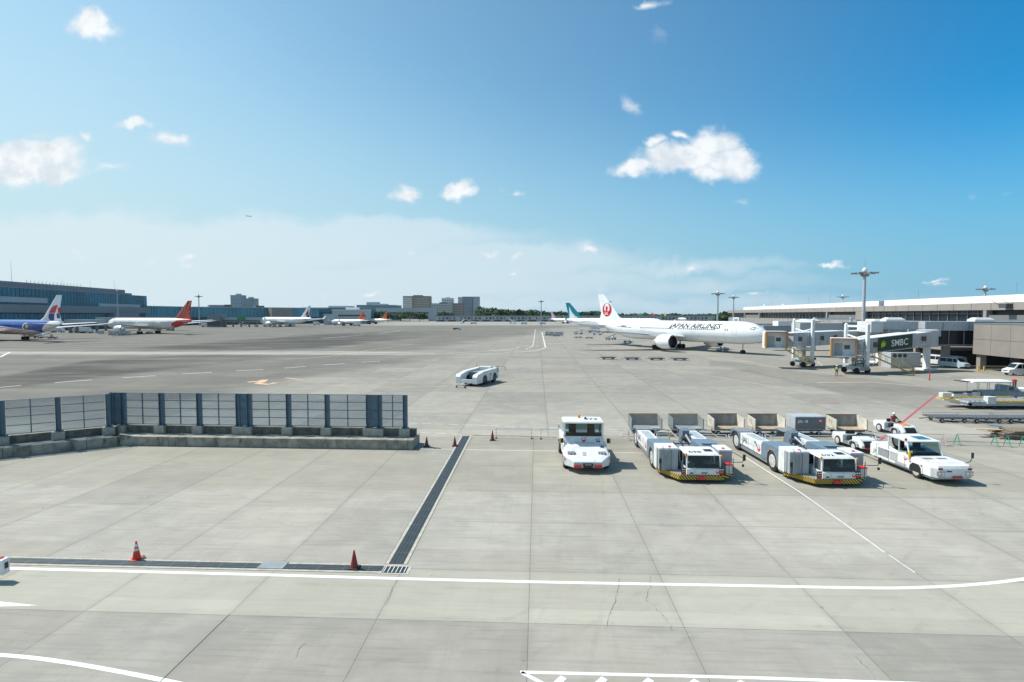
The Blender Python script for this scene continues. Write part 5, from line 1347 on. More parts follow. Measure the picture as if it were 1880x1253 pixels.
    # lettering
    m_ = MB().M(letblk); put_text(m_, 'JAL', .55, lambda a, b2: (-7.2+a, -2.17, 1.05+b2), shear=.2); m_.build('side_lettering', rt)
    m_ = MB(); small_emblem(m_, lambda a, b2, l: (-5.1-a*-1, -2.166-.003*l, .98+b2), .22)
    if full: m_.M(green).poly([(-5.75, -2.17, 1.2), (-5.5, -2.17, 1.2), (-5.5, -2.17, 1.36), (-5.75, -2.17, 1.36)]).M(bgrey).poly([(-5.55, -2.172, 1.08), (-5.35, -2.172, 1.08), (-5.35, -2.172, 1.24), (-5.55, -2.172, 1.24)])
    m_.build('side_emblem', rt)
    return rt
lift_tractor('wide white nose-lift tractor numbered 698 on its cab roof, beside the boxy tug', (11.18, 31.25, 0), R(-92.2), '698', False)
lift_tractor('wide white nose-lift tractor numbered 632 with green mark on its side, right of its twin', (18.8, 30.5, 0), R(-90), '632')
# ---- boxy white tug
rt = thing('towing_tug', 'boxy white aircraft tug numbered 973 with red front bumper blocks, facing the camera', 'tug', (4.78, 33.15, 0), R(-91.5))
w2 = 1.42
def hood_pts(z0f, z1b):
    return
m_ = MB().M(white)
A = [(0, -.88), (0, .88), (-.62, w2), (-2.0, w2), (-2.0, -w2), (-.62, -w2)]
low = [(x, y, .36) for x, y in A]; mid_ = [(0, -.88, .74), (0, .88, .74), (-.62, w2, .98), (-2.0, w2, 1.42), (-2.0, -w2, 1.42), (-.62, -w2, .98)]
top_ = [(-.22, -.8, .86), (-.22, .8, .86), (-.72, 1.26, 1.06), (-1.75, 1.28, 1.6), (-1.75, -1.28, 1.6), (-.72, -1.26, 1.06)]
m_.loft([low, mid_, top_]); m_.build('bonnet', rt, bevel=.03)
m_ = MB().M(white).box(-1.7, -6.4, -w2, w2, .5, 1.45).M(lgrey).box(-1.7, -6.3, -w2+.1, w2-.1, .3, .5); m_.build('chassis', rt, bevel=.03)
m_ = MB().M(deckm).box(-3.5, -6.2, -w2+.15, w2-.15, 1.45, 1.47); m_.build('rear_deck', rt)
m_ = MB().M(white).box(-3.5, -4.4, -1.3, -.6, 1.47, 1.95).box(-3.5, -4.1, .5, 1.3, 1.47, 1.8); m_.split('deck_box', rt, bevel=.03)
c0, c1 = -1.40, 1.22
m_ = MB().M(white).prism([(-1.62, 1.45), (-1.66, 1.6), (-1.86, 1.95), (-3.3, 1.95), (-3.3, 1.45)], 'y', c0, c1); m_.build('cab_body', rt, bevel=.02)
m_ = MB().M(white)
for xa, ya in ((-1.9, c0+.05), (-1.9, c1-.05), (-3.25, c0+.05), (-3.25, c1-.05)): m_.box(xa-.06, xa+.06, ya-.06, ya+.06, 1.93, 2.84)
m_.split('cab_pillar', rt)
m_ = MB().M(white); m_.loft([[(-1.75, c0-.03, 2.82), (-3.35, c0-.03, 2.82), (-3.35, c1+.03, 2.82), (-1.75, c1+.03, 2.82)], [(-1.72, c0-.05, 2.9), (-3.38, c0-.05, 2.9), (-3.38, c1+.05, 2.9), (-1.72, c1+.05, 2.9)], [(-1.82, c0+.05, 2.98), (-3.28, c0+.05, 2.98), (-3.28, c1-.05, 2.98), (-1.82, c1-.05, 2.98)]]); rf = m_.build('cab_roof', rt)
m_ = MB().M(letblk); put_text(m_, '973', .62, lambda a, b2: (-2.42-b2, .45+a, 2.992), bold=.012); m_.build('roof_number', rf)
m_ = MB().M(wsm).quad((-1.88, c0+.1, 1.95), (-1.88, c1-.1, 1.95), (-1.9, c1-.1, 2.82), (-1.9, c0+.1, 2.82)); m_.build('windscreen', rt)
for yv in (c0+.05, c1-.05): MB().M(wsm).quad((-1.96, yv, 1.95), (-3.2, yv, 1.95), (-3.2, yv, 2.82), (-1.96, yv, 2.82)).build('side_window', rt)
MB().M(wsm).quad((-3.25, c0+.1, 2.1), (-3.25, c1-.1, 2.1), (-3.25, c1-.1, 2.82), (-3.25, c0+.1, 2.82)).build('rear_window_panel', rt)
for yv in (-.75, .5): MB().M(seatm).box(-2.75, -2.35, yv-.26, yv+.26, 1.8, 2.05).box(-2.9, -2.75, yv-.25, yv+.25, 1.95, 2.6).build('seat', rt, bevel=.05)
m_ = MB().M(seatm).box(-2.2, -1.93, c0+.1, c1-.1, 1.9, 2.1).M(dgrey).cyl((-2.3, .5, 2.12), (-2.25, .5, 2.2), .2, n=16).M(yellow).quad((-1.94, c0+.18, 1.98), (-1.94, c0+.48, 1.98), (-1.96, c0+.48, 2.2), (-1.96, c0+.18, 2.2)); m_.build('dashboard', rt)
m_ = MB().M(lgrey).box(-1.63, -1.6, -.75, .6, 1.48, 1.6); m_.build('scuttle_vent', rt)
m_ = MB(); small_emblem(m_, lambda a, b2, l: (-1.70-b2*.5+.03+.004*l, -.1+a, 1.76+b2), .13)
m_.M(letblk); put_text(m_, '973', .2, lambda a, b2: (-1.70-b2*.5+.04, .82+a, 1.76+b2)); m_.build('emblem', rt)
m_ = MB().M(navy).box(-1.68, -1.66, .72, .98, 1.6, 1.68).build('number_plate', rt)
for sg in (-1, 1):
    def sl(x): return .86+( -x-.22)*.476  # bonnet slope
    m_ = MB().M(mgrey); xc = -.75; yc = sg*.98
    m_.prism([(xc-.12, sl(xc-.12)+.006), (xc+.1, sl(xc+.1)+.006), (xc+.1, sl(xc+.1)+.07), (xc-.12, sl(xc-.12)+.02)], 'y', yc-.24, yc+.24); h_ = m_.build('headlight', rt)
    m_ = MB().M(lamp)
    for dy in (-.11, .11): m_.cyl((xc+.1, yc+dy, sl(xc+.1)+.035), (xc+.112, yc+dy, sl(xc+.1)+.035), .05, n=10)
    m_.build('lens', h_)
    MB().M(orange).box(-.7, -.55, sg*(w2)-.02, sg*(w2)+.02, .72, .86).build('side_light', rt)
    MB().M(black).box(-.95, -1.75, sg*(w2-.02), sg*(w2+.006), .4, .96).build('wheel_well', rt)
    MB().M(red).box(-.02, .1, sg*.65-.24, sg*.65+.24, .36, .56).build('bumper_block', rt, bevel=.03)
    wheelpart(rt, -1.35, sg*1.3, .46, .34, out=sg); wheelpart(rt, -5.1, sg*1.34, .52, .4, out=sg)
    m_ = MB().M(white).prism([(-.75, .5), (-.75, .95), (-.95, 1.06), (-1.75, 1.06), (-1.95, .95), (-1.95, .5), (-1.85, .5), (-1.85, .92), (-1.7, 1.0), (-1.0, 1.0), (-.85, .92), (-.85, .5)], 'y', sg*1.3, sg*1.5); m_.build('wheel_arch', rt)
    MB().M(black).box(-1.75, -1.6, sg*1.42, sg*1.6, 1.55, 1.85).build('mirror', rt, bevel=.03); MB().M(yellow).box(-1.72, -1.62, sg*1.6, sg*1.68, 1.52, 1.86).build('mirror_guard', rt, bevel=.02)
seams(rt, [(-1.785, -1.76, -1.25, 1.25, 1.58, 1.612), (-2.6, -2.58, -w2-.006, -w2, .55, 1.44), (-4.2, -4.18, -w2-.006, -w2, .55, 1.44), (-2.6, -6.3, -w2-.006, -w2, .9, .915), (-2.4, -2.38, c0-.006, c0, 1.5, 1.94)])
m_ = MB().M(lgrey).box(-.0, .04, -.88, .88, .56, .7).build('front_plate', rt); m_ = MB().M(black).box(.0, .14, -.3, .3, .4, .66).M(steel).cyl((.14, -.2, .6), (.14, .2, .6), .03, n=8); m_.build('tow_hitch', rt)
m_ = MB().M(dgrey).quad((-1.2, .95, 1.335), (-1.2, 1.2, 1.335), (-1.42, 1.2, 1.44), (-1.42, .95, 1.44)).build('bonnet_vent', rt)
m_ = MB().M(lgrey).quad((-.55, -.28, 1.025), (-.55, -.05, 1.025), (-.85, -.05, 1.168), (-.85, -.28, 1.168)).build('step_plate', rt)
beacon(rt, -2.9, -.3, 2.98, .09, .2); MB().M(black).lathe([(.07, 0), (.07, .08), (.01, .12)], 10, (-2.6, .1, 2.98)).build('horn', rt)
MB().M(white).tube([(-2.0, c0, 2.4), (-1.9, c0-.3, 2.5), (-1.9, c0-.32, 2.7)], .03).box(-1.95, -1.85, c0-.4, c0-.25, 2.5, 2.75).build('wing_mirror', rt)
m_ = MB().M(letblk); put_text(m_, '973', .3, lambda a, b2: (-4.0-a*-1, -w2-.004, 1.1+b2)); m_.build('side_number', rt)
# ---- open-cab pushback tractor (right)
rt = thing('pushback_tractor', 'low white pushback tractor with bonnet, red markings and glazed cab, right of the wide tractors', 'tractor', (25.95, 30.85, 0), R(-90))
hw_ = 1.22
m_ = MB().M(white)
o_ = lambda ins, z, xf: [(xf, -hw_+.28+ins, z), (xf+.02, -.3, z), (xf+.02, .4, z), (xf, hw_-.28-ins, z), (xf-.3, hw_-ins, z), (-2.5, hw_-ins, z), (-2.5, -hw_+ins, z), (xf-.3, -hw_+ins, z)]
m_.loft([o_(.0, .42, 0), o_(0, .95, .0), o_(.03, 1.12, -.1), o_(.12, 1.2, -.35)]); m_.build('bonnet', rt, bevel=.02)
m_ = MB().M(white).box(-2.45, -5.6, -hw_, hw_, .38, 1.16).M(lgrey).box(-.3, -5.4, -hw_+.12, hw_-.12, .25, .4); m_.build('chassis', rt, bevel=.03)
m_ = MB().M(white).prism([(-2.4, 1.16), (-4.1, 1.16), (-5.55, 1.16), (-5.55, 1.3), (-4.2, 1.42), (-4.0, 1.42)], 'y', -hw_+.05, hw_-.05); m_.build('engine_cover', rt, bevel=.02)
k0, k1 = -1.16, .88
m_ = MB().M(white)
m_.tube([(-2.0, k0, 1.18), (-2.35, k0, 2.02)], .05); m_.tube([(-2.0, k1, 1.18), (-2.35, k1, 2.02)], .04); m_.tube([(-3.9, k0, 1.2), (-3.9, k0, 2.05)], .05); m_.tube([(-3.9, k1, 1.2), (-3.9, k1, 2.05)], .05); m_.tube([(-2.95, k0, 1.2), (-2.95, k0, 2.04)], .04)
m_.split('cab_pillar', rt)
m_ = MB().M(white); m_.loft([[(-2.3, k0-.05, 2.0), (-4.1, k0-.05, 2.05), (-4.1, k1+.05, 2.05), (-2.3, k1+.05, 2.0)], [(-2.26, k0-.07, 2.06), (-4.14, k0-.07, 2.12), (-4.14, k1+.07, 2.12), (-2.26, k1+.07, 2.06)]]); rf = m_.build('cab_roof', rt)
MB().M(mat('roof_glass_teal', (.03, .13, .17), .15)).quad((-2.7, -.1, 2.085), (-2.7, .7, 2.085), (-3.5, .7, 2.112), (-3.5, -.1, 2.112)).build('roof_window', rf)
MB().M(wsm).quad((-2.05, k0+.05, 1.2), (-2.05, k1-.05, 1.2), (-2.36, k1-.05, 2.0), (-2.36, k0+.05, 2.0)).build('windscreen', rt)
MB().M(wsm).quad((-3.0, k0, 1.2), (-3.85, k0, 1.2), (-3.85, k0, 2.02), (-3.0, k0, 2.02)).build('side_window', rt)
for yv in (-.65, .4): MB().M(seatm).box(-3.5, -3.05, yv-.24, yv+.24, 1.1, 1.4).box(-3.62, -3.48, yv-.24, yv+.24, 1.3, 1.85).build('seat', rt, bevel=.04)
m_ = MB().M(seatm).box(-2.45, -2.1, k0+.1, k1-.1, 1.12, 1.32).M(dgrey).cyl((-2.65, -.6, 1.4), (-2.6, -.6, 1.47), .19, n=14); m_.build('dashboard', rt)
MB().M(mat('hard_hat_cream', (.7, .6, .3), .5)).lathe([(.16, 0), (.15, .08), (.08, .14), (.01, .15)], 12, (-2.3, -.75, 1.32)).build('cap_on_dashboard', rt)
for sg in (-1, 1):
    wheelpart(rt, -1.42, sg*1.08, .42, .3, out=sg)
    m_ = MB().M(white).prism([(-.85, .42), (-.9, .75), (-1.1, .96), (-1.7, .96), (-1.95, .75), (-2.0, .42), (-1.94, .42), (-1.88, .7), (-1.66, .9), (-1.14, .9), (-.98, .72), (-.92, .42)], 'y', sg*1.1, sg*1.26); m_.build('wheel_arch', rt)
    MB().M(black).box(-.93, -1.93, sg*(hw_-.02), sg*(hw_+.008), .38, .92).build('wheel_well', rt)
    m_ = MB().M(steel).box(-.02, .03, sg*.82-.24, sg*.82+.24, .55, .82); h_ = m_.build('headlight', rt)
    m_ = MB().M(lamp)
    for dy in (-.11, .11): m_.cyl((.03, sg*.82+dy, .69), (.045, sg*.82+dy, .69), .09, n=12)
    m_.build('lens', h_)
    MB().M(mat('indicator_red', (.35, .03, .04), .3)).box(-.02, .03, sg*.86-.12, sg*.86+.12, .9, 1.02).build('indicator', rt)
    for k in range(3):
        MB().M(mgrey).quad((-1.6-k*.22 if 0 else -1.5, sg*.45-.22, 1.204), (-1.5, sg*.45+.22, 1.204), (-1.85, sg*.45+.22, 1.204), (-1.85, sg*.45-.22, 1.204)) if k == 0 else None
seams(rt, [(-.45, -2.4, -hw_+.14, -hw_+.15, 1.2, 1.206), (-.45, -2.4, hw_-.15, hw_-.14, 1.2, 1.206), (-.44, -.46, -1.05, 1.05, 1.2, 1.206), (-.02, .035, -1.0, 1.0, .48, .495), (-2.35, -2.37, -hw_-.006, -hw_, .4, 1.14), (-3.75, -3.77, -hw_-.006, -hw_, .4, 1.14), (-4.95, -4.97, -hw_-.006, -hw_, .4, 1.3), (-2.35, -5.6, -hw_-.006, -hw_, .56, .57)])
m_ = MB().M(mgrey)
for sg in (-.5, .35): m_.box(-1.25, -1.6, sg-.3, sg+.3, 1.2, 1.204)
m_.split('bonnet_grille', rt)
m_ = MB().M(black).box(-2.2-1.6, -2.2-2.6, -hw_-.006, -hw_, .6, 1.08).M(lgrey)
for k in range(8): m_.box(-3.82, -4.78, -hw_-.02, -hw_-.004, .63+k*.056, .66+k*.056)
m_.build('side_grille', rt)
m_ = MB().M(lgrey).box(-3.0, -3.65, -hw_-.02, -hw_, .6, 1.12).build('side_hatch', rt, bevel=.01)
m_ = MB().M(mgrey)
for k in range(3): m_.box(-2.2, -3.2, -hw_-.012, -hw_, .42+k*.07, .45+k*.07)
m_.build('step', rt)
m_ = MB().M(red); put_text(m_, '320', .22, lambda a, b2: (-.55-b2*.9, .25+a, 1.19+.0), bold=.01); small_emblem(m_, lambda a, b2, l: (-2.3+a, -hw_-.006-.003*l, .98+b2), .12); m_.M(red); put_text(m_, '320', .2, lambda a, b2: (-2.0+a, -hw_-.006, .98+b2))
m_.build('red_number', rt); m_ = MB().M(letblk); put_text(m_, 'JA', .34, lambda a, b2: (-5.1+a, -hw_-.006, .75+b2), shear=.2); m_.build('side_lettering', rt)
MB().M(red).box(.0, .1, -.15, .4, .42, .55).build('tow_hitch', rt, bevel=.02); MB().M(navy).box(.02, .03, -.5, -.2, .78, .86).build('number_plate', rt)
MB().M(yellow).box(-2.05, -1.9, k0-.12, k0-.02, 1.1, 1.5).build('mirror_guard', rt, bevel=.02); MB().M(white).tube([(-1.95, k0-.05, 1.15), (-2.2, k0-.05, 2.1)], .035).build('mirror_pole', rt)
mirror(rt, [(-.6, 1.1, 1.15), (-.55, 1.35, 1.25), (-.55, 1.45, 1.5)], (-.55, 1.47, 1.62), .12, .34); MB().M(mat('beacon_red', (.5, .02, .03), .2)).lathe([(.07, 0), (.07, .12), (.01, .16)], 10, (-2.4, k0, 2.08)).build('beacon', rt)
# ---- small open baggage tug
def tug(label, pos, rot, grp):
    rt = thing('baggage_tug', label, 'baggage tug', pos, rot, grp)
    m_ = MB().M(white)
    m_.prism([(-2.15, .3), (-2.15, .95), (-3.4, .9), (-3.55, .8), (-3.55, .45), (-3.3, .3)], 'y', -.68, .68); m_.build('rear_body', rt, bevel=.04)
    m_ = MB().M(white).prism([(-.05, .35), (-.02, .6), (-.35, .98), (-1.2, 1.02), (-1.2, .35)], 'y', -.6, .6); m_.build('bonnet', rt, bevel=.05)
    MB().M(black).prism([(-.01, .45), (.0, .62), (-.22, .86), (-.26, .86), (-.05, .5)], 'y', -.42, .42).build('grille', rt)
    MB().M(mgrey).box(-1.2, -2.2, -.62, .62, .3, .5).build('footwell', rt)
    MB().M(seatm).box(-1.85, -2.3, -.35, .35, .55, .86).box(-2.3, -2.42, -.35, .35, .8, 1.22).build('seat', rt, bevel=.05)
    MB().M(black).tube([(-1.15, 0, .95), (-1.35, 0, 1.12)], .03).cyl((-1.36, 0, 1.12), (-1.38, 0, 1.15), .18, n=16).build('steering_wheel', rt)
    MB().M(orange).box(-.5, -1.1, -.35, .35, 1.02, 1.04).build('orange_cover', rt)
    for sg in (-1, 1):
        wheelpart(rt, -.85, sg*.62, .33, .22, out=sg); wheelpart(rt, -2.75, sg*.62, .36, .24, out=sg)
        MB().M(lgrey).prism([(-.35, .4), (-.4, .62), (-.6, .78), (-1.1, .78), (-1.35, .62), (-1.4, .4), (-1.3, .4), (-1.25, .58), (-1.05, .71), (-.65, .71), (-.5, .58), (-.45, .4)], 'y', sg*.5, sg*.76).build('fender', rt, bevel=.01)
        MB().M(lamp).cyl((-.03, sg*.5, .56), (.02, sg*.5, .56), .07, n=10).build('headlight', rt)
    MB().M(red).box(0, .08, -.35, .35, .32, .44).build('bumper', rt); MB().M(dgrey).box(-3.55, -3.7, -.1, .1, .3, .45).build('tow_hitch', rt)
    return rt
tugp = tug('open white baggage tug with a helmeted driver, behind the low pushback tractor', (32.1, 42.5, 0), R(-90), 'open baggage tugs')
dup(tugp, (25.75, 37.9, 0), R(-90), 'open white baggage tug with empty black seat, half hidden behind the pushback tractor', 'open baggage tugs', skip=('orange_cover',))
# ---- parked white axle tractor in the middle distance
fl = G(833.5, 709.6); fr_ = G(867.4, 713); d = (Vector((fr_.x, fr_.y))-Vector((fl.x, fl.y))); hd_ = Vector((d.y, -d.x)).normalized()
ctr = (fl+fr_)/2; rot_ = math.atan2(-.91, -.41); W3 = 1.72
rt = thing('aircraft_tractor', 'low white nose-lift tractor with four black wheels and a towbar, alone mid-apron', 'aircraft tractor', (ctr.x+.35, ctr.y+.9, 0), rot_)
for sg in (-1, 1):
    m_ = MB().M(white); m_.prism([(0, .35), (0, 1.3), (-.25, 1.6), (-2.2, 1.95), (-6.6, 2.1), (-6.9, 1.9), (-6.9, .5), (-6.5, .5), (-6.3, 1.1), (-5.95, 1.42), (-5.4, 1.45), (-5.05, 1.15), (-4.95, .45), (-3.3, .45), (-3.15, 1.05), (-2.8, 1.36), (-2.25, 1.4), (-1.85, 1.1), (-1.75, .35)], 'y', sg*(W3-.02), sg*(W3-.75)); s_ = m_.build('side_body', rt, bevel=.04)
    wheelpart(rt, -2.55, sg*1.42, .72, .42, hub=False, out=sg); wheelpart(rt, -5.7, sg*1.42, .72, .42, hub=False, out=sg); MB().M(black).box(-1.8, -3.25, sg*1.0, sg*1.2, .45, 1.3).box(-5.0, -6.45, sg*1.0, sg*1.2, .45, 1.35).split('wheel_well', rt)
MB().M(white).box(0, -.25, -.95, .95, .45, .95).build('front_plate', rt, bevel=.02); MB().M(dgrey).box(-.25, -2.6, -.95, .95, .5, .7).build('cradle', rt); MB().M(mgrey).box(-2.6, -6.2, -.95, .95, .8, 1.75).build('engine_deck', rt)
m_ = MB().M(white).box(-5.6, -6.5, -1.0, 1.0, 1.75, 2.25).build('rear_cowl', rt, bevel=.05); MB().M(lgrey).box(-6.9, -7.7, -1.1, 1.1, .45, 1.1).build('rear_step', rt, bevel=.02)
m_ = MB().M(white).tube([(0, .5, .4), (1.9, .1, .25)], .04).tube([(0, -.4, .4), (1.9, .05, .25)], .04).tube([(.9, .28, .33), (.9, -.18, .33)], .03).tube([(1.9, .08, .25), (2.6, .08, .2)], .05).tube([(1.75, -.45, .2), (1.75, .65, .2)], .04); m_.build('towbar', rt); MB().M(black).cyl((1.7, .7, .18), (1.7, .85, .18), .18, n=12).cyl((1.7, -.6, .18), (1.7, -.45, .18), .18, n=12).split('towbar_wheel', rt)
m_ = MB().M(black).tube([(-6.5, 1.5, 2.1), (-6.6, 1.5, 2.35), (-6.6, 2.9, 2.3), (-6.6, 2.95, 1.7)], .03).tube([(-6.6, 1.75, 2.3), (-6.6, 1.75, 1.4)], .05).tube([(-6.0, -1.5, 2.0), (-6.0, -1.5, 2.6)], .03).tube([(-5.2, 1.4, 2.0), (-5.2, 1.4, 2.5)], .03); m_.build('mirror_frame', rt)
m_ = MB().M(green).box(-4.45, -4.0, W3-.02, W3-.008, 1.15, 1.5); small_emblem(m_, lambda a, b2, l: (-4.2-a, W3-.01+.004*l, .85+b2), .18); m_.build('emblem', rt)
# ---- baggage carts
cartg = mat('cart_grey_mesh', (.20, .24, .25), .6, var=.2, dirt=.4, dirtcol=(.16, .1, .06)); cartw = mat('cart_white_panel', (.60, .58, .50), .6, var=.15, scale=2, dirt=.95, dirtcol=(.33, .17, .06)); cartf = mat('cart_floor_ply', (.42, .32, .23), .8, var=.25, dirt=.4); cartbl = mat('cart_floor_grey', (.26, .32, .35), .7, dirt=.4)
meshm = bpy.data.materials.new('cart_grille'); meshm.use_nodes = True; t = NT(meshm.node_tree); b = meshm.node_tree.nodes['Principled BSDF']
oc = t.n('ShaderNodeSeparateXYZ', ins={0: t.n('ShaderNodeTexCoord').outputs['Object']})
fx_ = t.m('FRACT', t.m('MULTIPLY', t.m('ADD', oc.outputs[0], oc.outputs[1]), 14)); fz_ = t.m('FRACT', t.m('MULTIPLY', oc.outputs[2], 9))
msk = t.m('MAXIMUM', t.m('GREATER_THAN', fx_, .6), t.m('GREATER_THAN', fz_, .8))
t.set(b.inputs['Base Color'], t.mix(t.noise(t.n('ShaderNodeTexCoord').outputs['Object'], 2, 4), (.16, .19, .2, 1), (.34, .33, .3, 1))); t.set(b.inputs['Alpha'], t.m('ADD', t.m('MULTIPLY', msk, .75), .25)); b.inputs['Roughness'].default_value = .6
def cart(label, pos, kind, grp='open baggage carts', rot=-.0):
    rt = thing('baggage_cart', label, 'baggage cart', pos, rot, grp); Wc, D = 2.5, 1.5
    edge = {'grey': cartg, 'white': cartw, 'closed': lgrey}[kind]
    MB().M(cartf if kind == 'white' else cartbl).box(0, Wc, 0, D, .52, .6).build('floor', rt)
    MB().M(dgrey).box(.1, Wc-.1, .15, D-.15, .38, .52).build('frame', rt)
    if kind == 'closed':
        canv = mat('cart_canvas_grey', (.16, .17, .18), .75, var=.08, dirt=.2)
        MB().M(lgrey).box(0, Wc, .03, D, .6, 1.62).M(canv).box(.0, Wc, 0, .03, .62, 1.54).build('body', rt, bevel=.02)
        m_ = MB().M(white); put_text(m_, 'JAL 18', .3, lambda a, b2: (.62+a, -.004, 1.22+b2), bold=.01); m_.build('lettering', rt)
        m_ = MB(); small_emblem(m_, lambda a, b2, l: (2.05+a, -.004-.003*l, 1.22+b2), .17); m_.build('emblem', rt)
    else:
        back = meshm if kind == 'grey' else mat('cart_back_grey', (.30, .30, .28), .7, var=.25, scale=1.5, dirt=.6, dirtcol=(.2, .13, .07))
        MB().M(back).box(0, Wc, D-.04, D, .6, 1.55).build('back_panel', rt)
        for x_ in (0, Wc-.04):
            m_ = MB().M(meshm if kind == 'grey' and x_ > 0 else edge).prism([(0, .45 if kind == 'white' else .55), (0, 1.4), (D, 1.56), (D, .45 if kind == 'white' else .55)], 'x', x_, x_+.04); m_.build('side_panel', rt)
        m_ = MB().M(yellow if kind != 'white' else rust).box(-.02, Wc+.02, D-.06, D+.02, 1.55, 1.6)
        m_.M(edge).box(-.02, .05, -.02, .05, .5, 1.42).box(Wc-.05, Wc+.02, -.02, .05, .5, 1.42); m_.split('edge_bar', rt)
        if kind == 'white': m_ = MB().M(letblk); put_text(m_, 'J', .4, lambda a, b2: (-.003, .7-a, 1.1+b2)); m_.build('side_mark', rt)
    for x_ in (.45, Wc-.45):
        for y_ in (.22, D-.22): m_ = MB(); m_.wheel(x_, y_, .2, .13, 16); m_.M(rim).cyl((x_, y_-.07, .2), (x_, y_-.075, .2), .1, n=12); m_.build('wheel', rt)
    MB().M(dgrey).tube([(Wc, D/2, .4), (Wc+.8, D/2-.1, .3)], .035).build('towbar', rt)
    return rt
c1_ = cart('grey mesh baggage cart with yellow top edge, leftmost in the row', (9.9, 43.7, 0), 'grey')
c2_ = dup(c1_, (13.3, 43.65, 0), 0, 'grey mesh baggage cart, second in the row, empty', 'open baggage carts')
c3_ = cart('white-sided open baggage cart with plywood floor, third in the row', (16.65, 43.6, 0), 'white')
c4_ = dup(c3_, (20.0, 43.5, 0), 0, 'rust-edged white-sided baggage cart, between the third and the closed cart', 'open baggage carts')
cart('closed grey baggage cart with white lettering and red roundel', (23.3, 43.5, 0), 'closed', None)
dup(c3_, (26.55, 43.3, 0), -.03, 'rusty white-sided baggage cart at the right end of the row', 'open baggage carts')
# ---- flat dollies
def dolly(label, pos, rot, grp, L=3.3, Wd=1.7):
    rt = thing('container_dolly', label, 'dolly', pos, rot, grp)
    m_ = MB().M(mat('dolly_frame', (.13, .14, .15), .5, .4, dirt=.5)); m_.box(-L/2, L/2, -Wd/2, -Wd/2+.1, .38, .5).box(-L/2, L/2, Wd/2-.1, Wd/2, .38, .5).box(-L/2, -L/2+.1, -Wd/2, Wd/2, .38, .5).box(L/2-.1, L/2, -Wd/2, Wd/2, .38, .5); m_.M(dgrey).box(-L*.3, L*.3, -.3, .3, .26, .4); m_.build('frame', rt)
    m_ = MB().M(mat('roller_steel', (.2, .22, .25), .4, .6))
    for k in range(9): x_ = -L/2+.25+k*(L-.5)/8; m_.cyl((x_, -Wd/2+.12, .5), (x_, Wd/2-.12, .5), .05, n=8)
    m_.build('roller_bed', rt)
    MB().M(dgrey).cyl((0, 0, .3), (0, 0, .42), .55, n=20).build('turntable', rt)
    for x_ in (-L*.3, L*.3):
        for y_ in (-Wd/2+.15, Wd/2-.15): m_ = MB(); m_.wheel(x_, y_, .2, .12, 14); m_.M(rim).cyl((x_, y_-.065, .2), (x_, y_-.07, .2), .1, n=10); m_.build('wheel', rt)
    MB().M(dgrey).tube([(-L/2, 0, .35), (-L/2-.9, 0, .25)], .04).build('towbar', rt); MB().M(steel).tube([(-L/2, Wd/2, .5), (-L/2, Wd/2, .68), (L/2, Wd/2, .68), (L/2, Wd/2, .5)], .018).build('guard_rail', rt)
    return rt
p = G(1742, 777); d1 = dolly('empty steel roller dolly parked at right, leftmost of that row', (p.x+.5, p.y+.8, 0), R(-3), 'roller dollies in the right-hand row')
for px, w_ in ((1806, 'second of that row'), (1869, 'third of that row')): p = G(px, 778); dup(d1, (p.x+.5, p.y+.8, 0), R(-3), 'empty steel roller dolly parked at right, '+w_, 'roller dollies in the right-hand row')
for px, py, w_ in ((1118, 660.5, 'leftmost'), (1162, 661.5, 'second from left'), (1207, 662, 'third from left'), (1250, 662.5, 'rightmost')):
    p = G(px, py); dup(d1, (p.x, p.y+.8, 0), 0, 'empty dolly in the line of four in front of the crane-tailed jet, '+w_, 'line of four dollies')
# ---- loader, canopy vehicle and pole at the right edge
p = G(1718, 742); rt = thing('cargo_loader', 'flat cargo loader with yellow edge rails and two white boxes, right of the red line', 'loader', (46.1, 57.0, 0), 0)
MB().M(lgrey).box(2.2, 9.5, -.9, 1.6, .35, .8).build('bed', rt); MB().M(yellow).box(1.0, 9.3, 1.55, 1.7, .8, .98).box(4.2, 9.3, -1.05, -.9, .7, .88).split('edge_rail', rt)
MB().M(offwhite).prism([(-.4, .95), (2.6, .35), (2.6, .6), (-.4, 1.05)], 'y', -.9, -.7).M(yellow).prism([(.2, .9), (2.2, .6), (2.2, .75), (.2, 1.0)], 'y', .2, .9).build('loading_ramp', rt)
MB().M(offwhite).box(1.0, 2.0, 1.0, 1.6, .9, 1.45).build('control_box', rt, bevel=.04); MB().M(offwhite).box(4.1, 5.0, -1.1, -.5, .55, 1.35).build('engine_box', rt, bevel=.05)
m_ = MB().M(mgrey)
for k in range(14): m_.cyl((2.6+k*.5, -.7, .83), (2.6+k*.5, 1.4, .83), .07, n=8)
m_.build('roller_bed', rt)
for x_, y_ in ((3.8, -.8), (5.0, -.8), (8.5, -.8), (3.8, 1.4), (8.5, 1.4)): m_ = MB(); m_.wheel(x_, y_, .25, .2, 14); m_.build('wheel', rt)
MB().M(steel).box(9.5, 14, -1.0, .8, .3, .75).build('rear_platform', rt, bevel=.03)
rt = thing('canopied_truck', 'blue grey open truck under a white canopy on thin posts, behind the cargo loader', 'truck', (53.5, 62.2, 0), 0)
tb_ = mat('truck_blue_grey', (.25, .31, .36), .5, dirt=.3)
MB().M(tb_).box(1.0, 7.2, -.9, .9, .5, 1.15).build('body', rt, bevel=.05); MB().M(tb_).prism([(3.6, 1.15), (3.8, 1.75), (4.6, 1.75), (5.4, 1.2)], 'y', -.85, .85).build('cab', rt, bevel=.03); MB().M(glass).box(3.95, 4.5, -.86, -.85, 1.25, 1.65).build('side_window', rt)
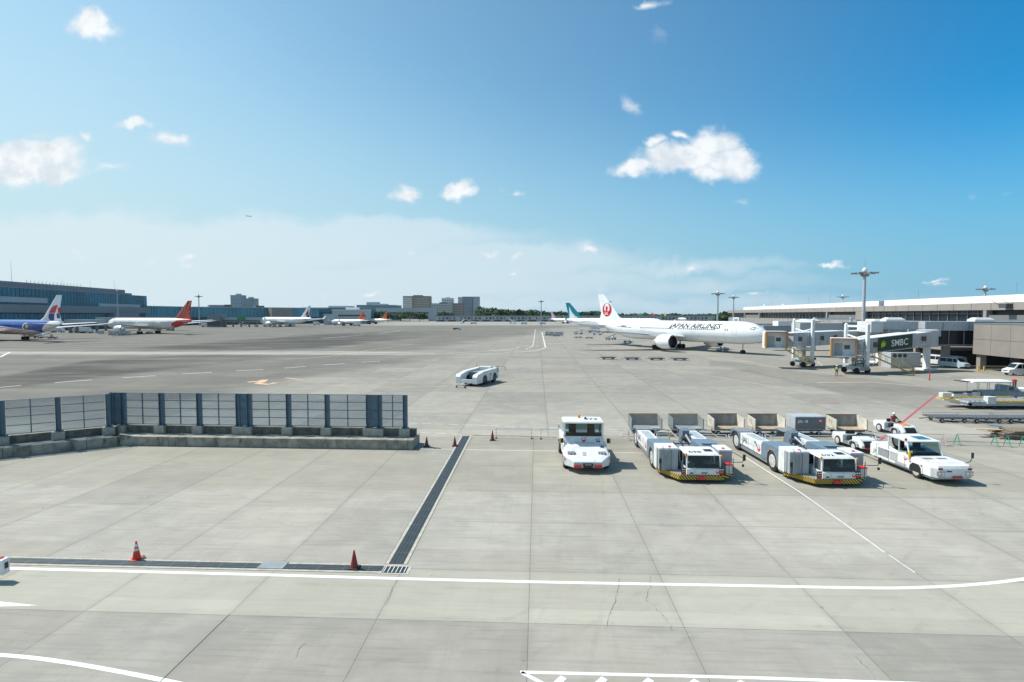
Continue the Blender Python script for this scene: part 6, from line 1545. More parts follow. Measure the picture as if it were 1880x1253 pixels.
m_ = MB().M(roofw); m_.loft([[(-.3, -.9, 2.16), (4.3, -.9, 2.1), (4.3, .9, 2.1), (-.3, .9, 2.16)], [(-.2, -.9, 2.26), (4.3, -.9, 2.26), (4.3, .9, 2.26), (-.2, .9, 2.26)], [(.3, -.6, 2.4), (4.0, -.6, 2.4), (4.0, .6, 2.4), (.3, .6, 2.4)]]); m_.build('canopy', rt)
MB().M(dgrey).prism([(-1.4, 2.22), (.0, 2.15), (.0, 2.25), (-1.4, 2.32)], 'y', -.5, .5).build('conveyor_tip', rt)
m_ = MB().M(steel)
for x_ in (.5, 1.7, 2.9, 4.1):
    for y_ in (-.8, .8): m_.cyl((x_, y_, .6), (x_, y_, 2.12), .035, n=6)
m_.split('canopy_post', rt)
for x_ in (2.0, 6.2):
    for y_ in (-.85, .85): m_ = MB(); m_.wheel(x_, y_, .36, .22, 16); m_.build('wheel', rt)
MB().M(dgrey).box(-2.2, 1.0, -.5, .3, .9, 1.05).build('belt', rt); MB().M(white).box(-2.2, -.6, -.6, .6, .35, .8).box(.0, .8, -.7, .7, .3, 1.0).split('rear_box', rt)
p = G(1861, 733); rt = thing('hydrant_pole', 'tall dark pole with a red drum on top at the right edge', 'pole', (p.x, p.y, 0)); MB().M(dgrey).box(-.18, -.06, -.06, .06, 0, 2.3).box(.1, .2, -.06, .06, 0, 2.3).split('post', rt); MB().M(red).lathe([(.12, 2.0), (.24, 2.1), (.23, 2.3), (.1, 2.38)], 14).build('drum', rt, smooth=True)
rt = thing('service_cart', 'white and dark service cart with hoses at the right edge, beside the red-topped pole', 'service cart', (p.x+1.9, p.y+.4, 0)); MB().M(white).box(-.6, .9, -.5, .5, .5, 1.3).build('body', rt, bevel=.06); MB().M(dgrey).tube([(-.5, -.5, .5), (-.5, -.5, 2.3), (.2, -.5, 2.4)], .04).tube([(.7, -.5, 1.3), (.7, -.5, 2.6)], .03).build('hose', rt); m_ = MB(); m_.wheel(-.3, -.45, .25, .15); m_.build('wheel', rt); m_ = MB(); m_.wheel(.7, -.45, .25, .15); m_.build('wheel', rt)
# pallets under netting at the right edge
p = G(1862, 806); rt = thing('pallet_pile', 'low pile of brown wooden pallets and netting at the right edge', 'pallets', (p.x, p.y+.4, 0), -.05)
ply = mat('pallet_wood', (.22, .17, .12), .85, var=.35, scale=5, dirt=.5)
for k in range(6): MB().M(ply).obox((.1*math.sin(k*3)+(k % 3)*.3, .1*math.cos(k*2), .12*k), 2.6-.12*k, 1.5, .09, .08*math.sin(k*5)).build('pallet', rt)
MB().M(mat('board_tan', (.5, .36, .22), .8)).obox((-1.6, .2, .62), 2.0, .5, .04, -.1).build('loose_board', rt); MB().M(hoodblue).obox((-.6, .8, .8), .9, .6, .05, -.3).build('blue_sheet', rt)
# vehicle cut off by the left edge of the view
rt = thing('electric_cart', 'white boxy cart with red top strip at the far left edge by the trench drain', 'cart', (G(7, 1057, .28).x-.64, G(9, 1057, .28).y+.62, 0), 0)
MB().M(white).box(-3.6, -1.1, -.62, .62, .28, .95).build('body', rt, bevel=.04); MB().M(white).box(-1.1, .62, -.62, -.34, .28, .86).build('rear_bumper', rt, bevel=.03); MB().M(red).box(-1.1, .45, -.6, -.36, .86, .9).build('top_strip', rt, bevel=.01); MB().M(black).box(.61, .64, -.55, -.42, .5, .72).build('tail_light', rt)
for x_ in (-1.5, -3.0):
    for y_ in (-.55, .55): m_ = MB(); m_.wheel(x_, y_, .22, .16); m_.build('wheel', rt)
# ---------------------------------------------------------------- airbridges
bridgeg = mat('bridge_cladding', (.45, .48, .51), .5, .2, var=.08, scale=.8, dirt=.2); bridgew = mat('bridge_white', (.74, .75, .75), .45, dirt=.2, dirtcol=(.35, .33, .3)); bellows = mat('bellows_orange', (.50, .22, .09), .7, var=.2, scale=4); bellowy = mat('bellows_yellow', (.78, .36, .04), .6)
def rect_tunnel(m_, a, c, w_, h):
    a = Vector(a); c = Vector(c); d = (c-a); n_ = Vector((-d.y, d.x, 0)).normalized()*w_/2; u_ = Vector((0, 0, h))
    m_.loft([[p-n_, p+n_, p+n_+u_, p-n_+u_] for p in (a, c)])
def bridge(label, cab, cz, rot, rz, fr, sign=False, stairs=(0, 0), bell=bellows, stair_to=None, fh=8.9, win=(), cr_=0.):
    """cab (x,y) centre, cz cab floor; rot rotunda (x,y), rz floor; fr fraction along for the wheel carriage"""
    tf = .74 if sign else .58; rt = thing('airbridge', label, 'airbridge', (rot[0], rot[1], 0)); l = Vector((rot[0], rot[1], 0))
    A_ = Vector((cab[0], cab[1], cz)); B_ = Vector((rot[0], rot[1], rz)); d = (B_-A_); L = d.length; dh = Vector((d.x, d.y, 0)).normalized(); n_ = Vector((-dh.y, dh.x, 0))
    def at(f, o=0, z=0): return A_+d*f+n_*o+Vector((0, 0, z))
    B0 = lambda m_, nm, **k: wb(m_, nm, rt, **k)
    B = B0
    m_ = MB().M(bridgeg); rect_tunnel(m_, at(.1), at(tf), 3.1, 2.55); t1 = B(m_, 'outer_tunnel')
    m_ = MB().M(bridgeg); rect_tunnel(m_, at(tf-.02, 0, .12), at(.97, 0, .12), 2.75, 2.3); t2 = B(m_, 'inner_tunnel')
    m_ = MB().M(bridgew); rect_tunnel(m_, at(.09, 0, 2.55), at(tf+.005, 0, 2.55), 3.2, .1); rect_tunnel(m_, at(tf+.005, 0, 2.42), at(.97, 0, 2.42), 2.85, .1); B(m_, 'tunnel_roof')
    m_ = MB().M(mat('bridge_rib', (.36, .39, .42), .5, .3))
    for k in range(int(L*.6/1.1)):
        f = .11+k*1.1/L
        if f > tf-.01: break
        for o in (-1.56, 1.56): q = at(f, o); m_.box(q.x-.03, q.x+.03, q.y-.02, q.y+.02, q.z, q.z+2.5)
    m_.split('rib', rt, off=l)
    for f in win:
        q = at(f, -1.58, 1.0); m_ = MB().M(glass); m_.wall(q-dh*.45, q+dh*.45, .06, q.z, q.z+.85); B(m_, 'window')
    # cab
    cx_, cy_ = cab; hw2 = 1.8; rca, rsa = math.cos(cr_), math.sin(cr_)
    def Bc(m_, nm, **k):
        m_.v = [(cx_+(a-cx_)*rca-(b2-cy_)*rsa, cy_+(a-cx_)*rsa+(b2-cy_)*rca, c) for a, b2, c in m_.v]; return B0(m_, nm, **k)
    B = Bc
    m_ = MB().M(bridgew)
    m_.box(cx_-hw2, cx_+hw2, cy_-1.3, cy_+1.9, cz-.2, cz); m_.box(cx_-hw2, cx_+hw2, cy_-1.3, cy_+1.9, cz+2.75, cz+3.0); m_.box(cx_+hw2-.12, cx_+hw2, cy_-1.3, cy_+1.9, cz, cz+2.75); m_.box(cx_-hw2, cx_-hw2+.12, cy_-.8, cy_+1.9, cz, cz+2.75); m_.box(cx_-hw2+.12, cx_+hw2-.12, cy_-.25, cy_-.15, cz, cz+2.75)
    cb = B(m_, 'cab')
    m_ = MB().M(lgrey).box(cx_-1.3, cx_-.1, cy_-.29, cy_-.26, cz+.05, cz+2.1); B(m_, 'cab_door')
    m_ = MB().M(glass).box(cx_+.15, cx_+.95, cy_-.29, cy_-.26, cz+1.1, cz+1.8); B(m_, 'cab_window')
    m_ = MB().M(bell).box(cx_-hw2-.15, cx_-hw2+.15, cy_-1.7, cy_-1.2, cz-.15, cz+2.95).box(cx_+hw2-.15, cx_+hw2+.1, cy_-1.7, cy_-1.2, cz-.1, cz+2.9).box(cx_-hw2, cx_+hw2, cy_-1.75, cy_-1.2, cz+2.75, cz+2.97); B(m_, 'bellows')
    m_ = MB().M(mat('bellows_brown', (.16, .07, .05), .8)).box(cx_-hw2-.1, cx_-hw2-.01, cy_-1.2, cy_-.5, cz+.1, cz+2.7); B(m_, 'side_bellows')
    m_ = MB().M(bellowy).box(cx_-hw2-.2, cx_-hw2+.08, cy_-1.78, cy_-1.7, cz-.15, cz+2.9); B(m_, 'canopy_edge')
    B = B0
    # carriage with goal-post frame
    F = at(fr); fx, fy = F.x, F.y
    for o in (-2.05, 2.05):
        q = F+n_*o
        m_ = MB().M(bridgew).box(q.x-.24, q.x+.24, q.y-.24, q.y+.24, 1.3, fh); B(m_, 'leg')
        m_ = MB().M(bridgew).cyl((q.x, q.y, fh), (q.x, q.y, fh+.25), .3, .1, 10); B(m_, 'leg_cap')
    m_ = MB().M(bridgew); a, c = F+n_*-2.0, F+n_*2.0; m_.wall(a, c, .25, fh-.45, fh-.1); m_.wall(a, c, .5, F.z-.75, F.z-.3); m_.cyl((a.x, a.y, F.z+3.3), (F.x, F.y, F.z+2.75), .12, n=6).cyl((c.x, c.y, F.z+3.3), (F.x, F.y, F.z+2.75), .12, n=6); m_.split('cross_beam', rt, off=l)
    m_ = MB().M(lgrey); m_.obox((fx, fy, .55), 3.4, 2.0, .7, math.atan2(n_.y, n_.x)); m_.obox((fx, fy, 1.2), 4.6, .7, .35, math.atan2(n_.y, n_.x)); m_.M(mgrey).obox((fx+.9, fy, .4), 1.4, 1.2, 1.3, .3); B(m_, 'carriage')
    for (ox, oy) in ((-1.2, -1.2), (1.2, -1.2), (-1.2, 1.2), (1.2, 1.2)):
        q = F+dh*ox+n_*oy; m_ = MB(); m_.wheel(q.x, q.y, .5, .35, 18); B(m_, 'wheel')
    rv = random.Random(int(cab[0]))
    for k in range(14 if sign else 7):
        q = F+dh*rv.uniform(-2.4, 2.0)+n_*rv.uniform(-2.2, 1.5); zz = rv.uniform(.9, 2.6 if sign else 1.6)
        m_ = MB().M(rv.choice([lgrey, mgrey, bridgew, dgrey])).obox((q.x, q.y, zz), rv.uniform(.3, .9), rv.uniform(.3, .8), rv.uniform(.25, .7), rv.uniform(0, 3)); B(m_, 'drive_unit')
    for k in range(6 if sign else 3):
        q = F+dh*rv.uniform(-2, 1.5)+n_*rv.uniform(-2.2, 0); m_ = MB().M(rv.choice([steel, black, bridgew])); m_.tube([q+Vector((0, 0, 1.2-F.z)), q+Vector((rv.uniform(-.6, .6), 0, 2.2-F.z)), q+Vector((rv.uniform(-.3, .3), rv.uniform(-.3, .3), -.3))], .06, 6); B(m_, 'hydraulic_line')
    # service stair
    if stair_to:
        s0 = Vector(stair_to[0]); s1 = Vector(stair_to[1]); dd_ = (s1-s0); hh = Vector((dd_.x, dd_.y, 0)).normalized(); nn = Vector((-hh.y, hh.x, 0))*.45
        m_ = MB().M(mat('stair_yellow', (.5, .36, .08), .6, dirt=.5))
        for o in (-1, 1):
            m_.tube([s0+nn*o, s1+nn*o], .09); m_.tube([s0+nn*o+Vector((0, 0, 1)), s1+nn*o+Vector((0, 0, 1))], .035)
            for k in range(7): q = s0+dd_*k/6+nn*o; m_.tube([q, q+Vector((0, 0, 1))], .03)
        m_.M(dgrey); n_st = 16
        for k in range(n_st): q = s0+dd_*(k+.5)/n_st; m_.obox((q.x, q.y, q.z-.02), .22, .85, .04, math.atan2(hh.y, hh.x))
        B(m_, 'stair')
    m_ = MB().M(bridgew)
    for k in range(5): m_.tube([(cx_+hw2+.2+k*.45, cy_-1.2, cz-.1), (cx_+hw2+.2+k*.45, cy_-1.2, cz+1.0)], .03)
    m_.tube([(cx_+hw2, cy_-1.2, cz+1.0), (cx_+hw2+2.1, cy_-1.2, cz+1.0)], .03).tube([(cx_+hw2, cy_-1.2, cz+.5), (cx_+hw2+2.1, cy_-1.2, cz+.5)], .025).box(cx_+hw2, cx_+hw2+2.2, cy_-1.3, cy_-.2, cz-.2, cz-.1); B(m_, 'landing')
    # rotunda
    m_ = MB().M(bridgeg); m_.lathe([(1.6, rz-.3), (1.6, rz+2.6), (1.7, rz+2.6), (1.3, rz+2.8)], 20, (rot[0], rot[1], 0)); B(m_, 'rotunda', smooth=True)
    m_ = MB().M(bridgew).box(rot[0]-.4, rot[0]+.4, rot[1]-.4, rot[1]+.4, 0, rz-.3); m_.box(rot[0]-1.2, rot[0]+1.2, rot[1]-1.2, rot[1]+1.2, 0, .3); B(m_, 'column')
    if sign:
        q0, q1 = at(.30, -1.6, .2), at(.70, -1.6, .2)
        # panel follows the slope of the tunnel
        dk = mat('sign_dark_green', (.004, .045, .03), .45); lg = mat('sign_lime', (.45, .62, .03), .5)
        gdir = (q1-q0); Ls = gdir.length; gd = gdir.normalized(); up_ = Vector((0, 0, 1))
        m_ = MB().M(dk); out = -n_*.06; m_.loft([[p, p+out, p+out+up_*2.35, p+up_*2.35] for p in (q0, q1)]); sg_ = B(m_, 'sign_panel')
        f = lambda a, b2, e=.08: q0+gd*a+up_*b2-n_*e
        m_ = MB().M(lg); m_.poly([f(.6, .45), f(1.15, 1.05), f(1.15, 1.9), f(.6, 1.25)]).poly([f(1.0, 1.2, .085), f(1.55, 1.6, .085), f(1.55, .95, .085), f(1.0, .55, .085)][::-1]); mm = wb(m_, 'sign_logo', rt)
        m_ = MB().M(cleanwhite); put_text(m_, 'SMBC', 1.6, lambda a, b2: f(Ls*.62+a*.98, 1.08+b2, .08), bold=.015); wb(m_, 'sign_lettering', rt)
    return rt
B1 = bridge('long grey airbridge with tan-edged cab reaching the nose of the crane-tailed jet', (49.4, 100.2), 3.9, (76.5, 111), 4.4, .25, fh=9.0, cr_=R(-14), win=(.16, .36, .48), stair_to=((50.6, 98.6, 3.6), (54.2, 96.4, .9)))
B2 = bridge('grey airbridge with dark green lettered sign on its side, nearest to the camera', (56.3, 90.6), 3.05, (75.0, 96.3), 4.55, .15, sign=True, bell=bellows, fh=8.3, cr_=R(-27), win=(.27, .85), stair_to=((60.6, 89.3, 3.0), (66.2, 87.6, .15)))
rt = thing('airbridge', 'distant white airbridge with goal-post frame beyond the jet nose', 'airbridge', (88, 190, 0))
MB().M(bridgeg).box(-14, 28, -1.5, 1.5, 4.2, 6.8).build('tunnel', rt); MB().M(bridgew).box(-14.2, 28, -1.6, 1.6, 6.8, 7.0).build('tunnel_roof', rt); MB().M(bridgew).box(-17, -14, -2, 2, 3.9, 7.1).build('cab', rt)
for y_ in (-2.2, 2.2): MB().M(bridgew).box(-8.4, -7.8, y_-.3, y_+.3, 0, 9).build('leg', rt)
MB().M(bridgew).box(-8.3, -7.9, -2.2, 2.2, 8.6, 9).build('cross_beam', rt)
rt = thing('airbridge', 'grey airbridge behind the jet cockpit with flat white roof', 'airbridge', (90, 150, 0))
MB().M(mat('bridge_slate', (.28, .31, .34), .6)).box(-20, 20, -1.5, 1.5, 4.2, 6.9).build('tunnel', rt); MB().M(bridgew).box(-8, 12, -1.6, 1.6, 6.9, 7.1).box(-16, -12, -1.6, 1.6, 6.9, 8.2).split('tunnel_roof', rt)
for x_ in (-6, 4): MB().M(bridgew).box(x_-.3, x_+.3, -2.2, -1.7, 0, 9.2).build('leg', rt)
MB().M(bridgew).box(-6, 4, -2.1, -1.8, 8.6, 9.0).build('cross_beam', rt)
rt = thing('gate_corridor', 'white gate corridor with two domed roof units in front of the taupe terminal', 'corridor', (92, 128, 0))
MB().M(lgrey).box(-24, -14, -2, 2, 5.6, 8.0).build('wall', rt); MB().M(mat('bridge_slate', (.28, .31, .34), .6)).box(-14, 12, -2, 2, 5.8, 8.2).build('link', rt); MB().M(tglassd).box(-9, 10, -1.9, 1.9, 3.6, 5.6).build('glazed_base', rt); MB().M(mgrey).box(-24, 12, -1.8, 1.8, 3.3, 3.6).build('floor', rt)
cap_unit(0, 0, 8.6, 4.4, 3.4, rt).location = (-21, 0, -.4); cap_unit(0, 0, 8.4, 4.4, 3.4, rt).location = (-5, 0, -.2)
for x_ in (-22, -2): MB().M(taupe2).box(x_-.4, x_+.4, -.4, .4, 0, 3.3).build('column', rt)
# ---------------------------------------------------------------- vans
vanw = mat('van_white', (.74, .75, .76), .3, var=.03, coat=.4); vanb = mat('van_pale_blue', (.42, .52, .58), .3, var=.03, coat=.4)
def van(label, pos, rot, paint=vanw, grp='parked white vans'):
    rt = thing('parked_van', label, 'van', pos, rot, grp)
    st_ = [(0, .55, .95), (-.12, .45, 1.05), (-.75, .32, 1.2), (-1.45, .3, 1.93), (-1.9, .3, 2.02), (-4.3, .3, 2.0), (-4.65, .35, 1.9), (-4.72, .5, 1.1)]
    m_ = MB().M(paint); rings = []
    for x_, z0, z1 in st_:
        w_ = .84 if x_ < -.2 else .72; wt = w_-(.14 if z1 > 1.5 else .03); zm = min(1.1, z1-.08)
        rings.append([(x_, -w_, z0), (x_, -w_, zm), (x_, -wt, z1-.06), (x_, -wt+.12, z1), (x_, wt-.12, z1), (x_, wt, z1-.06), (x_, w_, zm), (x_, w_, z0)])
    m_.loft(rings); m_.build('body', rt, smooth=True, ang=35)
    m_ = MB().M(glass).quad((-.80, -.70, 1.23), (-.80, .70, 1.23), (-1.42, .62, 1.87), (-1.42, -.62, 1.87)); m_.v = [(a+.015, b2, c+.02) for a, b2, c in m_.v]; m_.build('windscreen', rt)
    for sg in (-1, 1):
        for xa, xb in ((-1.1, -1.95), (-2.05, -3.05), (-3.15, -4.4)):
            ya, yb_ = sg*(.845-.005), sg*(.725)
            xt = xa-.38 if xa > -1.5 else xa
            MB().M(glass).quad((xa, ya*.995+sg*.01, 1.17), (xb, ya*.995+sg*.01, 1.17), (xb, yb_+sg*.01, 1.78), (xt, yb_+sg*.01, 1.78)).build('side_window', rt)
        for x_ in (-.85, -3.75): m_ = MB(); m_.wheel(x_, sg*.72, .32, .2, 18); m_.M(rim).cyl((x_, sg*.83, .32), (x_, sg*.835, .32), .19, n=14); m_.build('wheel', rt)
        MB().M(lamp).box(-.02, .02, sg*.55-.12, sg*.55+.12, .72, .88).build('headlight', rt)
    MB().M(dgrey).box(0, .03, -.4, .4, .72, .86).build('grille', rt); MB().M(lgrey).box(-.05, .06, -.7, .7, .38, .55).build('bumper', rt, bevel=.02)
    return rt
p = G(1782, 679); vb = van('pale blue van parked in front of the dark connector under the terminal', (p.x+.2, p.y+1.0, 0), R(-76), vanb, None)
p = G(1741, 671); v1_ = van('white van parked under the connector, just left of the pale blue van', (X(1722, 106), 106, 0), R(112), vanw)
dup(v1_, (X(1692, 108.5), 108.5, 0), R(112), 'white van half hidden behind the airbridge column, second left of the blue van', 'parked white vans'); dup(v1_, (X(1674, 111), 111, 0), R(112), 'white van seen beside the fan unit, farthest left of the van group', 'parked white vans')
p = G(1848, 690); dup(v1_, (p.x+.5, p.y+.8, 0), R(178), 'white van at the far right edge in front of the undercroft', 'parked white vans')
# bollards and posts
for px, w_ in ((1796, 'left one beside the undercroft column'), (1806.5, 'right one beside the undercroft column')):
    p = G(px, 682); tag(MB().M(yellow).cyl((0, 0, 0), (0, 0, .9), .13, n=12).build('bollard', loc=p), 'short yellow bollard, '+w_, 'bollard', 'yellow bollards')
p = G(1706.5, 698.5); rt = thing('marker_post', 'thin red marker post standing alone near the airbridge stair foot', 'post', p); MB().M(red).cyl((0, 0, .03), (0, 0, 1.35), .07, n=10).build('pole', rt); MB().M(black).cyl((0, 0, 0), (0, 0, .05), .2, n=12).build('base', rt)
rt = thing('stair_unit', 'small white wheeled access stair with curved rails beside the fan unit', 'steps', (70.4, 95.2, 0), 0)
m_ = MB().M(steel)
for o in (-.4, .4): m_.tube([(-.9, o, .2), (-.4, o, 1.9), (.3, o, 2.1), (1.2, o, .3)], .04)
for k in range(6): m_.box(-.2+k*.22, .05+k*.22, -.4, .4, 1.3-k*.22, 1.34-k*.22)
m_.build('frame', rt)
for x_ in (-.8, 1.1): m_ = MB(); m_.wheel(x_, -.4, .15, .08, 10); m_.build('wheel', rt)
# ---------------------------------------------------------------- people
skin = mat('skin', (.45, .27, .19), .6, var=.05); navycl = mat('cloth_navy', (.02, .025, .05), .85); vest = mat('vest_lime', (.55, .75, .05), .7); vestr = mat('vest_red', (.6, .08, .07), .8); helm = mat('helmet_white', (.75, .75, .73), .3); hairm = mat('hair_black', (.015, .012, .01), .7); greycl = mat('cloth_grey', (.2, .25, .3), .85)
def figure(label, pos, rot, J_, top, legm, hat=True, vesty=None, scale=1.):
    """J_: joint positions; one continuous skinned body with a palm and five fingers on each hand"""
    rt = thing('person', label, 'person', pos, rot)
    me = bpy.data.meshes.new('body'); vs, es, rad = [], [], []
    def v(p, r_): vs.append(p); rad.append(r_); return len(vs)-1
    def e(a, b2): es.append((a, b2))
    pel = v(J_['pelvis'], .15); wst = v(J_['waist'], .135); ch = v(J_['chest'], .165); nk = v(J_['neck'], .06); hd_ = v(J_['head'], .085); ht = v(J_['crown'], .07)
    e(pel, wst); e(wst, ch); e(ch, nk); e(nk, hd_); e(hd_, ht)
    fn = Vector(J_['head'])+Vector(J_['face'])*.1; ns = v(tuple(fn), .022); e(hd_, ns)
    for s_ in ('l', 'r'):
        sh = v(J_['sh_'+s_], .065); el = v(J_['el_'+s_], .045); wr_ = v(J_['wr_'+s_], .03)
        e(ch, sh); e(sh, el); e(el, wr_)
        a = Vector(J_['wr_'+s_]); d = (a-Vector(J_['el_'+s_])).normalized(); sd = d.cross(Vector((0, 0, 1))); sd = sd.normalized() if sd.length > .05 else Vector((0, 1, 0)); cu = d.cross(sd)
        pm_ = v(tuple(a+d*.05), .03); e(wr_, pm_)
        for k, (o, l) in enumerate(((-.03, .062), (-.01, .075), (.01, .07), (.03, .055))):
            k1 = v(tuple(a+d*.095+sd*o), .009); k2 = v(tuple(a+d*(.095+l*.6)+sd*o+cu*.012), .0085); k3 = v(tuple(a+d*(.095+l*.85)+sd*o+cu*.035), .007); e(pm_, k1); e(k1, k2); e(k2, k3)
        t1_ = v(tuple(a+d*.05+sd*.045), .01); t2_ = v(tuple(a+d*.09+sd*.06+cu*.01), .008); e(pm_, t1_); e(t1_, t2_)
        hp = v(J_['hp_'+s_], .095); kn = v(J_['kn_'+s_], .06); an_ = v(J_['an_'+s_], .042); to = v(J_['to_'+s_], .035)
        e(pel, hp); e(hp, kn); e(kn, an_); e(an_, to)
    me.from_pydata(vs, es, []); o = bpy.data.objects.new('body', me); C.objects.link(o); o.parent = rt
    o.modifiers.new('skin', 'SKIN'); 
    for i, sv in enumerate(me.skin_vertices[0].data): sv.radius = (rad[i], rad[i]); sv.use_root = (i == pel)
    sb = o.modifiers.new('sub', 'SUBSURF'); sb.levels = 1; sb.render_levels = 1
    # clothing colours by height within the one surface
    bm_ = bpy.data.materials.new('clothed_body'); bm_.use_nodes = True; t = NT(bm_.node_tree); bb = bm_.node_tree.nodes['Principled BSDF']
    z_ = t.n('ShaderNodeSeparateXYZ', ins={0: t.n('ShaderNodeTexCoord').outputs['Object']}).outputs[2]
    c = t.mix(t.m('GREATER_THAN', z_, J_['pelvis'][2]+.04), legm, top); c = t.mix(t.m('GREATER_THAN', z_, J_['neck'][2]-.02), c, (.45, .27, .19, 1)); c = t.mix(t.m('LESS_THAN', z_, .09), c, (.02, .02, .02, 1))
    t.set(bb.inputs['Base Color'], c); bb.inputs['Roughness'].default_value = .8
    me.materials.append(bm_)
    hx, hy, hz2 = J_['head']
    m_ = MB().M(helm); m_.lathe([(.135, .04), (.13, .09), (.1, .15), (.05, .185), (.005, .195)], 14, (hx, hy, hz2)); f_ = Vector(J_['face']); m_.add([(hx+f_.x*.1-f_.y*.1, hy+f_.y*.1+f_.x*.1, hz2+.05), (hx+f_.x*.2, hy+f_.y*.2, hz2+.04), (hx+f_.x*.1+f_.y*.1, hy+f_.y*.1-f_.x*.1, hz2+.05)], [(0, 1, 2)]); m_.build('helmet', rt, smooth=True)
    MB().M(hairm).lathe([(.1, -.05), (.112, 0), (.11, .06)], 12, (hx-f_.x*.02, hy-f_.y*.02, hz2)).build('hair', rt, smooth=True)
    for s_ in (-1, 1): MB().M(black).lathe([(.001, -.01), (.011, 0), (.001, .01)], 6, (hx+f_.x*.095-f_.y*.033*s_, hy+f_.y*.095+f_.x*.033*s_, hz2+.0)).build('eye', rt)
    if vesty:
        cx_, cy_, cz_ = J_['chest']; px_, py_, pz_ = J_['waist']; m_ = MB().M(vesty); rings = []
        for tt_, r_ in ((-.25, .165), (.3, .17), (1.0, .2), (1.35, .17)):
            q = Vector(J_['waist']).lerp(Vector(J_['chest']), tt_); rings.append([(q.x+.78*r_*math.cos(2*PI*i/14)*1.05, q.y+r_*1.12*math.sin(2*PI*i/14), q.z) for i in range(14)])
        m_.loft(rings, False, False); m_.build('vest', rt, smooth=True)
    return rt
stand_j = dict(pelvis=(0, 0, .92), waist=(0, 0, 1.1), chest=(0, 0, 1.33), neck=(.01, 0, 1.5), head=(.03, 0, 1.6), crown=(.03, 0, 1.68), face=(1, 0, 0),
    sh_l=(0, .19, 1.42), el_l=(.02, .28, 1.16), wr_l=(.1, .3, .93), sh_r=(0, -.19, 1.42), el_r=(.1, -.3, 1.2), wr_r=(.26, -.26, 1.05),
    hp_l=(0, .1, .86), kn_l=(.03, .12, .5), an_l=(0, .12, .08), to_l=(.14, .14, .04), hp_r=(0, -.1, .86), kn_r=(.0, -.12, .5), an_r=(-.04, -.12, .08), to_r=(.1, -.14, .04))
p = G(1536, 690.5)
figure('ground worker in lime vest and white helmet standing near the airbridge wheels', (p.x, p.y, 0), R(-120), stand_j, (.02, .025, .05, 1), (.02, .025, .05, 1), vesty=vest)
st2 = MB().M(red).tube([(-.6, -.1, .02), (.6, .1, .02)], .05).box(.4, .6, -.2, .2, 0, .1); tag(st2.build('wheel_chock', loc=(p.x, p.y-.3, 0)), 'red chock bar on the ground at the feet of the lime-vested worker', 'wheel chock')
sit = dict(pelvis=(-2.08, 0, .98), waist=(-2.1, 0, 1.1), chest=(-2.04, 0, 1.34), neck=(-2.0, 0, 1.5), head=(-1.97, 0, 1.61), crown=(-1.97, 0, 1.69), face=(1, 0, 0),
    sh_l=(-2.03, .19, 1.42), el_l=(-1.85, .24, 1.22), wr_l=(-1.62, .16, 1.24), sh_r=(-2.03, -.19, 1.42), el_r=(-1.82, -.25, 1.22), wr_r=(-1.6, -.16, 1.22),
    hp_l=(-2.05, .11, .95), kn_l=(-1.6, .15, .97), an_l=(-1.45, .15, .58), to_l=(-1.32, .16, .54), hp_r=(-2.05, -.11, .95), kn_r=(-1.6, -.15, .97), an_r=(-1.45, -.15, .58), to_r=(-1.32, -.16, .54))
figure('seated tug driver in white helmet and red-trimmed vest, hands at the steering wheel', (32.1, 42.5, 0), R(-90), sit, (.05, .02, .03, 1), (.2, .25, .3, 1), vesty=vestr)
# ---------------------------------------------------------------- distant ground equipment
def boxtruck(label, pos, rot, mt=white, grp='distant service trucks', L=6.5, H=3.2):
    rt = thing('service_truck', label, 'truck', pos, rot, grp)
    MB().M(mt).box(-L, -1.7, -1.1, 1.1, .9, H).build('cargo_box', rt, bevel=.04); MB().M(white).prism([(0, .5), (0, 1.3), (-.35, 2.2), (-1.6, 2.3), (-1.6, .5)], 'y', -1.0, 1.0).build('cab', rt, bevel=.04)
    MB().M(glass).quad((-.02, -.9, 1.35), (-.02, .9, 1.35), (-.35, .85, 2.1), (-.35, -.85, 2.1)).build('windscreen', rt); MB().M(dgrey).box(-L, -1.2, -.8, .8, .5, .9).build('chassis', rt)
    for x_ in (-.9, -L+1.2):
        for y_ in (-.9, .9): m_ = MB(); m_.wheel(x_, y_, .42, .28, 12); m_.build('wheel', rt)
    return rt
def beltloader(label, pos, rot, grp='distant belt loaders'):
    rt = thing('belt_loader', label, 'belt loader', pos, rot, grp)
    MB().M(white).box(-4.2, .3, -.8, .8, .4, .95).build('chassis', rt, bevel=.05); MB().M(steel).prism([(-5, .6), (-5, .9), (2.2, 3.0), (2.2, 2.7)], 'y', -.5, .5).build('belt', rt); MB().M(white).box(-.6, .2, .3, .9, .95, 1.7).build('cab', rt, bevel=.04)
    for x_ in (-.3, -3.4):
        for y_ in (-.75, .75): m_ = MB(); m_.wheel(x_, y_, .35, .2, 12); m_.build('wheel', rt)
    return rt
def cont(label, pos, rot, grp='silver containers on dollies'):
    rt = thing('baggage_container', label, 'container', (pos[0], pos[1], .55), rot, grp)
    MB().M(mat('container_silver', (.5, .54, .56), .4, .5, var=.15)).prism([(-1.0, 0), (1.0, 0), (1.0, 1.6), (-1.0, 1.6), (-1.5, 1.1), (-1.5, .55)], 'y', -.76, .76).build('shell', rt)
    MB().M(lgrey).box(-.7, .8, -.79, -.765, .1, 1.5).build('door', rt); MB().M(dgrey).box(-1.1, 1.1, -.78, .78, -.12, -.005).build('base_plate', rt); return rt
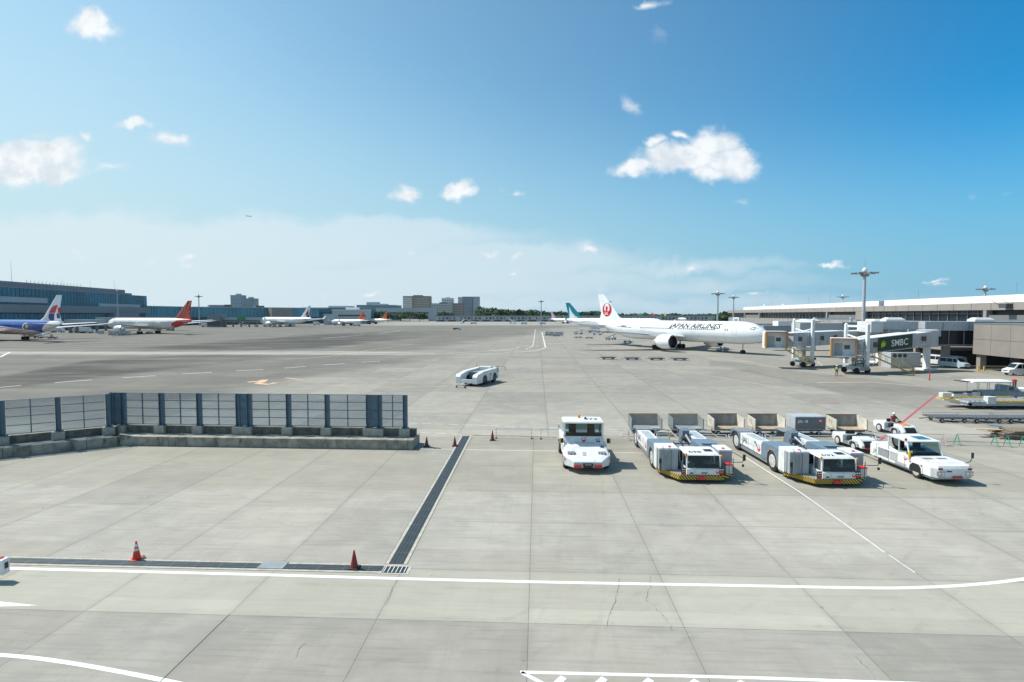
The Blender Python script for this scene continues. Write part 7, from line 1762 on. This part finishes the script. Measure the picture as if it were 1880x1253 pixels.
def stairs_truck(label, pos, rot, grp='distant passenger stairs'):
    rt = thing('passenger_stairs', label, 'passenger stairs', pos, rot, grp)
    MB().M(white).box(-6, 0, -1.1, 1.1, .5, 1.1).build('chassis', rt, bevel=.04); MB().M(lgrey).prism([(-6.5, .9), (-6.2, .9), (.4, 4.2), (1.6, 4.2), (1.6, 3.9), (.5, 3.8)], 'y', -.9, .9).build('stair', rt); MB().M(white).prism([(-6.3, 1.9), (.4, 5.2), (1.6, 5.2), (1.6, 4.2), (.4, 4.2), (-6.3, .9)], 'y', -1.0, -.92).build('side_panel', rt); MB().M(bgrey).box(-.4, .7, -1, 1, 1.1, 2.1).build('cab', rt, bevel=.05)
    for x_ in (-.8, -4.6):
        for y_ in (-.95, .95): m_ = MB(); m_.wheel(x_, y_, .42, .25, 12); m_.build('wheel', rt)
    return rt
def gp(px, py): q = G(px, py); return (q.x, q.y, 0)
bt = boxtruck('white box truck at the belly of the blue and white airliner', gp(70, 618), R(10)); bl = beltloader('white belt loader reaching the rear hold of the blue and white airliner', gp(72, 620), R(160))
dup(bl, gp(95, 621), R(20), 'small white belt loader just behind the tail of the blue and white airliner', 'distant belt loaders')
for px, py, w_, r_ in ((118, 611, 'dark-wheeled white truck left of the pale terminal dock, behind the blue airliner tail', 5), (133, 611, 'white truck beside the previous one, nearer the cream airliner', 175), (170, 612, 'white truck between the blue and the cream airliners', 0), (385, 601, 'white truck at the foot of the light mast by the low glass terminal', 0), (498, 600, 'white truck left of the orange-tailed pair', 0), (588, 597, 'white truck behind the swallow-tailed airliner tail', 10), (648, 599, 'tiny white truck near the left orange tail', 180), (875, 595.5, 'white truck in front of the long pier', 0), (968, 596, 'low dark-edged white truck left of the lone mast', 0), (1002, 596, 'white truck just right of the lone mast', 0)):
    dup(bt, gp(px, py), R(r_), w_, 'distant service trucks')
st1 = stairs_truck('blue grey passenger stair truck on the far apron beside a small blue truck', gp(851, 594), R(60)); dup(st1, gp(937, 595), R(170), 'white passenger stair unit alone on the far apron before the pier', 'distant passenger stairs'); dup(st1, gp(76, 617), R(35), 'passenger stair against the tail of the blue and white airliner', 'distant passenger stairs'); dup(st1, gp(452, 598), R(0), 'passenger stair at the front of the swallow-tailed airliner', 'distant passenger stairs'); dup(st1, gp(605, 597), R(200), 'passenger stair at the nose of the left orange-tailed airliner', 'distant passenger stairs')
bw = boxtruck('small dark blue flat truck alone on the far apron left of centre', gp(847, 606), R(0), bgrey, None, 5.5, 1.4)
ct = cont('silver baggage container, leftmost of the pair before the plum tail', gp(1006, 617), 0)
cl_ = [(1013, 617.5, 'silver baggage container, second before the plum tail'), (1022, 618, 'silver baggage container, third before the plum tail'), (1030, 618, 'silver baggage container, rightmost before the plum tail'), (185, 615, 'silver container left of the engine of the cream airliner'), (206, 616, 'silver container right of the engine of the cream airliner, first'), (215, 616, 'silver container under the cream airliner, second'), (225, 616, 'silver container under the cream airliner, third'), (234, 616, 'silver container under the cream airliner, fourth'), (470, 601, 'silver container under the swallow-tailed airliner engine, first'), (504, 600.5, 'silver container under the swallow-tailed airliner, second'), (515, 600.5, 'silver container under the swallow-tailed airliner, third'), (527, 600.5, 'silver container under the swallow-tailed airliner, fourth'), (539, 600.5, 'silver container under the swallow-tailed airliner, fifth')]
for px, py, w_ in cl_: q = gp(px, py); dup(ct, (q[0], q[1], .55), 0, w_, 'silver containers on dollies'); 
for px, py, w_ in [(1006, 617, 'under the first container before the plum tail'), (1022, 618, 'under the third container before the plum tail'), (206, 616, 'under the containers right of the cream airliner engine'), (225, 616, 'under the containers below the cream airliner'), (504, 600.5, 'under the containers below the swallow-tailed airliner, left'), (527, 600.5, 'under the containers below the swallow-tailed airliner, right'), (1062, 621, 'empty before the equipment beside the teal tail, left'), (1082, 622, 'empty before the equipment beside the teal tail, right')]:
    dup(d1, gp(px, py), 0, 'flat dolly '+w_, 'distant dollies')
dup(bl, gp(1068, 614), R(20), 'white belt loader between the teal tail and the crane-tailed jet, left', 'distant belt loaders'); dup(bl, gp(1090, 615), R(150), 'white belt loader between the teal tail and the crane-tailed jet, right', 'distant belt loaders'); dup(bt, gp(1080, 611), R(170), 'white truck behind the belt loaders by the crane-tailed jet', 'distant service trucks')
dup(tugp, gp(1143, 630), R(160), 'small white tug under the tail of the crane-tailed jet', 'open baggage tugs'); dup(bl, gp(1128, 624), R(30), 'white belt loader under the tail of the crane-tailed jet', 'distant belt loaders'); dup(tugp, gp(1338, 645), R(10), 'small white tug beside the nose wheel of the crane-tailed jet', 'open baggage tugs')
dup(bt, gp(45, 621), R(180), 'white box truck under the blue fuselage, left of the stair', 'distant service trucks'); dup(tugp, gp(105, 622), R(10), 'small white tug on the apron below the far tail wing of the blue airliner', 'open baggage tugs'); dup(tugp, gp(268, 613), R(180), 'small white tug beneath the tail of the cream airliner', 'open baggage tugs'); dup(tugp, gp(316, 607), R(0), 'small white tug right of the cream airliner tail', 'open baggage tugs')
# far left gate buildings behind the aircraft
block('gate_corridor', 'pale raised gate corridor on columns behind the blue airliner tail', 118, 180, 587, 290, 6, tgrey2, (tdark, 1, .35), None, z0=4)
block('gate_house', 'grey gate house with domed roof units left of the swallow-tailed airliner', 380, 404, 577, 425, 10, tgrey, (tdark, 1, .4), None); block('gate_corridor', 'pale gate corridor with small green sign, joined to the grey gate house', 404, 478, 583, 430, 4, tgrey2, (tdark, 1, .3), None, z0=4)
q = P(443, 586, 426); tag(MB().M(mat('sign_green', (.05, .3, .05), .5)).box(-3.5, 3.5, -.1, 0, -1.2, 1.4).build('gate_sign', loc=q), 'small dark green sign on the pale gate corridor', 'sign')
block('gate_corridor', 'long pale gate corridor behind the cream airliner', 175, 330, 583, 330, 6, tgrey2, (tdark, 1, .4), None, z0=4)
block('gate_house', 'pale gate house behind the left orange-tailed airliner', 594, 615, 577, 520, 10, tgrey2, None, None)
# ---------------------------------------------------------------- air
hm = bpy.data.materials.new('air'); hm.use_nodes = True; t = NT(hm.node_tree); hm.node_tree.nodes.clear()
pv = t.n('ShaderNodeVolumePrincipled'); pv.inputs['Color'].default_value = (.80, .90, 1, 1); pv.inputs['Density'].default_value = .00003; pv.inputs['Anisotropy'].default_value = .3
ot = t.n('ShaderNodeOutputMaterial'); hm.node_tree.links.new(pv.outputs[0], ot.inputs[1])
hb = MB().M(hm).box(-9500, 9500, -9500, 9500, -1.2, 70).build('haze'); hb['kind'] = 'stuff'; hb['label'] = 'thin pale air over the whole apron'
print('objects', len(bpy.data.objects), 'polys', sum(len(o.data.polygons) for o in bpy.data.objects if o.type == 'MESH'))
